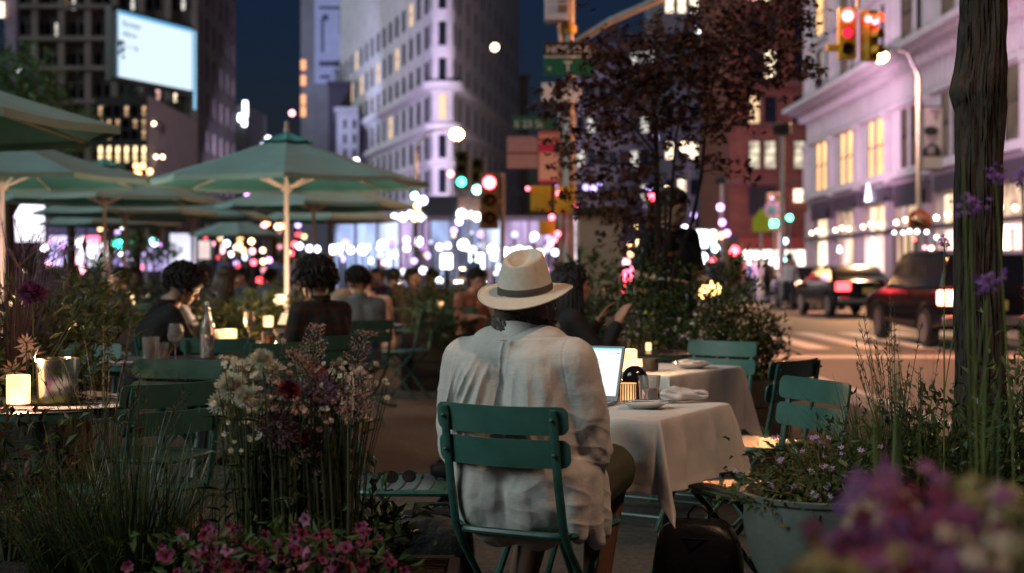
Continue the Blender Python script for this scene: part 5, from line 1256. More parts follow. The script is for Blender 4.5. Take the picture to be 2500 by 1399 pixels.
spec = '''1212 120 a 11 90|711 281 p 8 120|650 334 w 8 110|640 355 b 6 110|866 397 w 9 90|46 173 w 6 70|1010 443 b 10 60|1103 421 p 9 70|1010 484 c 10 58|1028 490 b 12 57|1018 505 y 9 56|1012 526 y 9 55.5|1021 512 o 7 55|
810 604 w 13 62|826 607 w 11 62|858 612 w 10 63|887 604 w 14 60|930 602 w 13 61|1025 597 w 13 60|988 592 y 8 59|994 610 a 9 59|1076 597 a 9 60|1094 598 a 8 60|1128 597 w 15 58|1148 607 w 12 59|1152 620 b 9 59|1199 606 w 14 58|1207 622 b 9 58|1230 610 w 14 57|1255 612 w 10 58|1270 610 w 13 58|1292 612 w 13 58|1315 614 a 12 58|1308 575 w 10 60|1355 615 b 9 60|1034 667 b 10 50|1068 680 b 10 50|1112 557 m 8 60|1120 548 b 9 60|1010 640 v 8 55|1045 630 v 9 56|960 620 a 8 57|940 640 p 7 57|905 630 b 8 58|842 630 v 8 58|1240 640 v 9 55|1222 648 c 8 50|1300 640 p 9 52|1330 655 p 8 52|1345 600 p 8 55|
655 545 o 9 58|640 550 p 8 58|678 553 a 8 58|690 556 o 8 57|606 475 m 8 50|485 482 w 8 60|553 588 c 8 60|521 600 p 8 55|537 612 p 8 54|560 616 b 7 55|584 592 o 9 56|580 607 a 8 56|596 608 o 8 56|618 590 y 8 58|596 622 a 8 56|618 618 p 8 57|616 636 r 8 57|640 610 a 7 58|505 600 v 7 58|500 635 w 9 52|506 660 w 9 50|720 590 r 8 60|730 556 v 8 60|735 605 b 9 60|754 606 w 9 60|773 605 w 9 60|700 620 y 7 58|660 630 m 8 56|640 640 y 7 55|575 640 v 7 56|545 578 w 6 62|
207 544 r 7 48|297 555 w 8 50|283 568 v 7 50|240 552 o 6 50|260 551 o 6 50|247 607 w 10 52|228 620 w 9 52|253 630 w 9 52|290 622 b 9 54|326 630 b 8 54|340 652 r 7 52|292 652 v 8 52|255 598 o 8 52|105 613 b 9 48|170 605 w 9 50|190 640 p 10 50|118 640 p 8 45|60 455 r 9 46|28 452 p 8 46|340 430 o 10 70|352 438 o 7 70|420 460 o 6 70|395 455 o 5 70|350 412 o 8 72|364 424 o 8 72|330 405 o 7 72|
1545 560 y 8 52|1562 612 c 11 48|1538 600 o 7 52|1558 597 y 8 52|1535 620 o 7 50|1520 640 p 8 50|1600 470 m 8 55|1588 455 v 8 55|1630 460 a 7 55|1675 558 b 8 48|1690 520 v 8 58|1743 605 c 10 60|1718 628 w 11 55|1715 640 w 9 55|1743 643 r 10 55|1757 508 m 10 62|1762 540 m 9 62|1770 575 m 9 62|1760 570 o 9 62|1710 72 w 8 120|1930 530 g 9 65|1820 632 c 8 60|1918 590 c 8 66|1672 358 a 8 90|1684 370 y 8 90|1665 352 a 7 90|1600 330 v 8 90|1580 500 v 8 60|1640 545 v 7 60|1610 565 m 7 60|1365 430 m 9 70|1366 455 v 9 70|1450 455 v 8 80|1430 462 v 7 80|1462 440 v 7 80|
2050 598 w 7 70|2048 612 b 10 68|2180 565 w 8 48|2200 572 w 9 48|2216 560 w 10 48|2240 566 w 10 47.5|2262 572 w 9 48|2274 600 a 12 48|2255 602 p 9 48|2290 575 c 9 48|2300 610 a 8 48|2235 590 r 6 48|2420 600 o 8 50|2460 603 o 8 50|2440 580 b 9 50|2470 560 b 7 50|1858 648 w 9 62|1880 640 w 10 62|1900 635 w 10 62|1845 620 w 9 63|1915 625 c 8 63|1870 622 w 8 63'''
rj = random.Random(91)
for ln_ in spec.replace('\n', '').split('|'):
    q = ln_.split()
    if len(q) >= 5: globe(float(q[0]) + rj.uniform(-5, 5), float(q[1]) + rj.uniform(-7, 7), q[2], float(q[3]) * (0.86 if float(q[0]) < 2000 else 0.5), float(q[4]))

for k_ in range(75):  # random globes made up to fill out the distant glow
    zn = k_ % 5
    px, py = (rj.uniform(780, 1350), rj.uniform(565, 668)) if zn < 2 else ((rj.uniform(500, 770), rj.uniform(560, 660)) if zn == 2 else ((rj.uniform(1505, 1610), rj.uniform(630, 705)) if zn == 3 else (rj.uniform(110, 400), rj.uniform(590, 660))))
    c_ = rj.choice('bvpabm') if zn < 2 else (rj.choice('ropyrb') if zn == 2 else (rj.choice('rrrpo') if zn == 3 else rj.choice('bvwpm')))
    globe(px, py, c_, rj.uniform(4, 9), rj.uniform(50, 62), rj.choice([0.25, 0.5]) if zn != 3 else 1.0)
for px, py, c_, r_ in ((1965, 690, 'r', 8), (1978, 702, 'r', 7), (1992, 694, 'r', 8), (1985, 716, 'p', 7), (1972, 722, 'r', 7), (1998, 720, 'r', 7), (1960, 706, 'p', 6), (2052, 690, 'y', 7), (2030, 700, 'b', 6), (2075, 692, 'b', 6), (2100, 700, 'r', 7), (2108, 716, 'r', 7), (1987, 676, 'p', 8), (1950, 690, 'a', 8)):  # coloured globes stand in for tail lights of the far traffic
    globe(px, py, c_, r_, 47)
# ---- cars
m_tyre = mat('tyre_rubber', (0.012, 0.012, 0.013), 0.8); m_rim = mat('alloy_rim', (0.45, 0.42, 0.42), 0.3, 0.9)
m_cglass = mat('car_window_glass', (0.008, 0.009, 0.012), 0.05, spec=0.8, coat=1.0)
m_tail = em('tail_light', (1.0, 0.05, 0.06), 5.0); m_brake = em('brake_light', (1.0, 0.22, 0.12), 16.0); m_head = em('headlight', (1.0, 0.95, 0.88), 14.0)
m_plate = mat('plate_yellow', (0.5, 0.36, 0.1), 0.6); m_chrome = mat('chrome', (0.6, 0.6, 0.6), 0.12, 1.0)
def make_car(label, loc, rz, paint, L=4.7, Wd=1.9, H=1.62, group=None, brake=False, suv=True):
    """nose towards +Y"""
    t = thing('parked_car' if False else 'car', label, 'car', loc, rz, group)
    h = L / 2; g = 0.24
    def arch(yc, r=0.40):
        return [(yc + r * cos(a * pi / 10), 0.34 + r * sin(a * pi / 10)) for a in range(0, 11)]
    ya, yb = h - 0.95, -h + 0.95
    low = [(-h + 0.04, 0.42), (-h, 0.62), (-h + 0.03, 0.98), (-h + 0.12, 1.04), (h - 1.35, 1.03), (h - 0.5, 0.93), (h - 0.12, 0.84), (h, 0.66), (h - 0.04, 0.36), (ya + 0.42, 0.30)]
    low += [(y, z) for (y, z) in arch(ya)] + [(yb + 0.42, 0.28)] + [(y, z) for (y, z) in arch(yb)] + [(yb - 0.44, 0.32)]
    b = MB(); n = len(low)
    xs = [(-Wd / 2 + 0.10, 0.94), (-Wd / 2, 1.0), (Wd / 2, 1.0), (Wd / 2 - 0.10, 0.94)]
    def sec(x, k, dz): return [(x, y * (1 - 0.012 * dz), z if z < 0.7 else z + 0.0) for (y, z) in low]
    b.add([(-Wd / 2 + 0.02, y, z) for (y, z) in low] + [(Wd / 2 - 0.02, y, z) for (y, z) in low],
          [tuple(range(n)), tuple(range(2 * n - 1, n - 1, -1))] + [(i, n + i, n + (i + 1) % n, (i + 1) % n) for i in range(n)])
    b.build('body', paint, t, bevel=0.05, bseg=3, angle=45)
    # cabin
    if suv: cab = [(-h + 0.10, 1.02), (-h + 0.32, H - 0.10), (-h + 0.7, H - 0.01), (0.1, H), (0.62, H - 0.06), (h - 1.30, 1.01)]
    else: cab = [(-h + 0.55, 1.0), (-h + 1.25, H - 0.06), (-0.4, H), (0.45, H - 0.05), (h - 1.3, 1.0)]
    wt = [1.0 if z < 1.1 else 0.80 for (y, z) in cab]
    m_ = len(cab)
    b = MB()
    b.add([(-Wd / 2 * w * 0.96, y, z) for (y, z), w in zip(cab, wt)] + [(Wd / 2 * w * 0.96, y, z) for (y, z), w in zip(cab, wt)],
          [tuple(range(m_))[::-1], tuple(range(m_, 2 * m_))] + [(i, (i + 1) % m_, m_ + (i + 1) % m_, m_ + i) for i in range(m_)])
    b.build('cabin', paint, t, bevel=0.05, bseg=2, angle=45)
    # side glass, rear glass, windscreen: plates 4 mm proud of the cabin
    for sx in (-1, 1):
        gl = [(cab[0][0] + 0.28, 1.06), (cab[1][0] + 0.22, H - 0.15), (cab[2][0] + 0.3 if suv else -0.3, H - 0.12), (cab[-2][0] - 0.12, H - 0.14), (cab[-1][0] - 0.25, 1.06)]
        def px_(z): return sx * (Wd / 2 * 0.96 * (1.0 - 0.20 * min(1, max(0, (z - 1.02) / (H - 0.12 - 1.02)))) + 0.006)
        pts = [(px_(z), y, z) for (y, z) in gl]; pin = [(x - sx * 0.01, y, z) for x, y, z in pts]
        k = len(pts)
        wb = MB().add(pts + pin, [tuple(range(k)), tuple(range(2 * k - 1, k - 1, -1))] + [(i, (i + 1) % k, k + (i + 1) % k, k + i) for i in range(k)])
        gw = wb.build('side_window', m_cglass, t, smooth=False)
        for yp in (-0.45, 0.5):
            MB().box((px_(1.3) + sx * 0.004, yp - (0.25 if not suv else 0), 1.28), (0.03, 0.07, 0.44)).build('pillar', paint, gw, smooth=False)
        mi = MB(); mi.ball((sx * (Wd / 2 + 0.10), h - 1.55, 1.08), (0.12, 0.07, 0.09), 12, 8); mi.build('mirror', paint, t)
        for yc in (ya, yb):
            w = MB(); w.lathe([(0.20, -0.1), (0.31, -0.1), (0.34, -0.07), (0.345, 0.0), (0.34, 0.07), (0.31, 0.1), (0.21, 0.1), (0.20, 0.0)], 26, M=Matrix.Translation((sx * (Wd / 2 - 0.11), yc, 0.345)) @ Matrix.Rotation(pi / 2, 4, 'Y'))
            wo = w.build('wheel', m_tyre, t)
            r_ = MB(); r_.lathe([(0, 0.0), (0.06, 0.012), (0.22, -0.01), (0.25, 0.03)], 20, M=Matrix.Translation((sx * (Wd / 2 - 0.035), yc, 0.345)) @ Matrix.Rotation(sx * pi / 2, 4, 'Y'))
            for q in range(5):
                a = 2 * pi * q / 5
                r_.box((sx * (Wd / 2 - 0.025), yc + 0.11 * cos(a), 0.345 + 0.11 * sin(a)), (0.03, 0.045, 0.2), M=Matrix.Translation((sx * (Wd / 2 - 0.025), yc + 0.11 * cos(a), 0.345 + 0.11 * sin(a))) @ Matrix.Rotation(a + pi / 2, 4, 'X') @ Matrix.Translation((-sx * (Wd / 2 - 0.025), -yc - 0.11 * cos(a), -0.345 - 0.11 * sin(a))))
            r_.build('rim', m_rim, wo)
        MB().box((sx * (Wd / 2 - 0.20), -h + 0.02, 0.88), (0.40, 0.18, 0.24)).build('tail_light', m_brake if brake else m_tail, t, bevel=0.03)
        MB().box((sx * (Wd / 2 - 0.26), h - 0.13, 0.72), (0.42, 0.18, 0.13)).build('headlight', m_head, t, bevel=0.03)
        MB().box((sx * (Wd / 2 - 0.02), 0.0, 0.42), (0.03, L - 2.9, 0.07)).build('side_trim', m_chrome, t, smooth=False)
        for yp in (0.45, -0.55): MB().box((sx * (Wd / 2 + 0.0), yp, 0.93), (0.03, 0.18, 0.025)).build('door_handle', m_chrome, t, smooth=False)
    b = MB(); rw = [(cab[0][0] + 0.04, 1.06), (cab[1][0] - 0.0, H - 0.16)]
    b.add([(-Wd * 0.42, rw[0][0] - 0.03, 1.06), (Wd * 0.42, rw[0][0] - 0.03, 1.06), (Wd * 0.36, rw[1][0] - 0.045, H - 0.18), (-Wd * 0.36, rw[1][0] - 0.045, H - 0.18)], [(0, 1, 2, 3)]); b.build('rear_window', m_cglass, t, smooth=False)
    b = MB(); b.add([(-Wd * 0.42, cab[-1][0] + 0.01, 1.04), (Wd * 0.42, cab[-1][0] + 0.01, 1.04), (Wd * 0.36, cab[-2][0] + 0.05, H - 0.09), (-Wd * 0.36, cab[-2][0] + 0.05, H - 0.09)], [(3, 2, 1, 0)]); b.build('windscreen', m_cglass, t, smooth=False)
    MB().box((0, -h - 0.03, 0.50), (Wd - 0.1, 0.12, 0.16)).build('bumper', m_rim if suv else m_chrome, t, bevel=0.03)
    MB().box((0, -h - 0.015, 0.76), (0.32, 0.02, 0.16)).build('number_plate', m_plate, t, smooth=False)
    return t
m_pblack = mat('black_car_paint', (0.007, 0.007, 0.009), 0.10, 0.0, coat=0.6, spec=0.4); m_pgrey = mat('grey_car_paint', (0.006, 0.006, 0.009), 0.09, 0.0, coat=0.3, spec=0.3)
m_ptaxi = mat('taxi_yellow', (0.55, 0.34, 0.01), 0.3, coat=0.8); m_pwhite = mat('white_car_paint', (0.5, 0.5, 0.52), 0.3, coat=0.8)
RZ = -0.12
make_car('big dark grey sport utility car with glowing brake light, half behind the trunk', (8.10, 26.2, RZ), radians(0), m_pgrey, 5.0, 1.98, 1.70, 'cars in the street', True)
c1 = make_car('black saloon with reflections ahead of the big dark car', (9.9, 42.5, RZ), radians(4), m_pblack, 4.7, 1.85, 1.5, 'cars in the street', False, False)
def car2(px, Yq, label, rz=0, src=None): return dup(src or c1, (PX(px, Yq), Yq, RZ), radians(rz), label, 'cars in the street')
car2(1975, 50, 'dark saloon with red tail lights at the end of the queue')
car2(2035, 62, 'dark saloon second in the far queue by the white building')
tx = make_car('yellow cab far up the street past the crossing', (PX(1930, 75), 75, RZ), 0, m_ptaxi, 4.7, 1.85, 1.5, 'cars in the street', False, False)
wc = make_car('white car facing the camera in the far traffic by the pavilion', (PX(1290, 70), 70, 0.0), radians(180), m_pwhite, 4.7, 1.85, 1.5, 'cars in the street', False, False)
car2(1160, 74, 'white car facing us in front of the glass pavilion', 176, wc)
car2(940, 76, 'white car facing us at the left end of the pavilion', 184, wc)
car2(1532, 40, 'dark saloon whose red lights show beside the beige pillar', 6)
car2(1575, 46, 'dark saloon braking behind the standing man', -4)
car2(600, 68, 'dark saloon with red lights beyond the umbrella poles', 10)
car2(740, 72, 'yellow cab beyond the large umbrella pole', 12, tx)
# beige stone pillar
t = thing('stone_pillar', 'beige square stone pillar between corner pole and standing man', 'pillar', (PX(1463, 20), 20, 0))
MB().box((0, 0, 1.0), (0.62, 0.5, 2.0)).build('shaft', mat('beige_stone', (0.30, 0.22, 0.16), 0.9, var=0.15, vscale=2, bump=0.2, bscale=20), t, bevel=0.02)
MB().box((0, 0, 2.04), (0.74, 0.62, 0.12)).build('cap', m_signbr, t, bevel=0.01)
# white market stands on the far pavement
for px, Yq, lb in ((1862, 58, 'small white stand with dark pot before the lit shop'), (1900, 57, 'white stand under the brightest shop lights')):
    t = thing('white_stand', lb, 'stand', (PX(px, Yq), Yq, 0))
    MB().box((0, 0, 0.5), (0.5, 0.4, 1.0)).build('cabinet', m_pwhite, t, bevel=0.02); MB().box((0, 0, 1.03), (0.62, 0.5, 0.06)).build('top', m_pwhite, t, bevel=0.01)
# ================================================================ people
m_skin = mat('skin_warm', (0.40, 0.22, 0.15), 0.55, var=0.10, vscale=18, spec=0.4)
m_skin2 = mat('skin_light', (0.46, 0.28, 0.20), 0.55, var=0.10, vscale=18, spec=0.4)
m_hairk = mat('black_hair', (0.008, 0.007, 0.007), 0.6, var=0.3, vscale=40)
m_hairb = mat('brown_hair', (0.035, 0.017, 0.010), 0.5, var=0.4, vscale=40)
m_haira = mat('auburn_hair', (0.11, 0.04, 0.02), 0.5, var=0.4, vscale=40)
m_hairg = mat('greying_brown_hair', (0.030, 0.022, 0.017), 0.5, col2=(0.10, 0.085, 0.07), vscale=60)
m_eye = mat('eye', (0.02, 0.015, 0.012), 0.1, coat=1.0)
def cap(b, p, q, r0, r1, n=12):
    p, q = Vector(p), Vector(q); d = (q - p)
    if d.length < 1e-5: b.ball(p, r0, n, 8); return
    dn = d.normalized(); pts, rs = [], []
    for a in range(0, 4): pts.append(p - dn * r0 * cos(a * pi / 6)); rs.append(max(0.0008, r0 * sin(a * pi / 6)))
    for a in range(3, -1, -1): pts.append(q + dn * r1 * cos(a * pi / 6)); rs.append(max(0.0008, r1 * sin(a * pi / 6)))
    b.tube(pts, rs, n)
def chain(b, pts, rs, n=12):
    for i in range(len(pts) - 1): cap(b, pts[i], pts[i + 1], rs[i], rs[i + 1], n)
def hand(b, w, d, n, side=1, curl=0.5, s=1.0):
    """palm at w pointing along d, back of the hand towards n; five bent fingers"""
    d = Vector(d).normalized(); n = Vector(n); sd = d.cross(n).normalized(); n = sd.cross(d).normalized()
    w = Vector(w)
    for k in (-1, -0.33, 0.33, 1):
        cap(b, w + sd * k * 0.018 * s, w + d * 0.078 * s + sd * k * 0.031 * s, 0.0155 * s, 0.0125 * s, 8)
    for k, L in ((-1, 0.060), (-0.33, 0.078), (0.33, 0.086), (1, 0.074)):
        p = w + d * 0.082 * s + sd * k * 0.031 * s; dd = d.copy(); r = 0.0088 * s
        for j, f in enumerate((0.45, 0.32, 0.23)):
            dd = (dd - n * curl * (0.35 + 0.25 * j + 0.05 * k)).normalized(); q = p + dd * L * f * s; cap(b, p, q, r, r * 0.9, 8); p = q; r *= 0.9
    p = w + d * 0.02 * s + sd * side * 0.028 * s; dd = (d * 0.65 + sd * side * 0.7 - n * 0.3).normalized()
    for f, r in ((0.045, 0.0115), (0.032, 0.010), (0.024, 0.009)):
        q = p + dd * f * s; cap(b, p, q, r * s, r * 0.92 * s, 8); p = q; dd = (dd + d * 0.3 - n * 0.2 * curl).normalized()
def head(b, c, M, k=1.0):
    """face towards +Y of M"""
    def T(x, y, z): return Vector(c) + M @ Vector((x * k, y * k, z * k))
    b.ball(c, (0.076 * k, 0.094 * k, 0.10 * k), 20, 14, M=M)
    b.ball(T(0, -0.018, 0.022), (0.074 * k, 0.088 * k, 0.088 * k), 18, 12, M=M)
    b.ball(T(0, 0.036, -0.058), (0.055 * k, 0.056 * k, 0.058 * k), 16, 10, M=M)     # jaw
    b.ball(T(0, 0.072, -0.092), (0.022 * k, 0.02 * k, 0.02 * k), 10, 8, M=M)        # chin
    cap(b, T(0, 0.088, 0.012), T(0, 0.110, -0.026), 0.010 * k, 0.0155 * k, 8)       # nose
    for sx in (-1, 1):
        b.ball(T(sx * 0.012, 0.100, -0.03), 0.010 * k, 8, 6, M=M)
        b.ball(T(sx * 0.079, -0.004, -0.008), (0.011 * k, 0.022 * k, 0.034 * k), 10, 8, M=M)
        cap(b, T(sx * 0.014, 0.086, 0.028), T(sx * 0.046, 0.076, 0.026), 0.010 * k, 0.009 * k, 8)  # brow
        b.ball(T(sx * 0.045, 0.062, -0.018), (0.022 * k, 0.02 * k, 0.02 * k), 8, 6, M=M)
    cap(b, T(-0.022, 0.088, -0.060), T(0.022, 0.088, -0.060), 0.008 * k, 0.008 * k, 8); cap(b, T(-0.017, 0.087, -0.071), T(0.017, 0.087, -0.071), 0.008 * k, 0.008 * k, 8)
def eyes(t, c, M, k=1.0):
    b = MB()
    for sx in (-1, 1): b.ball(Vector(c) + M @ Vector((sx * 0.031 * k, 0.082 * k, 0.008 * k)), 0.0125 * k, 10, 8)
    b.build('eyes', m_eye, t)
def remesh(o, vox, smooth=6):
    r = o.modifiers.new('remesh', 'REMESH'); r.mode = 'VOXEL'; r.voxel_size = vox; r.use_smooth_shade = True
    s = o.modifiers.new('smooth', 'SMOOTH'); s.iterations = smooth; s.factor = 0.5
    return o
def bake(o):
    dg = bpy.context.evaluated_depsgraph_get(); dg.update()
    me = bpy.data.meshes.new_from_object(o.evaluated_get(dg)); old = o.data
    mats = [m for m in old.materials]
    o.modifiers.clear(); o.data = me; me.name = old.name
    if not me.materials:
        for m in mats: me.materials.append(m)
    return me
def hair_mass(t, c, M, m, r=(0.088, 0.102, 0.092), off=(0, -0.018, 0.036), curl=0.012, n=260, ln=0.05, seed=1, long=0.0, name='hair', full=1.0):
    """scalp cap plus many short curled locks"""
    rr = random.Random(seed); b = MB(); c = Vector(c)
    o = c + M @ Vector(off)
    b.ball(o, (r[0] * 0.97, r[1] * 0.97, r[2] * 0.97), 18, 12, M=M)
    for k in range(int(n * 2.0)):
        d = Vector((rr.gauss(0, 1), rr.gauss(-0.35, 1), rr.gauss(0.35, 1))).normalized()
        if d.y > 0.35 and d.z < 0.45: continue
        if d.z < -0.75: continue
        p = o + M @ Vector((d.x * r[0] * .93, d.y * r[1] * .93, d.z * r[2] * .93)); dd = M @ d
        tang = dd.cross(Vector((rr.gauss(0, 1), rr.gauss(0, 1), rr.gauss(0, 1)))).normalized()
        L = ln * rr.uniform(0.6, 1.3)
        pts = [p]
        for j in range(1, 5):
            f = j / 4
            pts.append(p + dd * L * 0.42 * full * sin(f * 2.2) + tang * L * f * 0.8 + Vector((0, 0, -L * 0.5 * f * f)))
        b.tube(pts, [0.0058, 0.0066, 0.006, 0.0048, 0.002], 5)
    if long:
        for k in range(170):
            a = rr.uniform(pi * 0.85, pi * 2.15)
            p = o + M @ Vector((r[0] * 0.98 * cos(a), r[1] * 0.98 * sin(a), rr.uniform(-0.02, 0.05)))
            L = long * rr.uniform(0.8, 1.05); q = M @ Vector((cos(a) * 0.012, sin(a) * 0.025 - 0.01, 0))
            b.tube([p, p + q + Vector((0, 0, -L * .35)), p + q * 1.4 + Vector((rr.gauss(0, .006), rr.gauss(0, .006), -L * .7)), p + q * 1.2 + Vector((rr.gauss(0, .01), rr.gauss(0, .01), -L))], [0.011, 0.011, 0.009, 0.003], 5)
    return b.build(name, m, t)

def person(label, loc, rz, shirt, trousers, hair, pose='sit', group=None, lean=0.0, turn=0.0, nod=0.0, k=1.0, arms='table', vox=0.011, long=0.0, sleeves=True, hn=200, hr=(0.088, 0.102, 0.092), skin=None, face=True, tilt=0.0, side=0.0, curlfull=1.0, seed=1):
    if pose in ('sit', 'cross'): k *= 0.935
    t = thing('person', label, 'person', loc, rz, group); t.scale = (k, k, k)
    skin = skin or m_skin
    zp = 0.545 if pose in ('sit', 'cross') else 0.93
    pel = Vector((0, -0.06, zp)); L = lean
    def sp(h, f=0.0): return Vector((side * h, -0.06 + L * h + f, zp + h * (1 - 0.25 * L * L)))
    waist, chest, neckb, = sp(0.18), sp(0.36), sp(0.50)
    hc = sp(0.665, 0.035) + Vector((0, 0.02 * nod, 0))
    M = Matrix.Rotation(turn, 3, 'Z') @ Matrix.Rotation(tilt, 3, 'Y') @ Matrix.Rotation(-nod, 3, 'X')
    sh = [sp(0.465) + Vector((s * 0.175, 0, 0)) for s in (-1, 1)]
    if pose == 'sit':
        hip = [pel + Vector((s * 0.085, 0.02, -0.03)) for s in (-1, 1)]; knee = [Vector((s * 0.12, 0.40, 0.50)) for s in (-1, 1)]; ank = [Vector((s * 0.12, 0.36, 0.08)) for s in (-1, 1)]
    elif pose == 'cross':
        hip = [pel + Vector((s * 0.085, 0.02, -0.03)) for s in (-1, 1)]; knee = [Vector((-0.1, 0.40, 0.50)), Vector((0.05, 0.42, 0.60))]; ank = [Vector((-0.1, 0.36, 0.08)), Vector((-0.12, 0.62, 0.30))]
    elif pose == 'walk':
        hip = [pel + Vector((s * 0.085, 0.04, -0.02)) for s in (-1, 1)]; knee = [Vector((-0.09, 0.12, 0.50)), Vector((0.09, -0.06, 0.48))]; ank = [Vector((-0.09, 0.20, 0.09)), Vector((0.09, -0.36, 0.16))]
    else:
        hip = [pel + Vector((s * 0.085, 0.04, -0.02)) for s in (-1, 1)]; knee = [Vector((s * 0.10, 0.0, 0.49)) for s in (-1, 1)]; ank = [Vector((s * 0.11, -0.04, 0.09)) for s in (-1, 1)]
    el, wr = [], []
    for i, s in enumerate((-1, 1)):
        if arms == 'table': e = sh[i] + Vector((s * 0.07, 0.12, -0.24)); w = e + Vector((-s * 0.09, 0.22, 0.03))
        elif arms == 'up': e = sh[i] + Vector((s * 0.06, 0.16, -0.22)); w = e + Vector((-s * 0.05, 0.12, 0.20))
        elif arms == 'phone': e = sh[i] + Vector((s * 0.04, 0.06, -0.26)); w = e + Vector((-s * 0.11, 0.20, 0.10))
        elif arms == 'belly': e = sh[i] + Vector((s * 0.08, -0.02, -0.27)); w = e + Vector((-s * 0.12, 0.22, -0.02))
        else: e = sh[i] + Vector((s * 0.06, -0.03, -0.28)); w = e + Vector((s * 0.0, 0.07, -0.24))
        el.append(e); wr.append(w)
    b = MB()
    head(b, hc, M); cap(b, neckb + Vector((0, 0, -0.02)), hc + M @ Vector((0, -0.015, -0.05)), 0.056, 0.052)
    for a_, b_, r0, r1 in ((pel, waist, 0.125, 0.115), (waist, chest, 0.115, 0.12)):
        for s in (-1, 1): cap(b, a_ + Vector((s * 0.04, 0, 0)), b_ + Vector((s * 0.045, 0, 0)), r0 * 0.85, r1 * 0.85)
    for i, s in enumerate((-1, 1)):
        cap(b, chest + Vector((s * 0.05, 0, 0.05)), sh[i], 0.085, 0.052); cap(b, neckb, sh[i], 0.055, 0.05)
        chain(b, [sh[i], el[i], wr[i]], [0.048, 0.039, 0.026])
        d = (wr[i] - el[i]); hand(b, wr[i], d, Vector((0, 0, 1)) if arms != 'down' else Vector((s, 0, 0)), -s if True else s, 0.5)
        chain(b, [hip[i], knee[i], ank[i]], [0.082, 0.056, 0.037]); cap(b, ank[i], ank[i] + Vector((0, 0.13, -0.045)), 0.035, 0.026)
    remesh(b.build('body', skin, t), vox)
    if face: eyes(t, hc, M)
    # shirt
    b = MB()
    for s in (-1, 1):
        cap(b, pel + Vector((s * 0.055, 0, 0.0)), waist + Vector((s * 0.055, 0, 0)), 0.122, 0.115)
        cap(b, waist + Vector((s * 0.055, 0, 0)), chest + Vector((s * 0.062, 0, 0)), 0.115, 0.122)
    for i, s in enumerate((-1, 1)):
        cap(b, chest + Vector((s * 0.06, 0, 0.04)), sh[i], 0.10, 0.068); cap(b, neckb + Vector((0, -0.005, -0.02)), sh[i], 0.068, 0.064)
        if sleeves: chain(b, [sh[i], el[i], el[i].lerp(wr[i], 0.86)], [0.066, 0.056, 0.042])
        else: chain(b, [sh[i], sh[i].lerp(el[i], 0.72)], [0.066, 0.062])
    remesh(b.build('shirt', shirt, t), vox * 1.15, 4)
    MB().lathe([(0.064, -0.012), (0.066, 0.022), (0.058, 0.024), (0.056, -0.012)], 18, c=tuple(neckb + Vector((0, 0.0, 0.045)))).build('collar', shirt, t)
    b = MB()
    for i, s in enumerate((-1, 1)): cap(b, pel + Vector((s * 0.05, 0, 0.02)), hip[i], 0.115, 0.10); chain(b, [hip[i], knee[i], ank[i].lerp(knee[i], 0.05)], [0.098, 0.073, 0.055])
    remesh(b.build('trousers', trousers, t), vox * 1.15, 4)
    for i in (0, 1):
        b = MB(); cap(b, ank[i] + Vector((0, -0.03, -0.045)), ank[i] + Vector((0, 0.13, -0.048)), 0.042, 0.036); b.build('shoe', m_blackm, t)
    hair_mass(t, hc, M, hair, hr, n=hn, long=long, seed=seed, full=curlfull)
    return t
m_tblk = mat('black_cotton', (0.010, 0.010, 0.012), 0.85, var=0.3, vscale=8, bump=0.2, bscale=60)
m_jean = mat('dark_denim', (0.015, 0.018, 0.03), 0.85, var=0.3, vscale=8)
def plaid(name, base, line):
    m = mat(name, base, 0.9); nt = m.node_tree; bs = nt.nodes['Principled BSDF']
    tc = nt.nodes.new('ShaderNodeTexCoord'); w = nt.nodes.new('ShaderNodeTexWave'); w.bands_direction = 'X'; w.inputs['Scale'].default_value = 4.2; w.inputs['Distortion'].default_value = 0.4
    w2 = nt.nodes.new('ShaderNodeTexWave'); w2.bands_direction = 'Z'; w2.inputs['Scale'].default_value = 2.6
    nt.links.new(tc.outputs['Object'], w.inputs['Vector']); nt.links.new(tc.outputs['Object'], w2.inputs['Vector'])
    mx = nt.nodes.new('ShaderNodeMath'); mx.operation = 'MAXIMUM'; nt.links.new(w.outputs['Fac'], mx.inputs[0]); nt.links.new(w2.outputs['Fac'], mx.inputs[1])
    r = nt.nodes.new('ShaderNodeValToRGB'); r.color_ramp.elements[0].position = 0.82; r.color_ramp.elements[0].color = (*base, 1); r.color_ramp.elements[1].position = 0.97; r.color_ramp.elements[1].color = (*line, 1)
    nt.links.new(mx.outputs[0], r.inputs['Fac']); nt.links.new(r.outputs['Color'], bs.inputs['Base Color']); return m
def at_px(px, Y): return (PX(px, Y), Y, 0)
person('man in black leaning over the round table, curly black hair', at_px(352, 8.75), radians(-62), m_tblk, m_tblk, m_hairk, lean=0.42, nod=0.55, turn=radians(-10), arms='table', vox=0.009, hn=420, hr=(0.118, 0.122, 0.095), curlfull=1.5, k=1.02, skin=m_skin2, seed=3)
person('person in dark plaid jacket with bushy black hair, looking at a phone', at_px(785, 8.62), radians(48), plaid('plaid_flannel', (0.012, 0.016, 0.016), (0.045, 0.018, 0.012)), m_jean, m_hairk, lean=0.14, nod=0.25, arms='phone', vox=0.009, hn=460, hr=(0.122, 0.124, 0.112), curlfull=1.3, k=1.03, skin=m_skin2, seed=5)
person('person in blue grey shirt with short black hair, back to the camera', at_px(878, 11.4), radians(28), mat('blue_grey_shirt', (0.17, 0.23, 0.26), 0.9, var=0.12), m_jean, m_hairk, lean=0.12, nod=0.3, hn=240, hr=(0.096, 0.106, 0.097), skin=m_skin2, seed=7)
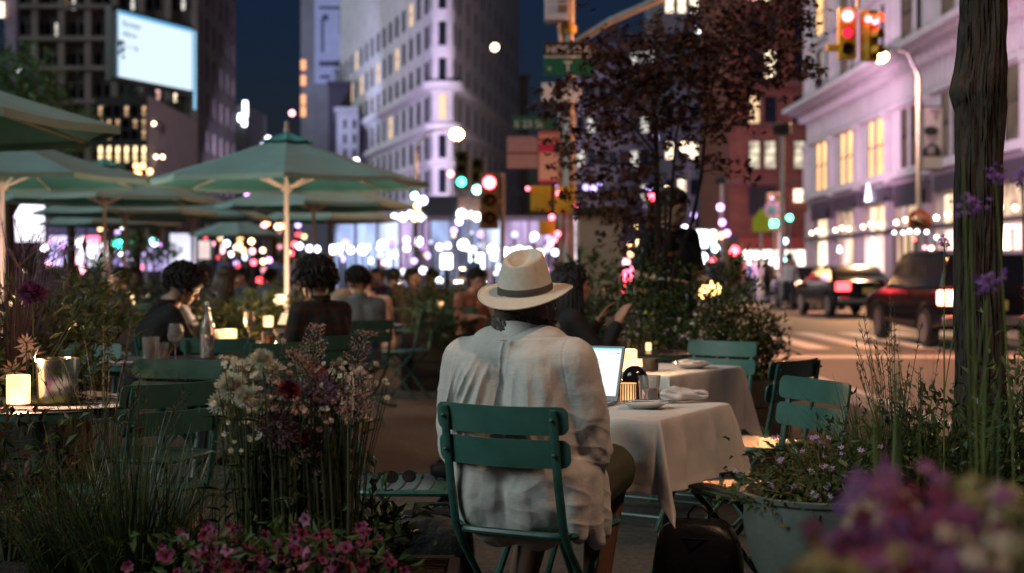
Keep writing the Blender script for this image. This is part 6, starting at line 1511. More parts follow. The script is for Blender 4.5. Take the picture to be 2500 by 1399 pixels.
person('person in cream top, hair tied up, behind the plaid jacket', at_px(805, 17.5), radians(5), mat('cream_cotton', (0.48, 0.38, 0.30), 0.9, var=0.1), m_jean, m_hairk, seed=9)
person('person in pale pink shirt bending forward, auburn hair', at_px(925, 13.6), radians(20), mat('pale_pink_shirt', (0.58, 0.42, 0.36), 0.9, var=0.1), m_tblk, m_haira, pose='cross', lean=0.5, nod=0.6, side=-0.12, skin=m_skin2, seed=11)
person('person in dark jacket with white cuffs past the pink shirt', at_px(965, 18.3), radians(70), m_tblk, m_jean, m_hairk, lean=0.1, turn=radians(-30), seed=13)
person('dark haired person between pink shirt and dark jacket', at_px(918, 20.5), radians(-170), mat('plum_top', (0.05, 0.02, 0.04), 0.9), m_jean, m_hairk, seed=15)
person('long haired person in dark clothes right of the man in black', at_px(545, 13.5), radians(-75), mat('dark_olive_top', (0.03, 0.03, 0.02), 0.9), m_jean, m_hairb, lean=0.1, nod=0.3, long=0.25, seed=17)
person('dark haired person far behind the man in black, by the lit panels', at_px(490, 17), radians(160), mat('charcoal_top', (0.03, 0.03, 0.035), 0.9), m_jean, m_hairk, k=1.04, seed=19)
person('person with lilac top seated left of the far umbrella pole', at_px(325, 19), radians(-150), mat('lilac_top', (0.2, 0.14, 0.26), 0.9), m_jean, m_hairb, seed=21)
person('person in pale grey shirt bending behind the man in black', at_px(385, 14.5), radians(-60), mat('pale_grey_shirt', (0.32, 0.29, 0.30), 0.9), m_jean, m_hairk, lean=0.5, nod=0.4, seed=23)
person('small seated figure in blue top beyond the white flowers', at_px(585, 19), radians(120), mat('blue_top', (0.06, 0.10, 0.18), 0.9), m_jean, m_hairk, seed=25)
person('person in salmon shirt with black hair, left of the straw hat', at_px(1150, 15.0), radians(-150), mat('salmon_shirt', (0.42, 0.20, 0.15), 0.9, var=0.1), m_jean, m_hairk, lean=0.25, nod=0.3, seed=27)
person('dark haired person seated near the tall box planter', at_px(1012, 18.8), radians(-120), mat('dusk_top', (0.05, 0.05, 0.09), 0.9), m_jean, m_hairk, seed=29)
person('person in white shirt far back right of the large umbrella pole', at_px(742, 21.5), radians(60), mat('white_shirt', (0.62, 0.56, 0.54), 0.9), m_jean, m_hairk, lean=0.2, seed=61)
person('person in pale blue shirt far back near the yellow green plant', at_px(655, 20.5), radians(-40), mat('pale_blue_shirt', (0.36, 0.42, 0.52), 0.9), m_jean, m_hairb, lean=0.15, seed=63)
person('person in peach top far back right of the dark jacket', at_px(1048, 22.5), radians(100), mat('peach_top', (0.55, 0.34, 0.26), 0.9), m_jean, m_hairk, seed=65)
person('woman with long black hair raising her hand, beyond the straw hat', at_px(1388, 8.2), radians(-75), m_tblk, m_tblk, m_hairk, lean=0.08, arms='up', long=0.34, hr=(0.095, 0.108, 0.098), vox=0.009, skin=m_skin, seed=31, k=1.0)
person('tall man in dark tee standing behind the maple stems', (PX(1648, 10.2), 10.2, 0), radians(-150), mat('navy_black_tee', (0.010, 0.013, 0.018), 0.85), m_jean, m_hairb, pose='stand', arms='belly', sleeves=False, nod=0.25, turn=radians(15), hr=(0.090, 0.104, 0.095), k=1.045, skin=m_skin, seed=33)
person('person in black cap of hair by the hedge under the left umbrellas', at_px(285, 14.2), radians(100), m_tblk, m_jean, m_hairk, seed=41)
# pedestrians, small in the distance
shs = [mat('walker_red', (0.25, 0.06, 0.06), 0.9), mat('walker_blue', (0.08, 0.12, 0.25), 0.9), mat('walker_lilac', (0.3, 0.22, 0.36), 0.9), mat('walker_dark', (0.03, 0.03, 0.04), 0.9), mat('walker_white', (0.5, 0.45, 0.47), 0.9)]
shn = ['red', 'blue', 'lilac', 'dark', 'white']
W0 = []
for i in range(5):
    W0.append(person(f'pedestrian in {shn[i]} top walking by the lit shops', (PX(1805 + i * 26, 58), 58 + i, -0.0), radians(170 * (i % 2)), shs[i], m_jean, m_hairk, pose='walk' if i % 2 == 0 else 'stand', arms='down', vox=0.02, hn=60, face=False, group='pedestrians in the distance', seed=50 + i))
rr = random.Random(77)
for i in range(26):
    px = rr.choice([rr.uniform(1800, 1960), rr.uniform(1030, 1340), rr.uniform(520, 760), rr.uniform(1700, 1790)]); Yq = rr.uniform(40, 66); q = i % 5
    zone_n = 'by the red brick corner' if px > 1780 else ('near the crossing' if px > 1690 else ('in front of the glass pavilion' if px > 1000 else 'beyond the dining tables'))
    dup(W0[q], (PX(px, Yq), Yq, 0 if px < 1300 else -0.0), rr.uniform(0, 6.28), f'small pedestrian in {shn[q]} top {zone_n}', f'{shn[q]} topped pedestrians {zone_n}', scale=rr.uniform(0.94, 1.05))

# ---------------------------------------------------------------- the man in the straw hat
man = thing('person', 'man in straw fedora and linen shirt seated at the laptop, back to the camera', 'person', (0.08, 4.29, 0), TH)
m_linen = mat('oatmeal_linen', (0.53, 0.51, 0.475), 0.9, var=0.06, vscale=160, stretch=(0.25, 0.25, 1), bump=0.12, bscale=300, sheen=0.15)
m_short = mat('olive_shorts', (0.055, 0.058, 0.03), 0.9, var=0.2, vscale=10)
Mi = Matrix.Rotation(-TH, 3, 'Z')
def loc_of(px, py, Y):   # picture measurement -> the man's own coordinates
    p = P(px, py, Y) - Vector((0.08, 4.29, 0)); return Mi @ p
hc = Vector((-0.012, -0.055, 1.105))
Mh = Matrix.Rotation(radians(-22), 3, 'Z') @ Matrix.Rotation(radians(3), 3, 'Y') @ Matrix.Rotation(radians(2), 3, 'X')
pel = Vector((0.0, -0.07, 0.57)); nb = Vector((-0.004, -0.105, 1.035))
shL, shR = Vector((-0.180, -0.115, 0.945)), Vector((0.150, -0.088, 0.950))
elL, elR = Vector((-0.222, -0.075, 0.690)), Vector((0.172, -0.030, 0.690))
wrL, wrR = Vector((-0.15, 0.15, 0.76)), Vector((0.085, 0.20, 0.765))
hipL, hipR = Vector((-0.09, -0.03, 0.54)), Vector((0.10, -0.03, 0.54))
knL, knR = Vector((-0.12, 0.34, 0.575)), Vector((0.095, 0.33, 0.590))
anL, anR = Vector((-0.115, 0.03, 0.10)), Vector((0.075, 0.22, 0.10))
b = MB(); head(b, hc, Mh, 0.97); cap(b, nb + Vector((0, 0, -0.03)), hc + Vector((0, -0.02, -0.05)), 0.060, 0.058)
for s in (-1, 1):
    cap(b, pel + Vector((s * 0.06, 0, 0)), Vector((s * 0.07 - 0.02, -0.07, 0.74)), 0.095, 0.085); cap(b, Vector((s * 0.07 - 0.02, -0.07, 0.74)), Vector((s * 0.07 - 0.02, -0.09, 0.90)), 0.085, 0.075)
for a_, e_, w_, hp, kn, an, s in ((shL, elL, wrL, hipL, knL, anL, -1), (shR, elR, wrR, hipR, knR, anR, 1)):
    cap(b, nb + Vector((0, 0, -0.05)), a_ + Vector((0, 0, -0.02)), 0.045, 0.035); cap(b, Vector((s * 0.05 - 0.02, -0.085, 0.86)), a_ + Vector((0, 0, -0.02)), 0.07, 0.042)
    chain(b, [a_, e_, w_], [0.052, 0.043, 0.029]); hand(b, w_, (w_ - e_) + Vector((0, 0, -0.06)), (0, 0, 1), -s, 0.55, 1.04)
    chain(b, [hp, kn], [0.088, 0.062]); mid = kn.lerp(an, 0.32) + Vector((0, -0.025, 0)); chain(b, [kn, mid, an], [0.060, 0.056, 0.036])
    cap(b, an, an + Vector((0, 0.15, -0.055)), 0.037, 0.028); cap(b, an, an + Vector((0, -0.03, -0.05)), 0.036, 0.034)
remesh(b.build('body', mat('skin_shade_tone', (0.17, 0.085, 0.052), 0.55, var=0.12, vscale=18), man), 0.006, 8); eyes(man, hc, Mh, 0.97)  # skin darkened to imitate shade under the tablecloth
# beard and ear side hair
b = MB(); rr = random.Random(14)
for k_ in range(260):
    a = rr.uniform(-1.25, 1.25); z = rr.uniform(-0.115, -0.035)
    d = Vector((sin(a), cos(a), 0)); p = hc + Mh @ Vector((d.x * 0.066, 0.028 + d.y * 0.062, z)); dd = (Mh @ Vector((d.x, d.y, -0.7))).normalized()
    if abs(a) < 0.35 and z > -0.08: continue
    b.tube([p, p + dd * 0.012, p + dd * 0.02 + Vector((0, 0, -0.006))], [0.0035, 0.003, 0.001], 4)
b.build('beard', mat('grey_beard', (0.22, 0.2, 0.19), 0.6, var=0.4, vscale=50), man)
b = MB()
for k_ in range(420):
    a = rr.uniform(pi * 0.93, pi * 2.07)
    z0 = rr.uniform(-0.055, -0.015)
    p = hc + Mh @ Vector((0.079 * cos(a), -0.010 + 0.092 * sin(a), z0)); out = (Mh @ Vector((cos(a), sin(a), 0)))
    L = rr.uniform(0.018, 0.042) * (0.7 + 0.4 * abs(sin(a))); tw = rr.uniform(0, 6.28); am = rr.uniform(0.005, 0.012)
    sd = out.cross(Vector((0, 0, 1)))
    pts = [p + Vector((0, 0, -L * f)) + out * (0.001 + 0.5 * am * sin(tw + f * 6) + 0.006 * f) + sd * am * cos(tw + f * 6) for f in (0, .25, .5, .75, 1.0)]
    b.tube(pts, [0.0038, 0.0042, 0.0038, 0.0028, 0.0006], 5)
b.ball(hc + Mh @ Vector((0, -0.018, -0.008)), (0.081, 0.094, 0.060), 18, 12, M=Mh)
b.build('hair', m_hairg, man)
# shorts, shoes, tattoo
b = MB()
for hp, kn, s in ((hipL, knL, -1), (hipR, knR, 1)): cap(b, pel + Vector((s * 0.045 - 0.01, 0.03, 0.0)), hp + Vector((0, 0.03, 0)), 0.10, 0.10); cap(b, hp, kn.lerp(hp, 0.06), 0.108, 0.088)
remesh(b.build('shorts', m_short, man), 0.009, 6)
for an in (anL, anR):
    b = MB(); cap(b, an + Vector((0, -0.035, -0.06)), an + Vector((0, 0.17, -0.065)), 0.045, 0.038); b.build('shoe', mat('grey_canvas_shoe', (0.12, 0.12, 0.12), 0.8), man)
b = MB(); cc = knL.lerp(anL, 0.78); 
for k_ in range(14):
    a = -1.9 + rr.gauss(0, 0.22); zz = cc.z + rr.gauss(0, 0.028)
    q = knL.lerp(anL, (knL.z - zz) / (knL.z - anL.z)); r_ = 0.0475
    b.ball((q.x + r_ * cos(a), q.y + r_ * sin(a) - 0.006, zz), (0.006, 0.004, 0.008), 6, 5)
b.build('tattoo', mat('tattoo_ink', (0.02, 0.04, 0.09), 0.6), man)
# the linen shirt: grown from limbs, then creased
b = MB(); ox_ = -0.024
for s in (-1, 1):
    cap(b, Vector((ox_ + s * 0.09, -0.075, 0.55)), Vector((ox_ + s * 0.09, -0.10, 0.72)), 0.128, 0.122); cap(b, Vector((ox_ + s * 0.09, -0.10, 0.72)), Vector((ox_ + s * 0.085, -0.120, 0.93)), 0.122, 0.100)
    cap(b, Vector((ox_ + s * 0.10, 0.0, 0.535)), Vector((ox_ + s * 0.10, 0.12, 0.56)), 0.112, 0.09)
    cap(b, Vector((ox_ + s * 0.06, -0.07, 0.50)), Vector((ox_ + s * 0.08, -0.08, 0.58)), 0.112, 0.13)
# shirt tails hanging beside the seat
for (p0, p1, r0, r1) in (((0.15, -0.10, 0.62), (0.19, -0.12, 0.46), 0.075, 0.030), ((0.16, -0.06, 0.62), (0.215, -0.05, 0.43), 0.075, 0.028), ((0.16, 0.0, 0.60), (0.205, 0.02, 0.45), 0.07, 0.03), ((-0.19, -0.10, 0.64), (-0.215, -0.11, 0.49), 0.065, 0.025), ((-0.19, -0.04, 0.62), (-0.21, -0.04, 0.50), 0.06, 0.025)):
    cap(b, Vector(p0), Vector(p1), r0, r1)
for a_, e_, w_, s in ((shL, elL, wrL, -1), (shR, elR, wrR, 1)):
    cap(b, Vector((ox_ + s * 0.07, -0.115, 0.935)), a_, 0.098, 0.080); cap(b, nb + Vector((s * 0.015, -0.006, -0.040)), a_ + Vector((-s * 0.02, 0, 0.002)), 0.072, 0.076); cap(b, nb + Vector((s * 0.02, -0.01, -0.055)), a_.lerp(nb, 0.5) + Vector((0, 0, -0.01)), 0.08, 0.08)
    m1 = a_.lerp(e_, 0.5) + Vector((s * 0.006, 0, 0)); cap(b, a_, m1, 0.080, 0.083); cap(b, m1, e_, 0.083, 0.078); cap(b, e_, e_.lerp(w_, 0.8), 0.078, 0.055)
so_ = remesh(b.build('shirt', m_linen, man), 0.0034, 70)
me = bake(so_)
vs = me.vertices; nrm = [v.normal.copy() for v in vs]
def ridge(x, w): return exp(-(x / w) ** 2)
def cusp(x, w): return exp(-abs(x) / w * 1.25)
def ridged(x, y, z): return (1 - min(1.0, abs(noise.noise(Vector((x, y, z)))) * 1.6)) ** 3
def sst(x): x = max(0.0, min(1.0, x)); return x * x * (3 - 2 * x)
FOLD = [(-0.160, -0.08, 0.0032, 0.008), (-0.130, -0.28, 0.0040, 0.009), (-0.100, -0.40, 0.0046, 0.0085), (-0.068, -0.48, 0.0050, 0.009), (-0.045, -0.42, 0.0046, 0.008), (-0.022, -0.30, 0.0042, 0.008), (0.052, -0.02, 0.0022, 0.010), (0.085, 0.10, 0.0024, 0.012), (0.120, 0.20, 0.0028, 0.012), (0.150, 0.12, 0.0026, 0.010)]
for i, v in enumerate(vs):
    p = v.co; n = nrm[i]; d = 0.0
    xr = p.x - ox_
    arm = sst((abs(xr) - 0.165) / 0.05)
    back = sst((-n.y + 0.15) * 1.2) * (1 - arm)
    lowr = max(0, 1.022 - p.z)
    for c_, amp in ((-0.012, 0.0068), (0.012, 0.0068)):    # centre box pleat fanning out below the yoke
        u = xr - 0.017 - c_ * (1 + 1.2 * lowr) + 0.13 * lowr
        d += amp * cusp(u, 0.0046 + 0.012 * lowr) * back * sst((1.022 - p.z) / 0.012) * max(0.15, 1 - lowr * 2.6)
    for k_, (s0, sl, amp, w) in enumerate(FOLD):
        u = xr - s0 - sl * (0.985 - p.z) * (1 + 0.5 * (0.985 - p.z)) + 0.004 * sin(p.z * 27 + k_ * 1.7)
        d += 1.9 * amp * (cusp(u, w) + 0.5 * ridge(u + 0.8 * w, 1.2 * w) - 0.4 * ridge(u - 1.9 * w, 1.2 * w)) * back * sst((0.99 - p.z - 0.012 * (k_ % 3)) / 0.10) * sst((p.z - 0.62 + 0.02 * (k_ % 3)) / 0.16)
    d -= 0.0016 * ridge(p.z - 1.024 - 0.15 * xr * xr, 0.003) * back      # yoke seam
    d += 0.0008 * ridge(p.z - 1.031 - 0.15 * xr * xr, 0.005) * back
    low = sst((0.70 - p.z) / 0.06) * back
    w1 = fbm((p.x, p.z, 2.0), 6)
    d += low * (0.0024 * sin(p.x * 58 + p.z * 22 + 3.0 * w1) + 0.0015 * sin(p.x * 21 - p.z * 64 + 2.5 * w1))
    sl_ = sst((0.95 - p.z) / 0.1)
    d += arm * sl_ * (0.0042 * sin(p.z * 92 + p.y * 60 + 3.4 * fbm((p.x * 3, p.y, p.z), 6)) * exp(-((p.z - 0.70) / 0.06) ** 2) * 0.3 + 0.0022 * sin(p.z * 30 - p.y * 75 + 3 * w1))
    side_ = xr - (0.158 + 0.10 * max(0, 0.80 - p.z) * 0.0) * (1 if xr > 0 else -1)
    d -= 0.0075 * ridge(side_, 0.011) * sst((0.91 - p.z) / 0.08) * sst((p.z - 0.62) / 0.05) * (1 if n.y < 0.3 else 0)
    # shoulder seams
    for sx_, a_ in ((-1, shL), (1, shR)):
        u = (p.x - a_.x) * sx_ - 0.012 - 0.10 * (0.95 - p.z); d -= 0.0020 * ridge(u, 0.003) * sst((p.z - 0.84) / 0.04)
    # tails: hanging waves
    d += (1 - arm) * sst((0.60 - p.z) / 0.08) * sst((abs(p.x + 0.02) - 0.15) / 0.04) * 0.005 * sin(p.y * 85 + p.x * 30 + p.z * 12)
    w2 = 0.25 * fbm((p.x, p.y, p.z), 5)
    d += 0.0026 * back * (ridged(p.x * 15 + p.z * 7 + w2, p.y * 10, p.z * 4 + w2) - 0.4) * (1 - low) * sst((1.0 - p.z) / 0.1) + 0.0028 * low * (ridged(p.x * 9 - p.z * 5 + w2, p.y * 8, p.z * 13 + w2) - 0.4)
    d += 0.0028 * arm * sl_ * (ridged(p.z * 17 + p.y * 9 + w2, p.x * 6, p.y * 5 - p.z * 6) - 0.4)
    d += 0.0008 * fbm((p.x * 1.2, p.y, p.z * 0.5), 40)
    v.co = p + n * d
    if back > 0.2 and abs(p.x) < 0.235 and 0.655 < p.z < 0.852:     # pressed flat by the back slats
        lim = -0.215 - 0.026 * (1 - (p.x / 0.215) ** 2)
        if v.co.y < lim: v.co.y = lim + (v.co.y - lim) * 0.1
me.update(); me.shade_smooth()
# collar, back loop
b = MB()
def colr(u, r, dz): a = 2 * pi * u; return (nb.x + r * cos(a), nb.y + 0.008 + (r + 0.003) * sin(a), nb.z + dz - 0.010 * sin(a) - 0.004 * cos(2 * a))
b.grid(lambda u, v: colr(u, 0.0665 + 0.016 * max(0, v - 0.25), 0.024 - 0.062 * v), 40, 6, closed=True)
b.grid(lambda u, v: colr(u, 0.063 + 0.0035 * sin(pi * v), -0.004 + 0.028 * v), 40, 4, closed=True)
b.build('collar', m_linen, man, angle=180)
MB().tube([(-0.018, -0.206, 1.018), (-0.006, -0.212, 1.020), (0.006, -0.206, 1.018)], 0.003, 6).build('locker_loop', m_linen, man)
# straw fedora
HM = Matrix.Translation(hc + Vector((0.004, -0.016, 0.055))) @ Matrix.Rotation(radians(28 - 22), 4, 'Z') @ Matrix.Rotation(radians(1.0), 4, 'Y') @ Matrix.Rotation(radians(13.5), 4, 'X')
hat = thing('straw_fedora', 'cream straw fedora with grey band on the man\'s head', 'hat', (0.08, 4.29, 0), TH)
m_straw = mat('woven_straw', (0.60, 0.545, 0.455), 0.75, var=0.08, vscale=60)
nt = m_straw.node_tree; bs = nt.nodes['Principled BSDF']; tcn = nt.nodes.new('ShaderNodeTexCoord'); wv = nt.nodes.new('ShaderNodeTexWave'); wv.bands_direction = 'Z'; wv.inputs['Scale'].default_value = 75; wv.inputs['Distortion'].default_value = 0.6
wv.inputs['Detail Scale'].default_value = 3
bpn = nt.nodes.new('ShaderNodeBump'); bpn.inputs['Strength'].default_value = 0.22; bpn.inputs['Distance'].default_value = 0.004
nt.links.new(tcn.outputs['Object'], wv.inputs['Vector']); nt.links.new(wv.outputs['Fac'], bpn.inputs['Height']); nt.links.new(bpn.outputs['Normal'], bs.inputs['Normal'])
def brimz(r, a):
    e = max(0, (r - 0.085) / 0.06)
    return -0.006 * e + 0.013 * (abs(cos(a)) ** 2.0) * e ** 1.5 - 0.012 * max(0, -sin(a)) * e - 0.010 * max(0, sin(a)) * e
def brim(u, v):
    a = 2 * pi * u; r = 0.078 + 0.063 * v
    return HM @ Vector((r * cos(a) * 0.98, r * sin(a) * 1.08, brimz(r, a)))
b = MB(); b.grid(brim, 64, 10, closed=True); b.grid(lambda u, v: brim(u, 1 - v) + Vector((0, 0, -0.0025)), 64, 10, closed=True)
b.tube([brim(k / 64, 1.0) + Vector((0, 0, -0.001)) for k in range(65)], 0.0028, 6, cap=False)
b.build('brim', m_straw, hat, angle=180)
def crown(u, v):
    a = 2 * pi * u; c_, s_ = cos(a), sin(a)
    if v < 0.62:
        f = v / 0.62; r = 0.0815 - 0.0205 * f ** 1.3; z = 0.106 * f - 0.006 * f * f * f
        side = 1 - 0.05 * f * f * abs(c_)
        z += 0.012 * s_ * f   # taller in front
        return HM @ Vector((r * c_ * side, r * s_ * (1.10 + 0.03 * f), z))
    f = (v - 0.62) / 0.38; r = 0.0610 * (1 - f) ** 0.8
    x, y = r * c_ * 0.95, r * s_ * 1.13
    z = 0.100 + 0.012 * s_ * (1 - f) + 0.007 * sin(pi * min(1, f * 2.2)) * (1 if f < 0.45 else 0)
    z -= 0.030 * exp(-(x / 0.022) ** 2) * (1 - exp(-f * 5)) * (0.5 + 0.5 * f)       # long dent
    z -= 0.012 * exp(-((y + 0.01) / 0.03) ** 2) * f
    return HM @ Vector((x, y, z))
b = MB(); b.grid(crown, 64, 34, closed=True); b.build('crown', m_straw, hat, angle=180)
b = MB()
def band(u, v):
    a = 2 * pi * u; f = (0.004 + 0.026 * v) / 0.122; r = 0.0815 - 0.0235 * f ** 1.25 + 0.0022 - 0.001 * abs(2 * v - 1)
    return HM @ Vector((r * cos(a), r * sin(a) * 1.105, 0.003 + 0.019 * v))
b.grid(band, 56, 5, closed=True); b.build('hat_band', mat('taupe_ribbon', (0.075, 0.062, 0.055), 0.8, bump=0.2, bscale=300), hat, angle=180)
# ================================================================ plants
def leafm(name, c, c2, rough=0.5, transl=0.25, vs=6, spec=0.4): return mat(name, c, rough, col2=c2, vscale=vs, transl=transl, spec=spec)
m_lf1 = leafm('leaf_green', (0.028, 0.060, 0.018), (0.075, 0.115, 0.030))
m_lf2 = leafm('leaf_olive', (0.05, 0.062, 0.016), (0.13, 0.13, 0.038))
m_lf3 = leafm('leaf_dark', (0.014, 0.032, 0.014), (0.038, 0.058, 0.024), 0.28, 0.12)
m_lf4 = leafm('leaf_mid', (0.03, 0.055, 0.02), (0.07, 0.11, 0.035))
m_stem = mat('plant_stem', (0.045, 0.055, 0.018), 0.6, var=0.3, vscale=12)
m_twig = mat('brown_twig', (0.035, 0.022, 0.014), 0.8, var=0.3, vscale=12)
m_soil = mat('potting_soil', (0.018, 0.012, 0.008), 0.95, bump=0.8, bscale=60)
def rv(rr, s=1.0): return Vector((rr.gauss(0, s), rr.gauss(0, s), rr.gauss(0, s)))
def bush(label, cx, cy_, z0, rx, ry, h, n, ls, mats, seed, name='shrub', cat='shrub', group=None, clumps=14, stems=10, droop=0.0, dens=0.5, asp=0.5, stemm=None, zmin=0.0):
    """leaf clumps on branching stems; mats = list of leaf materials"""
    rr = random.Random(seed); t = thing(name, label, cat, (cx, cy_, z0), 0, group)
    cl = []
    for k in range(clumps):
        a = rr.uniform(0, 2 * pi); q = sqrt(rr.random()); zz = rr.random() ** 0.8
        cl.append(Vector((rx * q * cos(a) * (0.75 + 0.25 * zz), ry * q * sin(a) * (0.75 + 0.25 * zz), h * (0.12 + 0.88 * zz) - droop * q * q)))
    b = MB()
    for c in cl: b.tube([(c.x * 0.15, c.y * 0.15, 0), (c.x * 0.5, c.y * 0.5, c.z * 0.55), tuple(c)], [0.006, 0.0045, 0.002], 5, cap=False)
    b.build('stem', stemm or m_stem, t)
    b = MB()
    for c in cl: c.z = max(c.z, zmin * h)
    for k in range(n):
        c = rr.choice(cl); sp = Vector((rx, ry, h * 0.7)) * dens * 0.55
        p = c + Vector((rr.gauss(0, sp.x), rr.gauss(0, sp.y), rr.gauss(0, sp.z)))
        if p.z < zmin * h: p.z = zmin * h + rr.random() * 0.04
        if p.z < 0.01 and not droop: p.z = rr.random() * h * 0.3
        d = (p - Vector((0, 0, h * 0.35))).normalized() * 0.8 + rv(rr, 0.55)
        b.leaf(p, d, rv(rr) + Vector((0, 0, 0.8)), ls * rr.uniform(0.6, 1.3), ls * asp * rr.uniform(0.7, 1.2), rr.randrange(len(mats)), bend=rr.uniform(0.1, 0.6))
    b.build('foliage', mats, t, smooth=False)
    return t, cl
def grass(label, cx, cy_, z0, r, n, L, W, droop, mats, seed, name='ornamental_grass', cat='grass clump', lean=(0, 0), spread=0.5, group=None, seg=6):
    rr = random.Random(seed); t = thing(name, label, cat, (cx, cy_, z0), 0, group); b = MB()
    for k in range(n):
        a = rr.uniform(0, 2 * pi); q = r * sqrt(rr.random())
        d = Vector((cos(a) * spread * rr.random() + lean[0], sin(a) * spread * rr.random() + lean[1], 1))
        b.blade((q * cos(a), q * sin(a), 0), d, L * rr.uniform(0.45, 1.15), W * rr.uniform(0.6, 1.2), droop * rr.uniform(0.2, 1.6), seg, rr.randrange(len(mats)))
    b.build('blades', mats, t, smooth=False)
    return t
def plume(b, p, d, L, r, n, rr, mi=0):
    """soft seed head: many fine bristles round an axis"""
    p = Vector(p); d = Vector(d).normalized(); dd = d.copy(); q = p.copy(); S = 12
    for i in range(S):
        f = i / S; w = r * (sin(pi * min(1, f * 0.9 + 0.08)) ** 0.7)
        for k in range(n):
            o = rv(rr).normalized(); o = (o - dd * o.dot(dd)).normalized()
            b.leaf(q + dd * L / S * rr.random(), dd * 1.3 + o * 0.9, rv(rr), w * rr.uniform(0.8, 1.8), 0.0022, mi)
        dd = (dd + Vector((d.x * 0.06, d.y * 0.06, -0.05))).normalized(); q = q + dd * L / S
    b.tube([p, (p + q) / 2 + Vector((0, 0, L * 0.03)), q], [0.0018, 0.0014, 0.0006], 4, cap=False, mi=mi)
def petal_head(b, c, n_, r, rr, layers=5, per=14, w=0.32, cup=0.5, mi=0):
    """many-petalled flower (dahlia, chrysanthemum) facing n_"""
    nn = Vector(n_).normalized(); s1 = nn.cross(Vector((0.3, 0.2, 1))).normalized(); s2 = nn.cross(s1); c = Vector(c)
    for l in range(layers):
        f = l / max(1, layers - 1); el = radians(-15 + 95 * f * cup * 1.6)
        for k in range(per):
            a = 2 * pi * (k + 0.5 * (l % 2)) / per + rr.gauss(0, 0.06)
            o = s1 * cos(a) + s2 * sin(a); d = o * cos(el) + nn * sin(el)
            L = r * (1 - 0.45 * f) * rr.uniform(0.85, 1.1)
            b.leaf(c + o * r * 0.08 + nn * r * 0.22 * f, d, nn - o * 0.2, L, L * w, mi, bend=-0.3)
def trumpet(b, c, n_, r, rr, mi=0):
    """five-lobed open trumpet"""
    nn = Vector(n_).normalized(); s1 = nn.cross(Vector((0.31, 0.2, 1))).normalized(); s2 = nn.cross(s1); c = Vector(c); ph = rr.uniform(0, 6)
    def fn(u, v):
        a = 2 * pi * u; lobe = 0.55 + 0.45 * abs(cos(2.5 * a + ph)) ** 0.8
        rad = r * (0.12 + 0.88 * v ** 1.5) * (lobe if v > 0.5 else 1)
        return c + (s1 * cos(a) + s2 * sin(a)) * rad + nn * (r * 0.75 * (v ** 0.6 - 1) - r * 0.14 * (v ** 4) * (1 + 0.5 * sin(5 * a + ph)))
    b.grid(fn, 20, 4, mi, closed=True)

# ---- wooden trough and pots
m_plank = mat('dark_planter_wood', (0.030, 0.020, 0.013), 0.7, var=0.45, vscale=4, stretch=(0.5, 3, 6), bump=0.4, bscale=30)
def trough(label, x0, x1, y0, y1, z1, m=None, z0=0.0, soil=True):
    t = thing('planter_box', label, 'planter', ((x0 + x1) / 2, (y0 + y1) / 2, z0)); w, d = x1 - x0, y1 - y0; h = z1 - z0
    b = MB(); n = max(2, int(h / 0.14)); ph = h / n
    for k in range(n):
        zc = ph * (k + 0.5)
        b.box((0, -d / 2, zc), (w, 0.03, ph - 0.006)); b.box((0, d / 2, zc), (w, 0.03, ph - 0.006)); b.box((-w / 2, 0, zc), (0.03, d - 0.034, ph - 0.006)); b.box((w / 2, 0, zc), (0.03, d - 0.034, ph - 0.006))
    b.build('plank', m or m_plank, t, bevel=0.003, bseg=1)
    for sx in (-1, 1): MB().box((sx * (w / 2 - 0.04), -d / 2 - 0.022, h / 2), (0.06, 0.014, h)).build('batten', m or m_plank, t, smooth=False)
    MB().box((0, 0, h - 0.05), (w - 0.04, d - 0.04, 0.03)).build('soil', m_soil, t, smooth=False)
    return t
trough('long dark wooden planter along the bottom left edge', -1.75, -0.62, 3.45, 4.35, 0.40)
trough('dark wooden planter of petunias and bouquet flowers', -0.60, -0.16, 3.1, 4.0, 0.42)
# ---- big dark grass clump, bottom left
gm = [leafm('grass_dark', (0.018, 0.036, 0.016), (0.045, 0.07, 0.028), 0.4, 0.15), leafm('grass_green', (0.03, 0.055, 0.018), (0.075, 0.105, 0.03), 0.4, 0.2), leafm('grass_straw', (0.07, 0.055, 0.02), (0.12, 0.09, 0.035), 0.5, 0.2)]
grass('large dark clump of fine grass in the wooden planter', PX(315, 3.9), 3.92, 0.37, 0.13, 560, 0.42, 0.0055, 0.24, [gm[0], gm[0], gm[1]], 1, spread=0.85)
grass('second dark grass tuft nearer the photo\'s left edge', PX(170, 4.05), 4.05, 0.37, 0.12, 340, 0.38, 0.005, 0.26, [gm[0], gm[1]], 2, spread=0.9)
grass('thin grass tuft right of the large dark clump', PX(470, 3.95), 3.98, 0.37, 0.08, 200, 0.38, 0.0045, 0.30, [gm[0], gm[1], gm[2]], 3, spread=1.0)
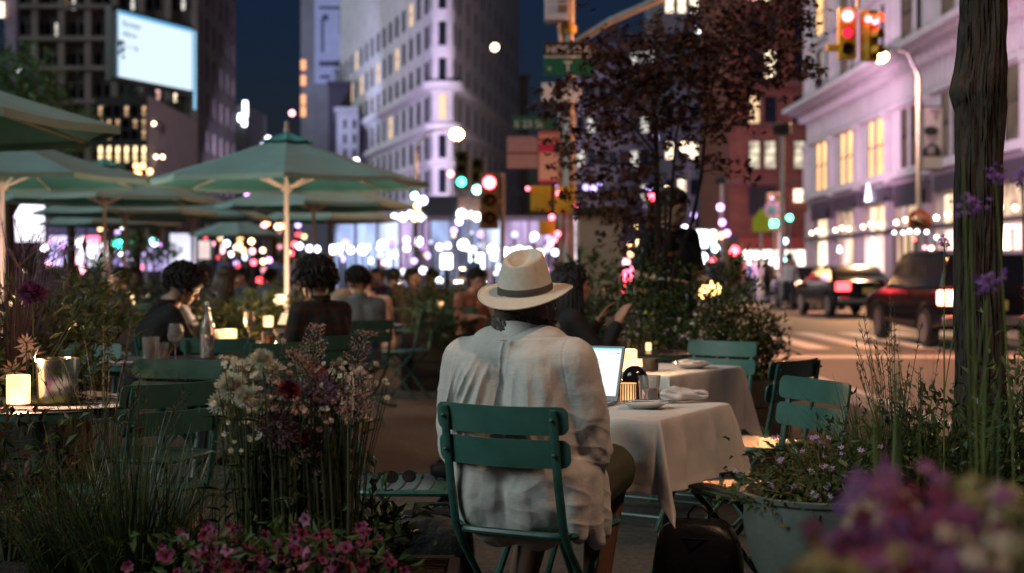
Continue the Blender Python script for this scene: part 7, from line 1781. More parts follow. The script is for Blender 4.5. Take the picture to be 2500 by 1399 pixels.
# thin seed stems
def wisps(label, px, Y, z0, n, h, seed, spread=0.25, lean=(0, 0), m=None, seeds=True, name='wispy_grass'):
    rr = random.Random(seed); t = thing(name, label, 'grass clump', (PX(px, Y), Y, z0)); b = MB(); s = MB()
    for k in range(n):
        a = rr.uniform(0, 6.28); hh = h * rr.uniform(0.6, 1.05); q = spread * rr.random()
        p0 = Vector((cos(a) * 0.05, sin(a) * 0.05, 0)); p1 = Vector((cos(a) * q * .4 + lean[0] * .4, sin(a) * q * .4, hh * 0.55)); p2 = Vector((cos(a) * q + lean[0], sin(a) * q + lean[1], hh))
        b.tube([p0, p1, p2], [0.0016, 0.0013, 0.0007], 4, cap=False)
        if seeds:
            for j in range(16):
                f = rr.uniform(0.72, 1.0); p = p1.lerp(p2, (f - 0.55) / 0.45)
                s.leaf(p, (rr.gauss(0, .6), rr.gauss(0, .6), 1), rv(rr), 0.018 * rr.uniform(.6, 1.3), 0.004)
    b.build('stem', m or m_stem, t)
    if seeds: s.build('seed_heads', mat('seed_tan', (0.10, 0.075, 0.045), 0.8, var=0.3, vscale=10), t, smooth=False)
    return t
wisps('fine wispy stems crossing the ice bucket table', 250, 4.5, 0.4, 18, 0.62, 4, 0.30, lean=(0.05, 0))
wisps('fine wispy stems before the crumpled napkin', 330, 4.4, 0.4, 12, 0.5, 5, 0.25)
wisps('dark seed stems before the man in black', 255, 4.9, 0.4, 16, 0.72, 6, 0.32)
# ---- far left: purple fountain grass, dahlia, leafy mass
m_plm = mat('purple_plume', (0.22, 0.12, 0.19), 0.8, col2=(0.46, 0.30, 0.42), vscale=14, transl=0.5)
t = thing('fountain_grass', 'purple feathery fountain grass glowing before the bright screen', 'grass clump', (PX(30, 5.75), 5.75, 0.60)); rr = random.Random(10)
b = MB()
for k in range(420):
    a = rr.uniform(0, 6.28); b.blade((0.10 * cos(a) * rr.random(), 0.1 * sin(a) * rr.random(), 0.0), (cos(a) * 0.55 * rr.random() - 0.02, sin(a) * .5 * rr.random(), 1), rr.uniform(0.40, 0.86), 0.0042, rr.uniform(0.03, 0.14), 6)
b.build('blades', leafm('purple_blades', (0.06, 0.03, 0.045), (0.13, 0.08, 0.10), 0.5, 0.45), t, smooth=False)
b = MB()
for (px, py, qx, qy) in ((60, 640, 130, 500), (90, 650, 165, 535), (95, 655, 190, 545), (70, 640, 100, 525), (110, 660, 160, 580), (100, 650, 175, 640), (60, 620, 40, 490), (20, 640, 8, 505), (85, 630, 122, 590), (40, 650, 20, 560), (120, 690, 172, 668), (50, 640, 75, 545)):
    o = Vector((PX(30, 5.75), 5.75, 0.60)); p = P(px, py, 5.75 + rr.gauss(0, .06)) - o; q = P(qx, qy, 5.75 + rr.gauss(0, .06)) - o
    st = p * 0.15; b.tube([st, p * .7, p], [0.0017, 0.0015, 0.0013], 4, cap=False)
    plume(b, p, q - p, (q - p).length, 0.012, 11, rr)
b.build('plumes', m_plm, t, smooth=False)
for px, py, Yq, r_, z0, seed in ((40, 850, 5.65, 0.26, 0.6, 11), (130, 760, 5.8, 0.22, 0.6, 12)):
    bush('leafy flowering shrub at the left edge above the lit lantern' if px < 100 else 'loose olive foliage right of the purple plumes', PX(px, Yq), Yq, z0, r_, 0.14, 0.50, 460, 0.060, [m_lf1, m_lf2, m_lf4], seed, clumps=18, asp=0.30, zmin=0.35 if px < 100 else 0.3)
m_peach = mat('peach_petal', (0.52, 0.30, 0.20), 0.7, transl=0.3, var=0.15); m_wpet = mat('cream_petal', (0.56, 0.53, 0.40), 0.7, transl=0.25, var=0.12, vscale=20); m_ppet = mat('plum_petal', (0.10, 0.025, 0.09), 0.7, transl=0.2, var=0.3)
def flower(label, px, py, Yq, zb, r, m, seed, layers=5, per=14, w=0.3, cup=0.5, n_=(0, -0.6, 0.8), name='flower', cat='flower', bx=0.0, leaves=4, group=None):
    rr = random.Random(seed); z = PZ(py, Yq); t = thing(name, label, cat, (PX(px, Yq) + bx, Yq, zb), 0, group)
    hp = Vector((-bx, 0, z - zb)); b = MB(); b.tube([(0, 0, 0), (-bx * 0.35, 0.01, (z - zb) * 0.55), tuple(hp)], [0.0032, 0.0027, 0.0022], 6)
    for k in range(leaves):
        f = rr.uniform(0.15, 0.85); p = hp * f; b.leaf(p, (rr.gauss(0, 1), rr.gauss(0, 1), 0.5), (0, 0, 1), rr.uniform(.05, .09), 0.018)
    b.build('stem', m_stem, t, smooth=False); b = MB(); petal_head(b, hp, n_, r, rr, layers, per, w, cup); b.build('petals', m, t, smooth=False); return t
flower('plum purple dahlia under the feathery grass plumes', 80, 716, 5.5, 0.6, 0.066, m_ppet, 21, 7, 16, 0.35, 0.6)
flower('peach lily like bloom just above the lit lantern', 32, 905, 5.55, 0.6, 0.07, m_peach, 22, 2, 6, 0.4, 0.3, bx=0.03)
flower('peach bloom with open petals beside the ice bucket rim', 70, 858, 5.55, 0.6, 0.06, m_peach, 23, 2, 7, 0.35, 0.3)
flower('small peach bloom above the ice bucket', 64, 836, 5.5, 0.6, 0.05, m_peach, 24, 2, 7, 0.35, 0.3)
bush('dark leafy shrub low at the left edge beneath the lantern', PX(20, 4.2), 4.2, 0.36, 0.26, 0.2, 0.36, 480, 0.05, [m_lf3, m_lf1, leafm('leaf_russet', (0.045, 0.02, 0.012), (0.07, 0.035, 0.015))], 25, clumps=20, asp=0.4)
trough('dark planter behind the ice bucket table holding the plumes', PX(-60, 5.8), PX(190, 5.8), 5.58, 5.98, 0.64)
# ---- bouquet of tall flowers
zb = 0.40; Yb_ = 3.62
m_allium = mat('mauve_allium', (0.17, 0.09, 0.16), 0.8, col2=(0.27, 0.16, 0.25), vscale=20, transl=0.2); m_burg = mat('burgundy_petal', (0.13, 0.010, 0.020), 0.6, var=0.3, transl=0.15); m_orng = mat('orange_red_petal', (0.42, 0.06, 0.015), 0.6, transl=0.2)
m_asti = mat('blush_astilbe', (0.48, 0.30, 0.25), 0.8, var=0.2, vscale=30, transl=0.3)
for i, (px, py, r) in enumerate(((565, 945, .044), (608, 905, .040), (640, 880, .034), (658, 905, .038), (540, 985, .038), (600, 970, .034), (640, 985, .030))):
    flower(['big cream chrysanthemum at the bouquet\'s left end', 'cream chrysanthemum behind the leftmost one', 'small cream chrysanthemum topping the bouquet', 'yellowish cream chrysanthemum beside the burgundy dahlia', 'drooping cream chrysanthemum low on the bouquet\'s left', 'cream chrysanthemum under the yellowish one', 'half hidden cream bloom left of the burgundy dahlia'][i], px, py, Yb_ + 0.1 * sin(i * 2.1), zb, r, m_wpet, 30 + i, 9, 24, 0.20, 0.66, n_=(0.2 * sin(i), -0.7, 0.6), bx=0.04 * (1.5 - i * 0.3))
flower('burgundy dahlia in the middle of the bouquet', 706, 952, Yb_ - 0.05, zb, 0.034, m_burg, 41, 7, 14, 0.4, 0.6); flower('darker burgundy dahlia behind the astilbe plume', 770, 905, Yb_ + 0.1, zb, 0.030, m_burg, 42, 7, 14, 0.4, 0.6)
flower('orange red zinnia low in the bouquet', 742, 1066, Yb_, zb, 0.022, m_orng, 43, 5, 12, 0.5, 0.5)
def globe_flower(label, px, py, Yq, r, m, seed, zb=zb, nb_=420, name='allium'):
    rr = random.Random(seed); z = PZ(py, Yq); t = thing(name, label, 'flower', (PX(px, Yq), Yq, zb))
    MB().tube([(0.02, 0, 0), (0, 0, z - zb)], 0.003, 6).build('stem', m_stem, t); b = MB()
    for k in range(nb_):
        d = rv(rr).normalized(); b.leaf(Vector((0, 0, z - zb)) + d * r * rr.uniform(0.35, 0.9), d + rv(rr, .3), rv(rr), r * 0.28, r * 0.13)
    b.build('flower_head', m, t, smooth=False); return t
globe_flower('mauve allium ball right of the burgundy dahlia', 786, 955, Yb_, 0.045, m_allium, 44); globe_flower('second mauve allium ball, nearest the green chair post', 832, 962, Yb_ + 0.03, 0.036, m_allium, 45)
globe_flower('dusky allium low among the bouquet stems', 680, 1052, Yb_ - 0.05, 0.05, mat('dusky_allium', (0.10, 0.05, 0.07), 0.8, transl=0.2, var=0.2), 46)
for i, (px, py, r) in enumerate(((747, 1108, .012), (785, 1100, .014), (718, 1130, .011), (802, 1060, .012), (770, 1148, .011))):
    globe_flower(f'{["pale", "plum", "cream", "dusky", "mauve"][i]} bud cone low in the bouquet', px, py, Yb_ - 0.03, r * 1.5, [m_wpet, m_ppet, m_wpet, m_ppet, m_allium][i], 47 + i, nb_=70, name='flower_bud')
def astilbe(label, pts, Yq, seed, wid):
    """plume of side branches along a curved stem, px points from base to tip"""
    rr = random.Random(seed); P_ = [P(px, py, Yq) for px, py in pts]; o = Vector((P_[0].x, Yq, zb)); t = thing('astilbe', label, 'flower', o)
    Q = [p - o for p in P_]
    MB().tube([(0, 0, 0), tuple(Q[0])] + [tuple(q) for q in Q[1:]], [0.003] * (len(Q) + 1), 5).build('stem', m_stem, t)
    b = MB(); N = 17
    for i in range(N):
        f = i / (N - 1); seg = f * (len(Q) - 1); k = min(int(seg), len(Q) - 2); p = Q[k].lerp(Q[k + 1], seg - k); ax = (Q[k + 1] - Q[k]).normalized()
        L = wid * (1 - f) ** 0.8 + 0.012
        for sx in (-1, 1):
            d = Vector((sx * (0.85 + rr.gauss(0, .1)), rr.gauss(0, .5), 0.45)) + ax * 0.5; d.normalize(); q = p.copy(); M_ = max(3, int(L / 0.006))
            for j in range(M_):
                q = q + d * L / M_; d = (d + Vector((0, 0, -0.05))).normalized()
                for e in range(2): b.leaf(q, rv(rr) * .7 + Vector((0, 0, .6)), rv(rr), 0.010 * (1 - 0.55 * j / M_), 0.0042)
    b.build('plume', m_asti, t, smooth=False)
astilbe('tall blush astilbe plume rising before the plaid jacket', [(768, 960), (762, 880), (772, 815), (778, 800)], Yb_, 60, 0.045)
astilbe('short blush astilbe tip left of the tall plume', [(760, 930), (735, 885), (708, 862)], Yb_ - .02, 61, 0.03)
astilbe('bending blush astilbe plume nearest the man\'s side chair', [(868, 1010), (868, 930), (872, 870), (890, 830), (912, 820)], Yb_ + 0.04, 62, 0.05)
astilbe('blush astilbe plume hanging at the bouquet\'s right side', [(850, 1040), (880, 1000), (885, 950), (878, 910)], Yb_ - 0.04, 63, 0.045)
astilbe('small blush astilbe at the bouquet\'s right middle', [(820, 1010), (826, 930), (820, 890)], Yb_ + 0.06, 64, 0.035)
astilbe('blush astilbe plume below the burgundy dahlia', [(650, 1060), (664, 1010), (662, 965)], Yb_ + 0.06, 65, 0.035)
rr = random.Random(70)
for i in range(3):
    bush(['bouquet greenery under the cream chrysanthemums', 'bouquet greenery under the burgundy dahlia', 'bouquet greenery under the mauve allium balls'][i], PX(610 + 95 * i, Yb_ + .05), Yb_ + 0.08, zb, 0.10, 0.1, 0.42, 420, 0.042, [m_lf1, m_lf3, m_lf2], 71 + i, clumps=18, asp=0.25, name='bouquet_greenery', cat='plant')
for i, (px, py, m, lb) in enumerate(((600, 930, m_wpet, 'loose white filler blossoms among the cream chrysanthemums'), (690, 985, m_asti, 'loose blush filler blossoms round the burgundy dahlia'), (800, 1010, m_asti, 'loose blush filler blossoms under the mauve alliums'), (640, 1060, m_wpet, 'small white filler blossoms low in the bouquet'), (845, 940, m_wpet, 'pale filler blossoms at the bouquet end near the side chair'))):
    rr = random.Random(600 + i); z = PZ(py, Yb_); t = thing('filler_flower', lb, 'flower', (PX(px, Yb_), Yb_ + 0.03, zb)); st = MB(); b = MB()
    for k in range(48):
        h = Vector((rr.gauss(0, .045), rr.gauss(0, .05), z - zb + rr.gauss(0, .045))); st.tube([(h.x * .2, 0, 0), (h.x * .5, h.y * .5, h.z * .6), tuple(h)], [.002, .0015, .001], 4)
        petal_head(b, h, (rr.gauss(0, .5), -.7, .6 + rr.gauss(0, .4)), rr.uniform(.006, .013), rr, 2, 9, .5, .45)
    st.build('stem', m_stem, t); b.build('blossoms', m, t, smooth=False)
# ---- pink petunias along the bottom
m_pet = [mat('magenta_petal', (0.11, 0.009, 0.05), 0.6, transl=0.25, col2=(0.23, 0.038, 0.12), vscale=14), mat('pale_pink_petal', (0.30, 0.11, 0.19), 0.6, transl=0.25, var=0.2), mat('crimson_petal', (0.17, 0.01, 0.045), 0.6, transl=0.25, var=0.3)]
pl = ['deep pink petunias at the left of the bottom edge', 'magenta petunias under the cream chrysanthemums', 'bright pink petunias at the middle of the planter', 'crimson petunias nearest the glossy leaves']
for i, (px, py0) in enumerate(((500, 1345), (610, 1340), (730, 1335), (835, 1340))):
    Yq = 3.3; t = thing('petunia', pl[i], 'flower', (PX(px, Yq), Yq, 0.40)); rr = random.Random(80 + i); b = MB(); g_ = MB()
    for k in range(62):
        x = rr.gauss(0, 0.08); z = PZ(rr.uniform(1285 if i != 1 else 1298, 1430), Yq) - 0.40 - abs(x) * 0.25; y = rr.gauss(0, 0.07)
        trumpet(b, (x, y, z), (rr.gauss(0, .45), -0.75 + rr.gauss(0, .4), 0.6 + rr.gauss(0, .3)), rr.uniform(0.011, 0.019), rr, rr.choice([0, 0, 1, 2] if i != 3 else [2, 2, 0]))
    for k in range(200): g_.leaf((rr.gauss(0, .09), rr.gauss(0, .08), rr.uniform(0, PZ(1300, Yq) - .40)), rv(rr) + Vector((0, 0, .5)), rv(rr), 0.04, 0.016)
    b.build('blossoms', m_pet, t, angle=180); g_.build('foliage', [m_lf3, m_lf1], t, smooth=False) if False else g_.build('foliage', m_lf1, t, smooth=False)
for i, (px, py) in enumerate(((665, 1290), (690, 1275), (775, 1275), (830, 1300), (560, 1272), (790, 1318))):
    pass
# ---- glossy dark leaved shrub
t, cl = bush('glossy dark leaved shrub between the pink petunias and the side chair', PX(880, 3.9), 3.95, 0.34, 0.12, 0.10, 0.22, 190, 0.052, [m_lf3, m_lf3, m_lf1], 90, clumps=20, asp=0.42, stemm=m_twig)
b = MB(); rr = random.Random(91)
for (px, py) in ((985, 1290), (1000, 1310), (960, 1335), (915, 1140), (975, 1250), (940, 1270), (975, 1350)):
    q = P(px, py, 3.9) - Vector((PX(880, 3.9), 3.95, 0.34)); s_ = Vector((0.02, 0, 0.08)); m_ = s_.lerp(q, 0.55) + Vector((0, 0, 0.03))
    b.tube([s_, m_, q], [0.003, 0.0024, 0.001], 5, mi=1)
    for k in range(13):
        p = m_.lerp(q, rr.uniform(-0.5, 1.05)); b.leaf(p, (q - s_).normalized() + rv(rr, .6), rv(rr) + Vector((0, 0, 1)), rr.uniform(.03, .055), 0.018, 0)
b.build('trailing_sprays', [m_lf3, m_twig], t, smooth=False)
# ---- hedges and pots further back
m_box = mat('charcoal_planter', (0.016, 0.013, 0.010), 0.6, var=0.3, vscale=5)
trough('tall dark box planter standing right of the boots', PX(985, 14.6), PX(1092, 14.6), 14.4, 14.95, 0.58, m_box)
bush('feathery green shrub in the tall box planter', PX(1045, 14.6), 14.65, 0.52, 0.26, 0.2, 0.55, 900, 0.06, [m_lf2, m_lf1, m_lf4], 100, clumps=26, asp=0.3)
bush('low dark foliage at the right end of the box planter', PX(1080, 14.4), 14.35, 0.45, 0.2, 0.15, 0.28, 400, 0.06, [m_lf3, m_lf1], 101, clumps=14)
for i, (px, Yq, w, h, zt) in enumerate(((215, 13.5, .75, .42, 1.1), (110, 11.5, .6, .35, 1.0), (640, 13.8, .55, .5, .95), (560, 12.5, .35, .3, 0.95), (700, 16.5, .5, .5, 1.05), (360, 18.5, .9, .4, 1.1), (1100, 21, .7, .4, 1.05), (1180, 19, .5, .4, 1.0))):
    lb = ['dark hedge under the thin umbrella poles', 'dark shrubbery right of the purple plumes', 'green plants between the two black haired diners', 'low green plant past the man in black', 'yellow green plant behind the plaid jacket', 'dark hedge at the foot of the umbrella poles', 'green shrub left of the straw hat, far back', 'olive plant just left of the straw hat'][i]
    trough('planter under the ' + lb, PX(px, Yq) - w * .8, PX(px, Yq) + w * .8, Yq - .2, Yq + .25, zt - h, m_box)
    bush(lb, PX(px, Yq), Yq, zt - h - 0.06, w * 0.8, 0.25, h, 700, 0.075, [m_lf1, m_lf3, m_lf2] if i not in (2, 4) else [m_lf4, m_lf2, leafm('leaf_lime', (0.08, 0.11, 0.02), (0.16, 0.18, 0.04))], 110 + i, clumps=26, asp=0.4, name='hedge_plant', cat='shrub')
b = bush('big leaved plant against the beige pillar', PX(1440, 15), 15, 0.9, 0.3, 0.2, 0.42, 90, 0.16, [m_lf4, m_lf1], 130, clumps=9, asp=0.4)
trough('box planter below the big leaved plant', PX(1405, 15), PX(1500, 15), 14.8, 15.3, 0.92, m_box)
# ---- maple in its planter
m_map = [leafm('maple_leaf_dark', (0.022, 0.007, 0.004), (0.052, 0.016, 0.008), 0.6, 0.12), leafm('maple_leaf_red', (0.050, 0.014, 0.006), (0.10, 0.034, 0.016), 0.6, 0.12)]
YM = 9.4
t = thing('maple_tree', 'dark red Japanese maple with thin stems in front of the standing man', 'tree', (PX(1620, YM), YM, 0.5)); oM = Vector((PX(1620, YM), YM, 0.5))
def mp(px, py, dy=0.0): return P(px, py, YM + dy) - oM
b = MB()
stems = [([(1612, 760), (1606, 600), (1603, 420), (1600, 300), (1585, 170), (1560, 80)], .026), ([(1622, 760), (1650, 640), (1690, 540), (1712, 430), (1722, 320), (1740, 200), (1790, 90)], .018), ([(1618, 760), (1632, 600), (1640, 470), (1650, 330), (1690, 190), (1720, 90)], .014), ([(1616, 760), (1624, 560), (1625, 470), (1590, 380), (1540, 320)], .011),
         ([(1605, 430), (1560, 400), (1500, 400), (1440, 430)], .009), ([(1603, 380), (1540, 300), (1470, 250), (1400, 215)], .010), ([(1601, 300), (1520, 210), (1450, 140)], .009), ([(1722, 330), (1790, 270), (1850, 190), (1940, 150)], .009), ([(1740, 200), (1840, 120), (1920, 60), (1960, 20)], .009), ([(1604, 520), (1560, 520), (1500, 540)], .006), ([(1605, 470), (1530, 470), (1450, 490)], .007), ([(1714, 420), (1770, 410), (1825, 425)], .005), ([(1500, 400), (1430, 380), (1360, 360)], .005), ([(1660, 300), (1750, 250), (1820, 240)], .007)]
for pts, r in stems:
    n_ = len(pts); rr = random.Random(int(r * 1e5) + n_); dy = 0
    pp_ = []
    for k, (x, y) in enumerate(pts): dy += rr.gauss(0, 0.07); pp_.append(mp(x, y, dy))
    b.tube(pp_, [r * (1 - 0.75 * k / (n_ - 1)) for k in range(n_)], 7)
b.build('trunk', mat('maple_bark', (0.022, 0.014, 0.011), 0.85, var=0.3, vscale=9, bump=0.5, bscale=40), t)
lobes = []
for k in range(5):
    a = radians(-100 + 50 * k) ; L = [0.62, 0.92, 1.0, 0.92, 0.62][k]
    lobes += [(L * sin(a), L * cos(a))]
    if k < 4: a2 = a + radians(25); lobes += [(0.36 * sin(a2), 0.36 * cos(a2))]
def maple_leaf(b, p, d, n_, S, mi):
    d = Vector(d).normalized(); sd = d.cross(Vector(n_)).normalized(); up = sd.cross(d)
    vs = [Vector(p)] + [Vector(p) + (sd * x + d * (y + 0.25)) * S - up * 0.22 * S * (x * x + y * y) for x, y in lobes]
    b.add(vs, [(0, k, k + 1) for k in range(1, 9)], mi)
rr = random.Random(200); b = MB()
blobs = [(1470, 170, 95, 70, 240), (1560, 120, 110, 75, 300), (1650, 105, 100, 70, 260), (1740, 95, 90, 70, 230), (1830, 60, 95, 60, 230), (1910, 90, 75, 70, 190), (1940, 20, 55, 40, 110), (1800, 10, 70, 35, 110), (1430, 260, 85, 55, 200), (1530, 240, 100, 70, 280), (1640, 230, 100, 75, 280), (1740, 210, 90, 65, 220), (1840, 190, 75, 55, 170), (1930, 170, 65, 35, 90), (1985, 165, 25, 14, 18), (1380, 210, 45, 28, 60), (1350, 262, 30, 14, 22), (1420, 345, 80, 42, 130), (1520, 335, 85, 50, 160), (1470, 410, 85, 40, 150), (1400, 400, 45, 25, 45), (1560, 420, 70, 45, 100), (1470, 485, 85, 30, 110), (1410, 470, 45, 22, 45), (1540, 490, 65, 40, 85), (1650, 330, 70, 45, 100), (1745, 300, 70, 45, 80), (1810, 290, 50, 35, 55), (1500, 545, 50, 30, 50), (1560, 555, 50, 50, 60), (1640, 400, 55, 40, 50), (1780, 405, 45, 22, 40), (1825, 425, 24, 16, 16), (1720, 380, 40, 30, 28), (1520, 590, 35, 18, 22), (1600, 600, 40, 40, 35), (1690, 150, 60, 50, 80), (1590, 180, 70, 50, 120), (1490, 100, 50, 35, 60)]
for (px, py, rx, ry, n_) in blobs:
    for k in range(int(n_ * (0.205 if py < 300 else 0.15))):
      x, y = px + rr.gauss(0, rx * 0.56), py + rr.gauss(0, ry * 0.56); c0 = mp(x, y, rr.gauss(0, 0.26)); tw_ = rr.uniform(0, 6.28)
      for q_ in range(rr.randint(5, 9)):
        h_ = rr.gauss(0, 0.065); p = c0 + Vector((h_ * cos(tw_) + rr.gauss(0, .015), h_ * sin(tw_) + rr.gauss(0, .03), rr.gauss(0, 0.014) - 0.25 * abs(h_))); d = Vector((rr.gauss(0, .9) + cos(tw_), rr.gauss(0, .9), -0.6 + rr.gauss(0, .4)))
        maple_leaf(b, p, d, rv(rr, .5) + Vector((0, -0.3, 1)), rr.uniform(0.026, 0.048), 0 if rr.random() < 0.7 else 1)
b.build('crown', m_map, t, smooth=False)
trough('large dark planter holding the maple and the bushes', PX(1480, 9.6), PX(1885, 9.6), 9.0, 10.0, 0.52, mat('brown_planter', (0.05, 0.032, 0.02), 0.7, var=0.3, vscale=4))
YB = 9.3
for i, (px, rx, zt, n_, ms) in enumerate(((1520, .22, .98, 520, [m_lf1, m_lf3]), (1620, .28, 1.14, 800, [m_lf1, m_lf4, m_lf3]), (1720, .28, 1.12, 800, [m_lf3, m_lf1, m_lf2]), (1800, .25, .98, 700, [m_lf2, m_lf1]), (1860, .17, .80, 420, [m_lf2, m_lf3]))):
    bush(['dense bush behind the woman\'s raised hand', 'dense dark bush under the maple stems', 'dense bush left of the glowing orange lights', 'olive bush at the right of the maple planter', 'trailing low bush at the planter\'s street end'][i], PX(px, YB), YB + 0.15 * sin(i * 2), 0.46, rx, 0.26, zt - 0.46, int(n_ * 1.3), 0.055, ms, 210 + i, clumps=28, asp=0.42)
m_wsm = mat('tiny_white_flower', (0.55, 0.5, 0.5), 0.7, var=0.15)
for i, (px, py, n_, m) in enumerate(((1590, 825, 110, mat('yellow_green_flower', (0.38, 0.34, 0.08), 0.7, var=0.2)), (1680, 832, 130, m_wsm), (1560, 780, 70, mat('pale_mauve_flower', (0.35, 0.22, 0.34), 0.7, var=0.2)))):
    Yq = 8.75; t, cl = bush(['yellow green blossoms beside the second table\'s lantern', 'tiny white blossoms before the dark bushes', 'pale mauve blossoms above the yellow ones'][i], PX(px, Yq), Yq, 0.50, 0.17, 0.13, PZ(py, Yq) - 0.42, 330, 0.04, [m_lf2, m_lf4], 220 + i, clumps=18, asp=0.35, name='flowering_plant', cat='plant')
    b = MB(); rr = random.Random(230 + i)
    for k in range(n_): c = rr.choice(cl); petal_head(b, c + Vector((rr.gauss(0, .05), rr.gauss(0, .05), rr.gauss(0.03, .04))), rv(rr) + Vector((0, -.5, .8)), rr.uniform(.008, .016), rr, 1, 5, 0.6, 0.3)
    b.build('blossoms', m, t, smooth=False)
trough('dark box planter for the blossoms by the second table', PX(1535, 8.75), PX(1730, 8.75), 8.5, 9.0, 0.54, m_box)
# glowing planter lights among the bushes
for i, (px, py, c) in enumerate(((1730, 700, 'amber'), (1722, 715, 'amber'), (1745, 705, 'amber'), (1532, 673, 'red'), (1552, 662, 'red'), (1592, 688, 'red'))):
    Yq = 12.0 + 0.2 * i; t = thing('garden_light', f'{c} light bulb glowing through the bushes, {["lowest of the amber trio", "middle of the amber trio", "right of the amber trio", "left of the red trio", "top of the red trio", "right of the red trio"][i]}', 'lamp', (PX(px, Yq), Yq, 0))
    z = PZ(py, Yq); MB().tube([(0, 0, 0), (0, 0, z - 0.03)], 0.012, 6).build('stake', m_dsteel, t); MB().ball((0, 0, z), 0.055, 12, 8).build('bulb', em('garden_' + c, (1.0, 0.5, 0.14) if c == 'amber' else (1.0, 0.08, 0.14), 6.0), t)

# ---- right hand side: pot, trunk, grasses, verbena
YP = 4.05; m_pot = mat('grey_green_ceramic', (0.10, 0.115, 0.10), 0.55, var=0.15, vscale=5, bump=0.15, bscale=30)
t = thing('round_pot', 'wide round grey green pot under trailing flowers', 'flower pot', (PX(2010, YP), YP, 0)); zr_ = PZ(1200, YP)
MB().lathe([(0.0, zr_ - 0.34), (0.12, zr_ - 0.34), (0.155, zr_ - 0.30), (0.20, zr_ - 0.20), (0.225, zr_ - 0.10), (0.225, zr_ - 0.02), (0.235, zr_ - 0.012), (0.237, zr_), (0.22, zr_ + 0.002), (0.21, zr_ - 0.04), (0.0, zr_ - 0.04)], 48).build('bowl', m_pot, t)
MB().lathe([(0.13, 0), (0.115, 0.03), (0.10, zr_ - 0.34)], 32).build('foot', m_pot, t); MB().lathe([(0, zr_ - 0.035), (0.208, zr_ - 0.035)], 24).build('soil', m_soil, t)
t, cl = bush('trailing small leaved plant spilling over the round pot', PX(2010, YP), YP, zr_ - 0.03, 0.24, 0.2, 0.17, 900, 0.028, [m_lf1, m_lf2, m_lf4], 240, clumps=34, asp=0.5, droop=0.10)
b = MB(); rr = random.Random(241)
for (px, py) in ((1850, 1190), (1840, 1120), (1870, 1250), (1900, 1290), (2000, 1310), (1960, 1270), (1830, 1160), (2090, 1300)):
    o = Vector((PX(2010, YP), YP, zr_ - 0.03)); q = P(px, py, YP - 0.18) - o; s_ = Vector((q.x * 0.5, q.y * 0.5, 0.08)); b.tube([s_, s_.lerp(q, 0.5) + Vector((0, 0, 0.03)), q], [0.002, 0.0016, 0.001], 4)
    for k in range(22): b.leaf(s_.lerp(q, rr.uniform(0, 1.05)) + rv(rr, .008), rv(rr), rv(rr), rr.uniform(.014, .028), 0.012)
b.build('trailing_sprays', m_lf2, t, smooth=False)
b = MB()
for k in range(34): c = rr.choice(cl); petal_head(b, c + Vector((rr.gauss(0, .04), rr.gauss(0, .04), .05)), (rr.gauss(0, .4), -.6, .8), .011, rr, 1, 6, .5, .3)
b.build('blossoms', mat('lilac_tiny_flower', (0.30, 0.22, 0.42), 0.7, var=0.2), t, smooth=False)
# trunk
YT = 4.75
t = thing('street_tree', 'rough barked street tree trunk crossing the photo\'s right side', 'tree', (PX(2392, YT), YT, 0))
prof = [(-420, 2352, 2440), (-100, 2350, 2446), (0, 2350, 2452), (120, 2346, 2453), (180, 2334, 2453), (225, 2327, 2451), (275, 2335, 2449), (400, 2336, 2443), (700, 2335, 2440), (900, 2334, 2448), (1050, 2330, 2458), (1150, 2322, 2468), (1500, 2300, 2490)]
def trunkfn(u, v):
    py = -420 + 1920 * v
    for (a_, b_) in zip(prof, prof[1:]):
        if a_[0] <= py <= b_[0]: f = (py - a_[0]) / (b_[0] - a_[0]); l, r = a_[1] + (b_[1] - a_[1]) * f, a_[2] + (b_[2] - a_[2]) * f; break
    c = (PX((l + r) / 2, YT) - PX(2392, YT)); R_ = (PX(r, YT) - PX(l, YT)) / 2; a = 2 * pi * u; z = PZ(py, YT)
    bark = 0.012 * abs(noise.noise(Vector((cos(a) * 7, sin(a) * 7, z * 1.6)))) - 0.014 * (1 - min(1, 2.2 * abs(noise.noise(Vector((cos(a) * 8 + 0.3 * sin(z * 9), sin(a) * 8, z * 2.4 + 5)))))) ** 2 + 0.005 * noise.noise(Vector((cos(a) * 5.5, sin(a) * 5.5, z * 2.2))) + 0.005 * abs(noise.noise(Vector((cos(a) * 12, sin(a) * 12, z * 3.5)))) + 0.003 * noise.noise(Vector((cos(a) * 20, sin(a) * 20, z * 14)))
    kn = 0.012 * exp(-((z - PZ(225, YT)) / 0.05) ** 2) * max(0, cos(a - pi * 1.15)) ** 3
    return (c + (R_ + bark + kn) * cos(a), (R_ + bark + kn) * sin(a), z)
b = MB(); b.grid(trunkfn, 120, 260, closed=True); b.build('trunk', mat('furrowed_bark', (0.016, 0.012, 0.009), 0.9, col2=(0.055, 0.042, 0.032), vscale=16, stretch=(1, 1, 0.22), bump=0.9, bscale=45), t, angle=60)
b = MB(); rr = random.Random(260)
for a in range(5):
    an_ = a * 1.26; b.tube([(0, 0, 2.7), (0.25 * cos(an_), 0.25 * sin(an_), 3.1), (0.8 * cos(an_), 0.8 * sin(an_), 3.6)], [0.05, 0.04, 0.015], 7)
b.build('limb', MATS['furrowed_bark'], t); b = MB()
for k in range(900):
    an_ = rr.uniform(0, 6.28); q = rr.uniform(0.2, 1.2); b.leaf((q * cos(an_), q * sin(an_), rr.uniform(3.2, 4.2)), rv(rr), rv(rr), 0.08, 0.035)
b.build('crown', m_lf1, t, smooth=False)
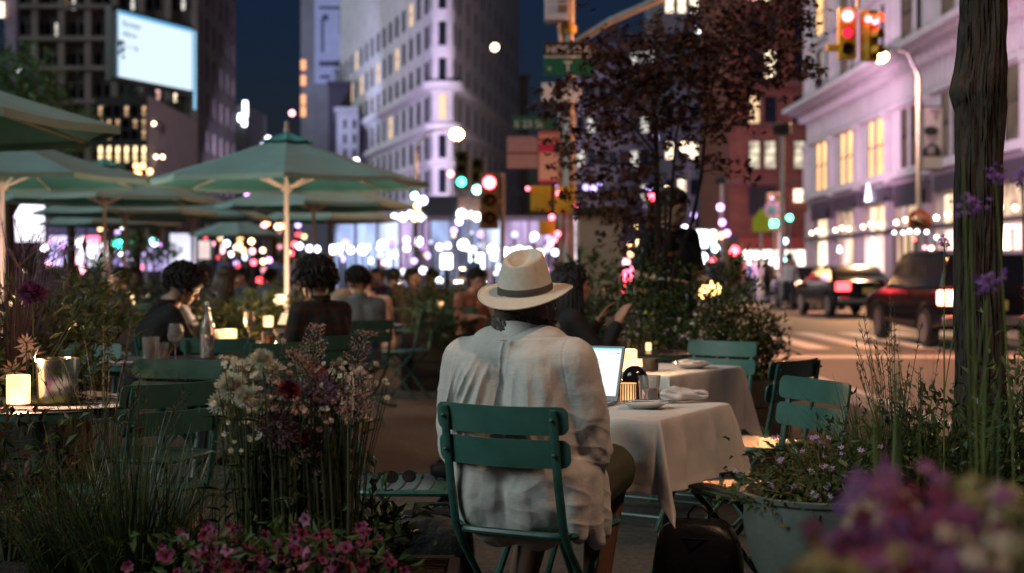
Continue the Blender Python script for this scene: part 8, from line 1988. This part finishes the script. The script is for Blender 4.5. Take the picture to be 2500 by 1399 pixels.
def planting(label, px, Yq, z0, rx, h, n_, ls, ms, seed, clumps=22): return bush(label, PX(px, Yq), Yq, z0, rx, 0.2, h, n_, ls, ms, seed, clumps=clumps, asp=0.4, name='shrub', cat='shrub')
trough('long dark planter around the street tree', 1.12, 2.35, 3.95, 5.1, 0.42)
planting('dense olive shrub left of the tree trunk', 2270, 4.35, 0.40, 0.18, 0.32, 800, 0.038, [m_lf1, m_lf2, m_lf3], 270)
planting('dark shrub at the foot of the tree trunk', 2400, 4.3, 0.40, 0.22, 0.36, 800, 0.04, [m_lf3, m_lf1], 271)
planting('leafy shrub at the right edge by the trunk', 2520, 4.4, 0.40, 0.22, 0.52, 800, 0.042, [m_lf1, m_lf2], 272)
planting('low grassy shrub between round pot and tree trunk', 2140, 4.5, 0.42, 0.17, 0.30, 500, 0.03, [m_lf1, m_lf4], 273)
grass('arching grass right of the teal chair', PX(2150, 4.5), 4.45, 0.42, 0.12, 300, 0.44, 0.006, 0.20, [gm[1], gm[0]], 274, spread=0.75)
grass('arching grass close to the tree trunk', PX(2290, 4.3), 4.25, 0.42, 0.12, 300, 0.42, 0.006, 0.26, [gm[1], gm[0]], 275, spread=0.8)
grass('short grass above the round pot, by the teal chair', PX(2030, 4.3), 4.3, 0.50, 0.15, 240, 0.27, 0.005, 0.22, [gm[1], gm[2]], 276, spread=0.9)
wisps('tall oat like stems standing before the dark car', 2185, 4.3, 0.45, 26, 0.66, 277, 0.13, lean=(-0.03, 0))
wisps('second spray of oat stems nearer the dark car\'s wheel', 2245, 4.35, 0.45, 14, 0.55, 278, 0.08)
# verbena
m_verb = mat('violet_verbena', (0.22, 0.10, 0.36), 0.7, transl=0.3, var=0.2); m_gst = mat('fresh_green_stem', (0.09, 0.11, 0.02), 0.6)
def verbena(label, px, py, Yq, r, seed, bx=0.0, z0=0.35, n_=40):
    rr = random.Random(seed); z = PZ(py, Yq); t = thing('verbena', label, 'flower', (PX(px, Yq) + bx, Yq, z0))
    h = Vector((-bx, 0, z - z0)); b = MB(); b.tube([(0, 0, 0), (-bx * .3, 0, h.z * .5), tuple(h)], [0.003, 0.0026, 0.002], 6)
    b.tube([(-bx * .35, 0, h.z * .55), (-bx * .35 + 0.03, 0, h.z * .75)], 0.0016, 5); b.build('stem', m_gst, t); b = MB()
    for k in range(n_): petal_head(b, h + Vector((rr.gauss(0, r), rr.gauss(0, r), rr.gauss(0, r * .8))), rv(rr) + Vector((0, -.6, .6)), r * .55, rr, 1, 5, .6, .3)
    if n_: b.build('blossoms', m_verb, t, smooth=False)
verbena('violet verbena head beside the trunk\'s right edge', 2430, 428, 2.9, 0.010, 290, 0.05); verbena('violet verbena hanging in front of the trunk', 2368, 498, 2.9, 0.013, 291, 0.02); verbena('lowest violet verbena before the trunk', 2412, 692, 2.8, 0.015, 292, -0.015); verbena('small lilac bloom in front of the dark car', 2305, 590, 4.0, 0.010, 293, 0.0)
verbena('bare green stem rising up the trunk', 2352, 385, 2.7, 0.003, 294, 0.02, n_=4); verbena('violet verbena cut by the right photo edge', 2496, 440, 3.0, 0.012, 295, 0.02)
for i, (px, Yq) in enumerate(((2150, 2.9), (2210, 2.7), (2430, 2.5), (2390, 2.6))):
    grass(['blurred green blades before the arching grass', 'blurred blades rising beside the pink flowers', 'blurred blades before the trunk\'s foot', 'blurred stems over the yellow flowers'][i], PX(px, Yq), Yq, 0.45, 0.03, 9, 0.62, 0.008, 0.05, [m_gst, gm[1]], 300 + i, spread=0.14)
trough('planter of verbena nearest the camera', 0.62, 1.3, 2.4, 3.1, 0.42)
# ---- big blurred flowers close to the lens
m_fp = [mat('phlox_pink', (0.16, 0.028, 0.095), 0.7, transl=0.25, col2=(0.26, 0.08, 0.18), vscale=20), mat('phlox_magenta', (0.19, 0.018, 0.075), 0.7, transl=0.25, var=0.25), mat('phlox_violet', (0.17, 0.055, 0.17), 0.7, transl=0.25, var=0.2)]
m_fy = [mat('cream_yellow_petal', (0.27, 0.225, 0.09), 0.7, transl=0.25, var=0.2), mat('pale_peach_petal', (0.44, 0.32, 0.24), 0.7, transl=0.25, var=0.15), m_lf2]
def near_flower(label, px, py, Yq, r, ms, seed, n_=42):
    rr = random.Random(seed); Yq *= 0.82; r *= 0.82; z = PZ(py, Yq); z0 = 0.45; t = thing('phlox', label, 'flower', (PX(px, Yq), Yq, z0)); h = Vector((0, 0, z - z0))
    b = MB(); b.tube([(0.01, 0.01, 0), tuple(h)], 0.003, 6)
    for k in range(10): b.leaf(h * rr.uniform(.3, .95), (rr.gauss(0, 1), rr.gauss(0, 1), .4), (0, 0, 1), .06, .02)
    b.build('stem', m_lf1, t, smooth=False); b = MB()
    for k in range(n_): petal_head(b, h + Vector((rr.gauss(0, r), rr.gauss(0, r), rr.gauss(0, r * .8))), rv(rr, .5) + Vector((0, -.8, .5)), rr.uniform(.010, .015), rr, 1, 5, .75, .2, rr.randrange(len(ms)))
    b.build('blossoms', ms, t, smooth=False)
NFD = 58
nf = [(2190, 1230, 1.62, .036, m_fp, 'big blurred pink phlox head nearest the round pot'), (2270, 1290, 1.55, .038, m_fp, 'largest blurred magenta phlox at the bottom right'), (2230, 1370, 1.5, .036, [m_fp[1], m_fp[0]], 'deep magenta phlox touching the bottom edge'), (2330, 1220, 1.66, .034, [m_fp[0], m_fp[2]], 'violet pink phlox before the trunk\'s foot'),
      (2085, 1335, 1.5, .026, [m_fp[1], m_fp[0]], 'small rose phlox left of the big ones'), (2110, 1392, 1.45, .030, [m_fy[1], m_fy[0]], 'peach bloom cut by the bottom edge'), (2400, 1190, 1.7, .032, m_fy, 'yellow green bloom top of the corner group'), (2460, 1260, 1.6, .036, m_fy, 'cream bloom in the bottom right corner group'), (2490, 1350, 1.5, .034, [m_fy[0], m_lf2], 'cream bloom in the very corner of the photo'), (2390, 1330, 1.5, .03, [m_fp[0], m_fy[1]], 'pink and peach bloom between magenta and cream ones'),
      (2140, 1180, 1.75, .016, [m_fy[1]], 'pale pink buds above the pink phlox'), (1985, 1390, 1.4, .02, [m_fy[0], m_lf2], 'small cream bloom at the bottom edge under the pot')]
for i, (px, py, Yq, r, ms, lb) in enumerate(nf): near_flower(lb, px + 12, py + NFD, Yq, r, ms, 320 + i)
trough('planter of big flowers right beside the camera', 0.24, 0.80, 1.02, 1.5, 0.5)
# ---- background trees on the left
m_tr = [leafm('street_leaf_painted_light', (0.07, 0.15, 0.05), (0.15, 0.28, 0.10)), leafm('street_leaf_teal', (0.06, 0.13, 0.07), (0.12, 0.22, 0.12))]  # leaf colours raised to imitate green light on the trees
def far_tree(label, blobs, Yq, trunk_px, seed, ls=0.16):
    rr = random.Random(seed); o = Vector((PX(trunk_px, Yq), Yq, 0)); t = thing('street_tree', label, 'tree', o); b = MB(); lf = MB()
    b.tube([(0, 0, 0), (0.05, 0, 1.6), (0, 0, 3.2)], [0.14, 0.11, 0.08], 9)
    for (px, py, rx, ry, n_) in blobs:
        c = P(px, py, Yq) - o; b.tube([(0, 0, 2.2), (c.x * .4, c.y, 2.2 + (c.z - 2.2) * .55), tuple(c)], [0.06, 0.04, 0.012], 6)
        for k in range(n_): lf.leaf(P(px + rr.gauss(0, rx * .55), py + rr.gauss(0, ry * .55), Yq + rr.gauss(0, .6)) - o, rv(rr), rv(rr) + Vector((0, 0, .6)), ls * rr.uniform(.6, 1.2), ls * .5, rr.randrange(2))
    b.build('trunk', m_twig, t); lf.build('crown', m_tr, t, smooth=False)
far_tree('street tree top, green light painted into its leaves, behind the upper left umbrella', [(-40, 170, 90, 70, 420), (50, 170, 70, 60, 420), (110, 230, 60, 50, 300), (20, 240, 80, 50, 300), (150, 300, 50, 40, 180), (190, 330, 45, 35, 140)], 28, 20, 400)
far_tree('paler street tree low between the two left umbrellas', [(160, 330, 60, 35, 200), (210, 300, 35, 45, 160), (120, 350, 60, 30, 140)], 33, 170, 401)
far_tree('dark bushy tree below the far umbrellas', [(330, 600, 60, 40, 240), (260, 640, 60, 30, 200), (400, 620, 40, 30, 120)], 36, 330, 402)
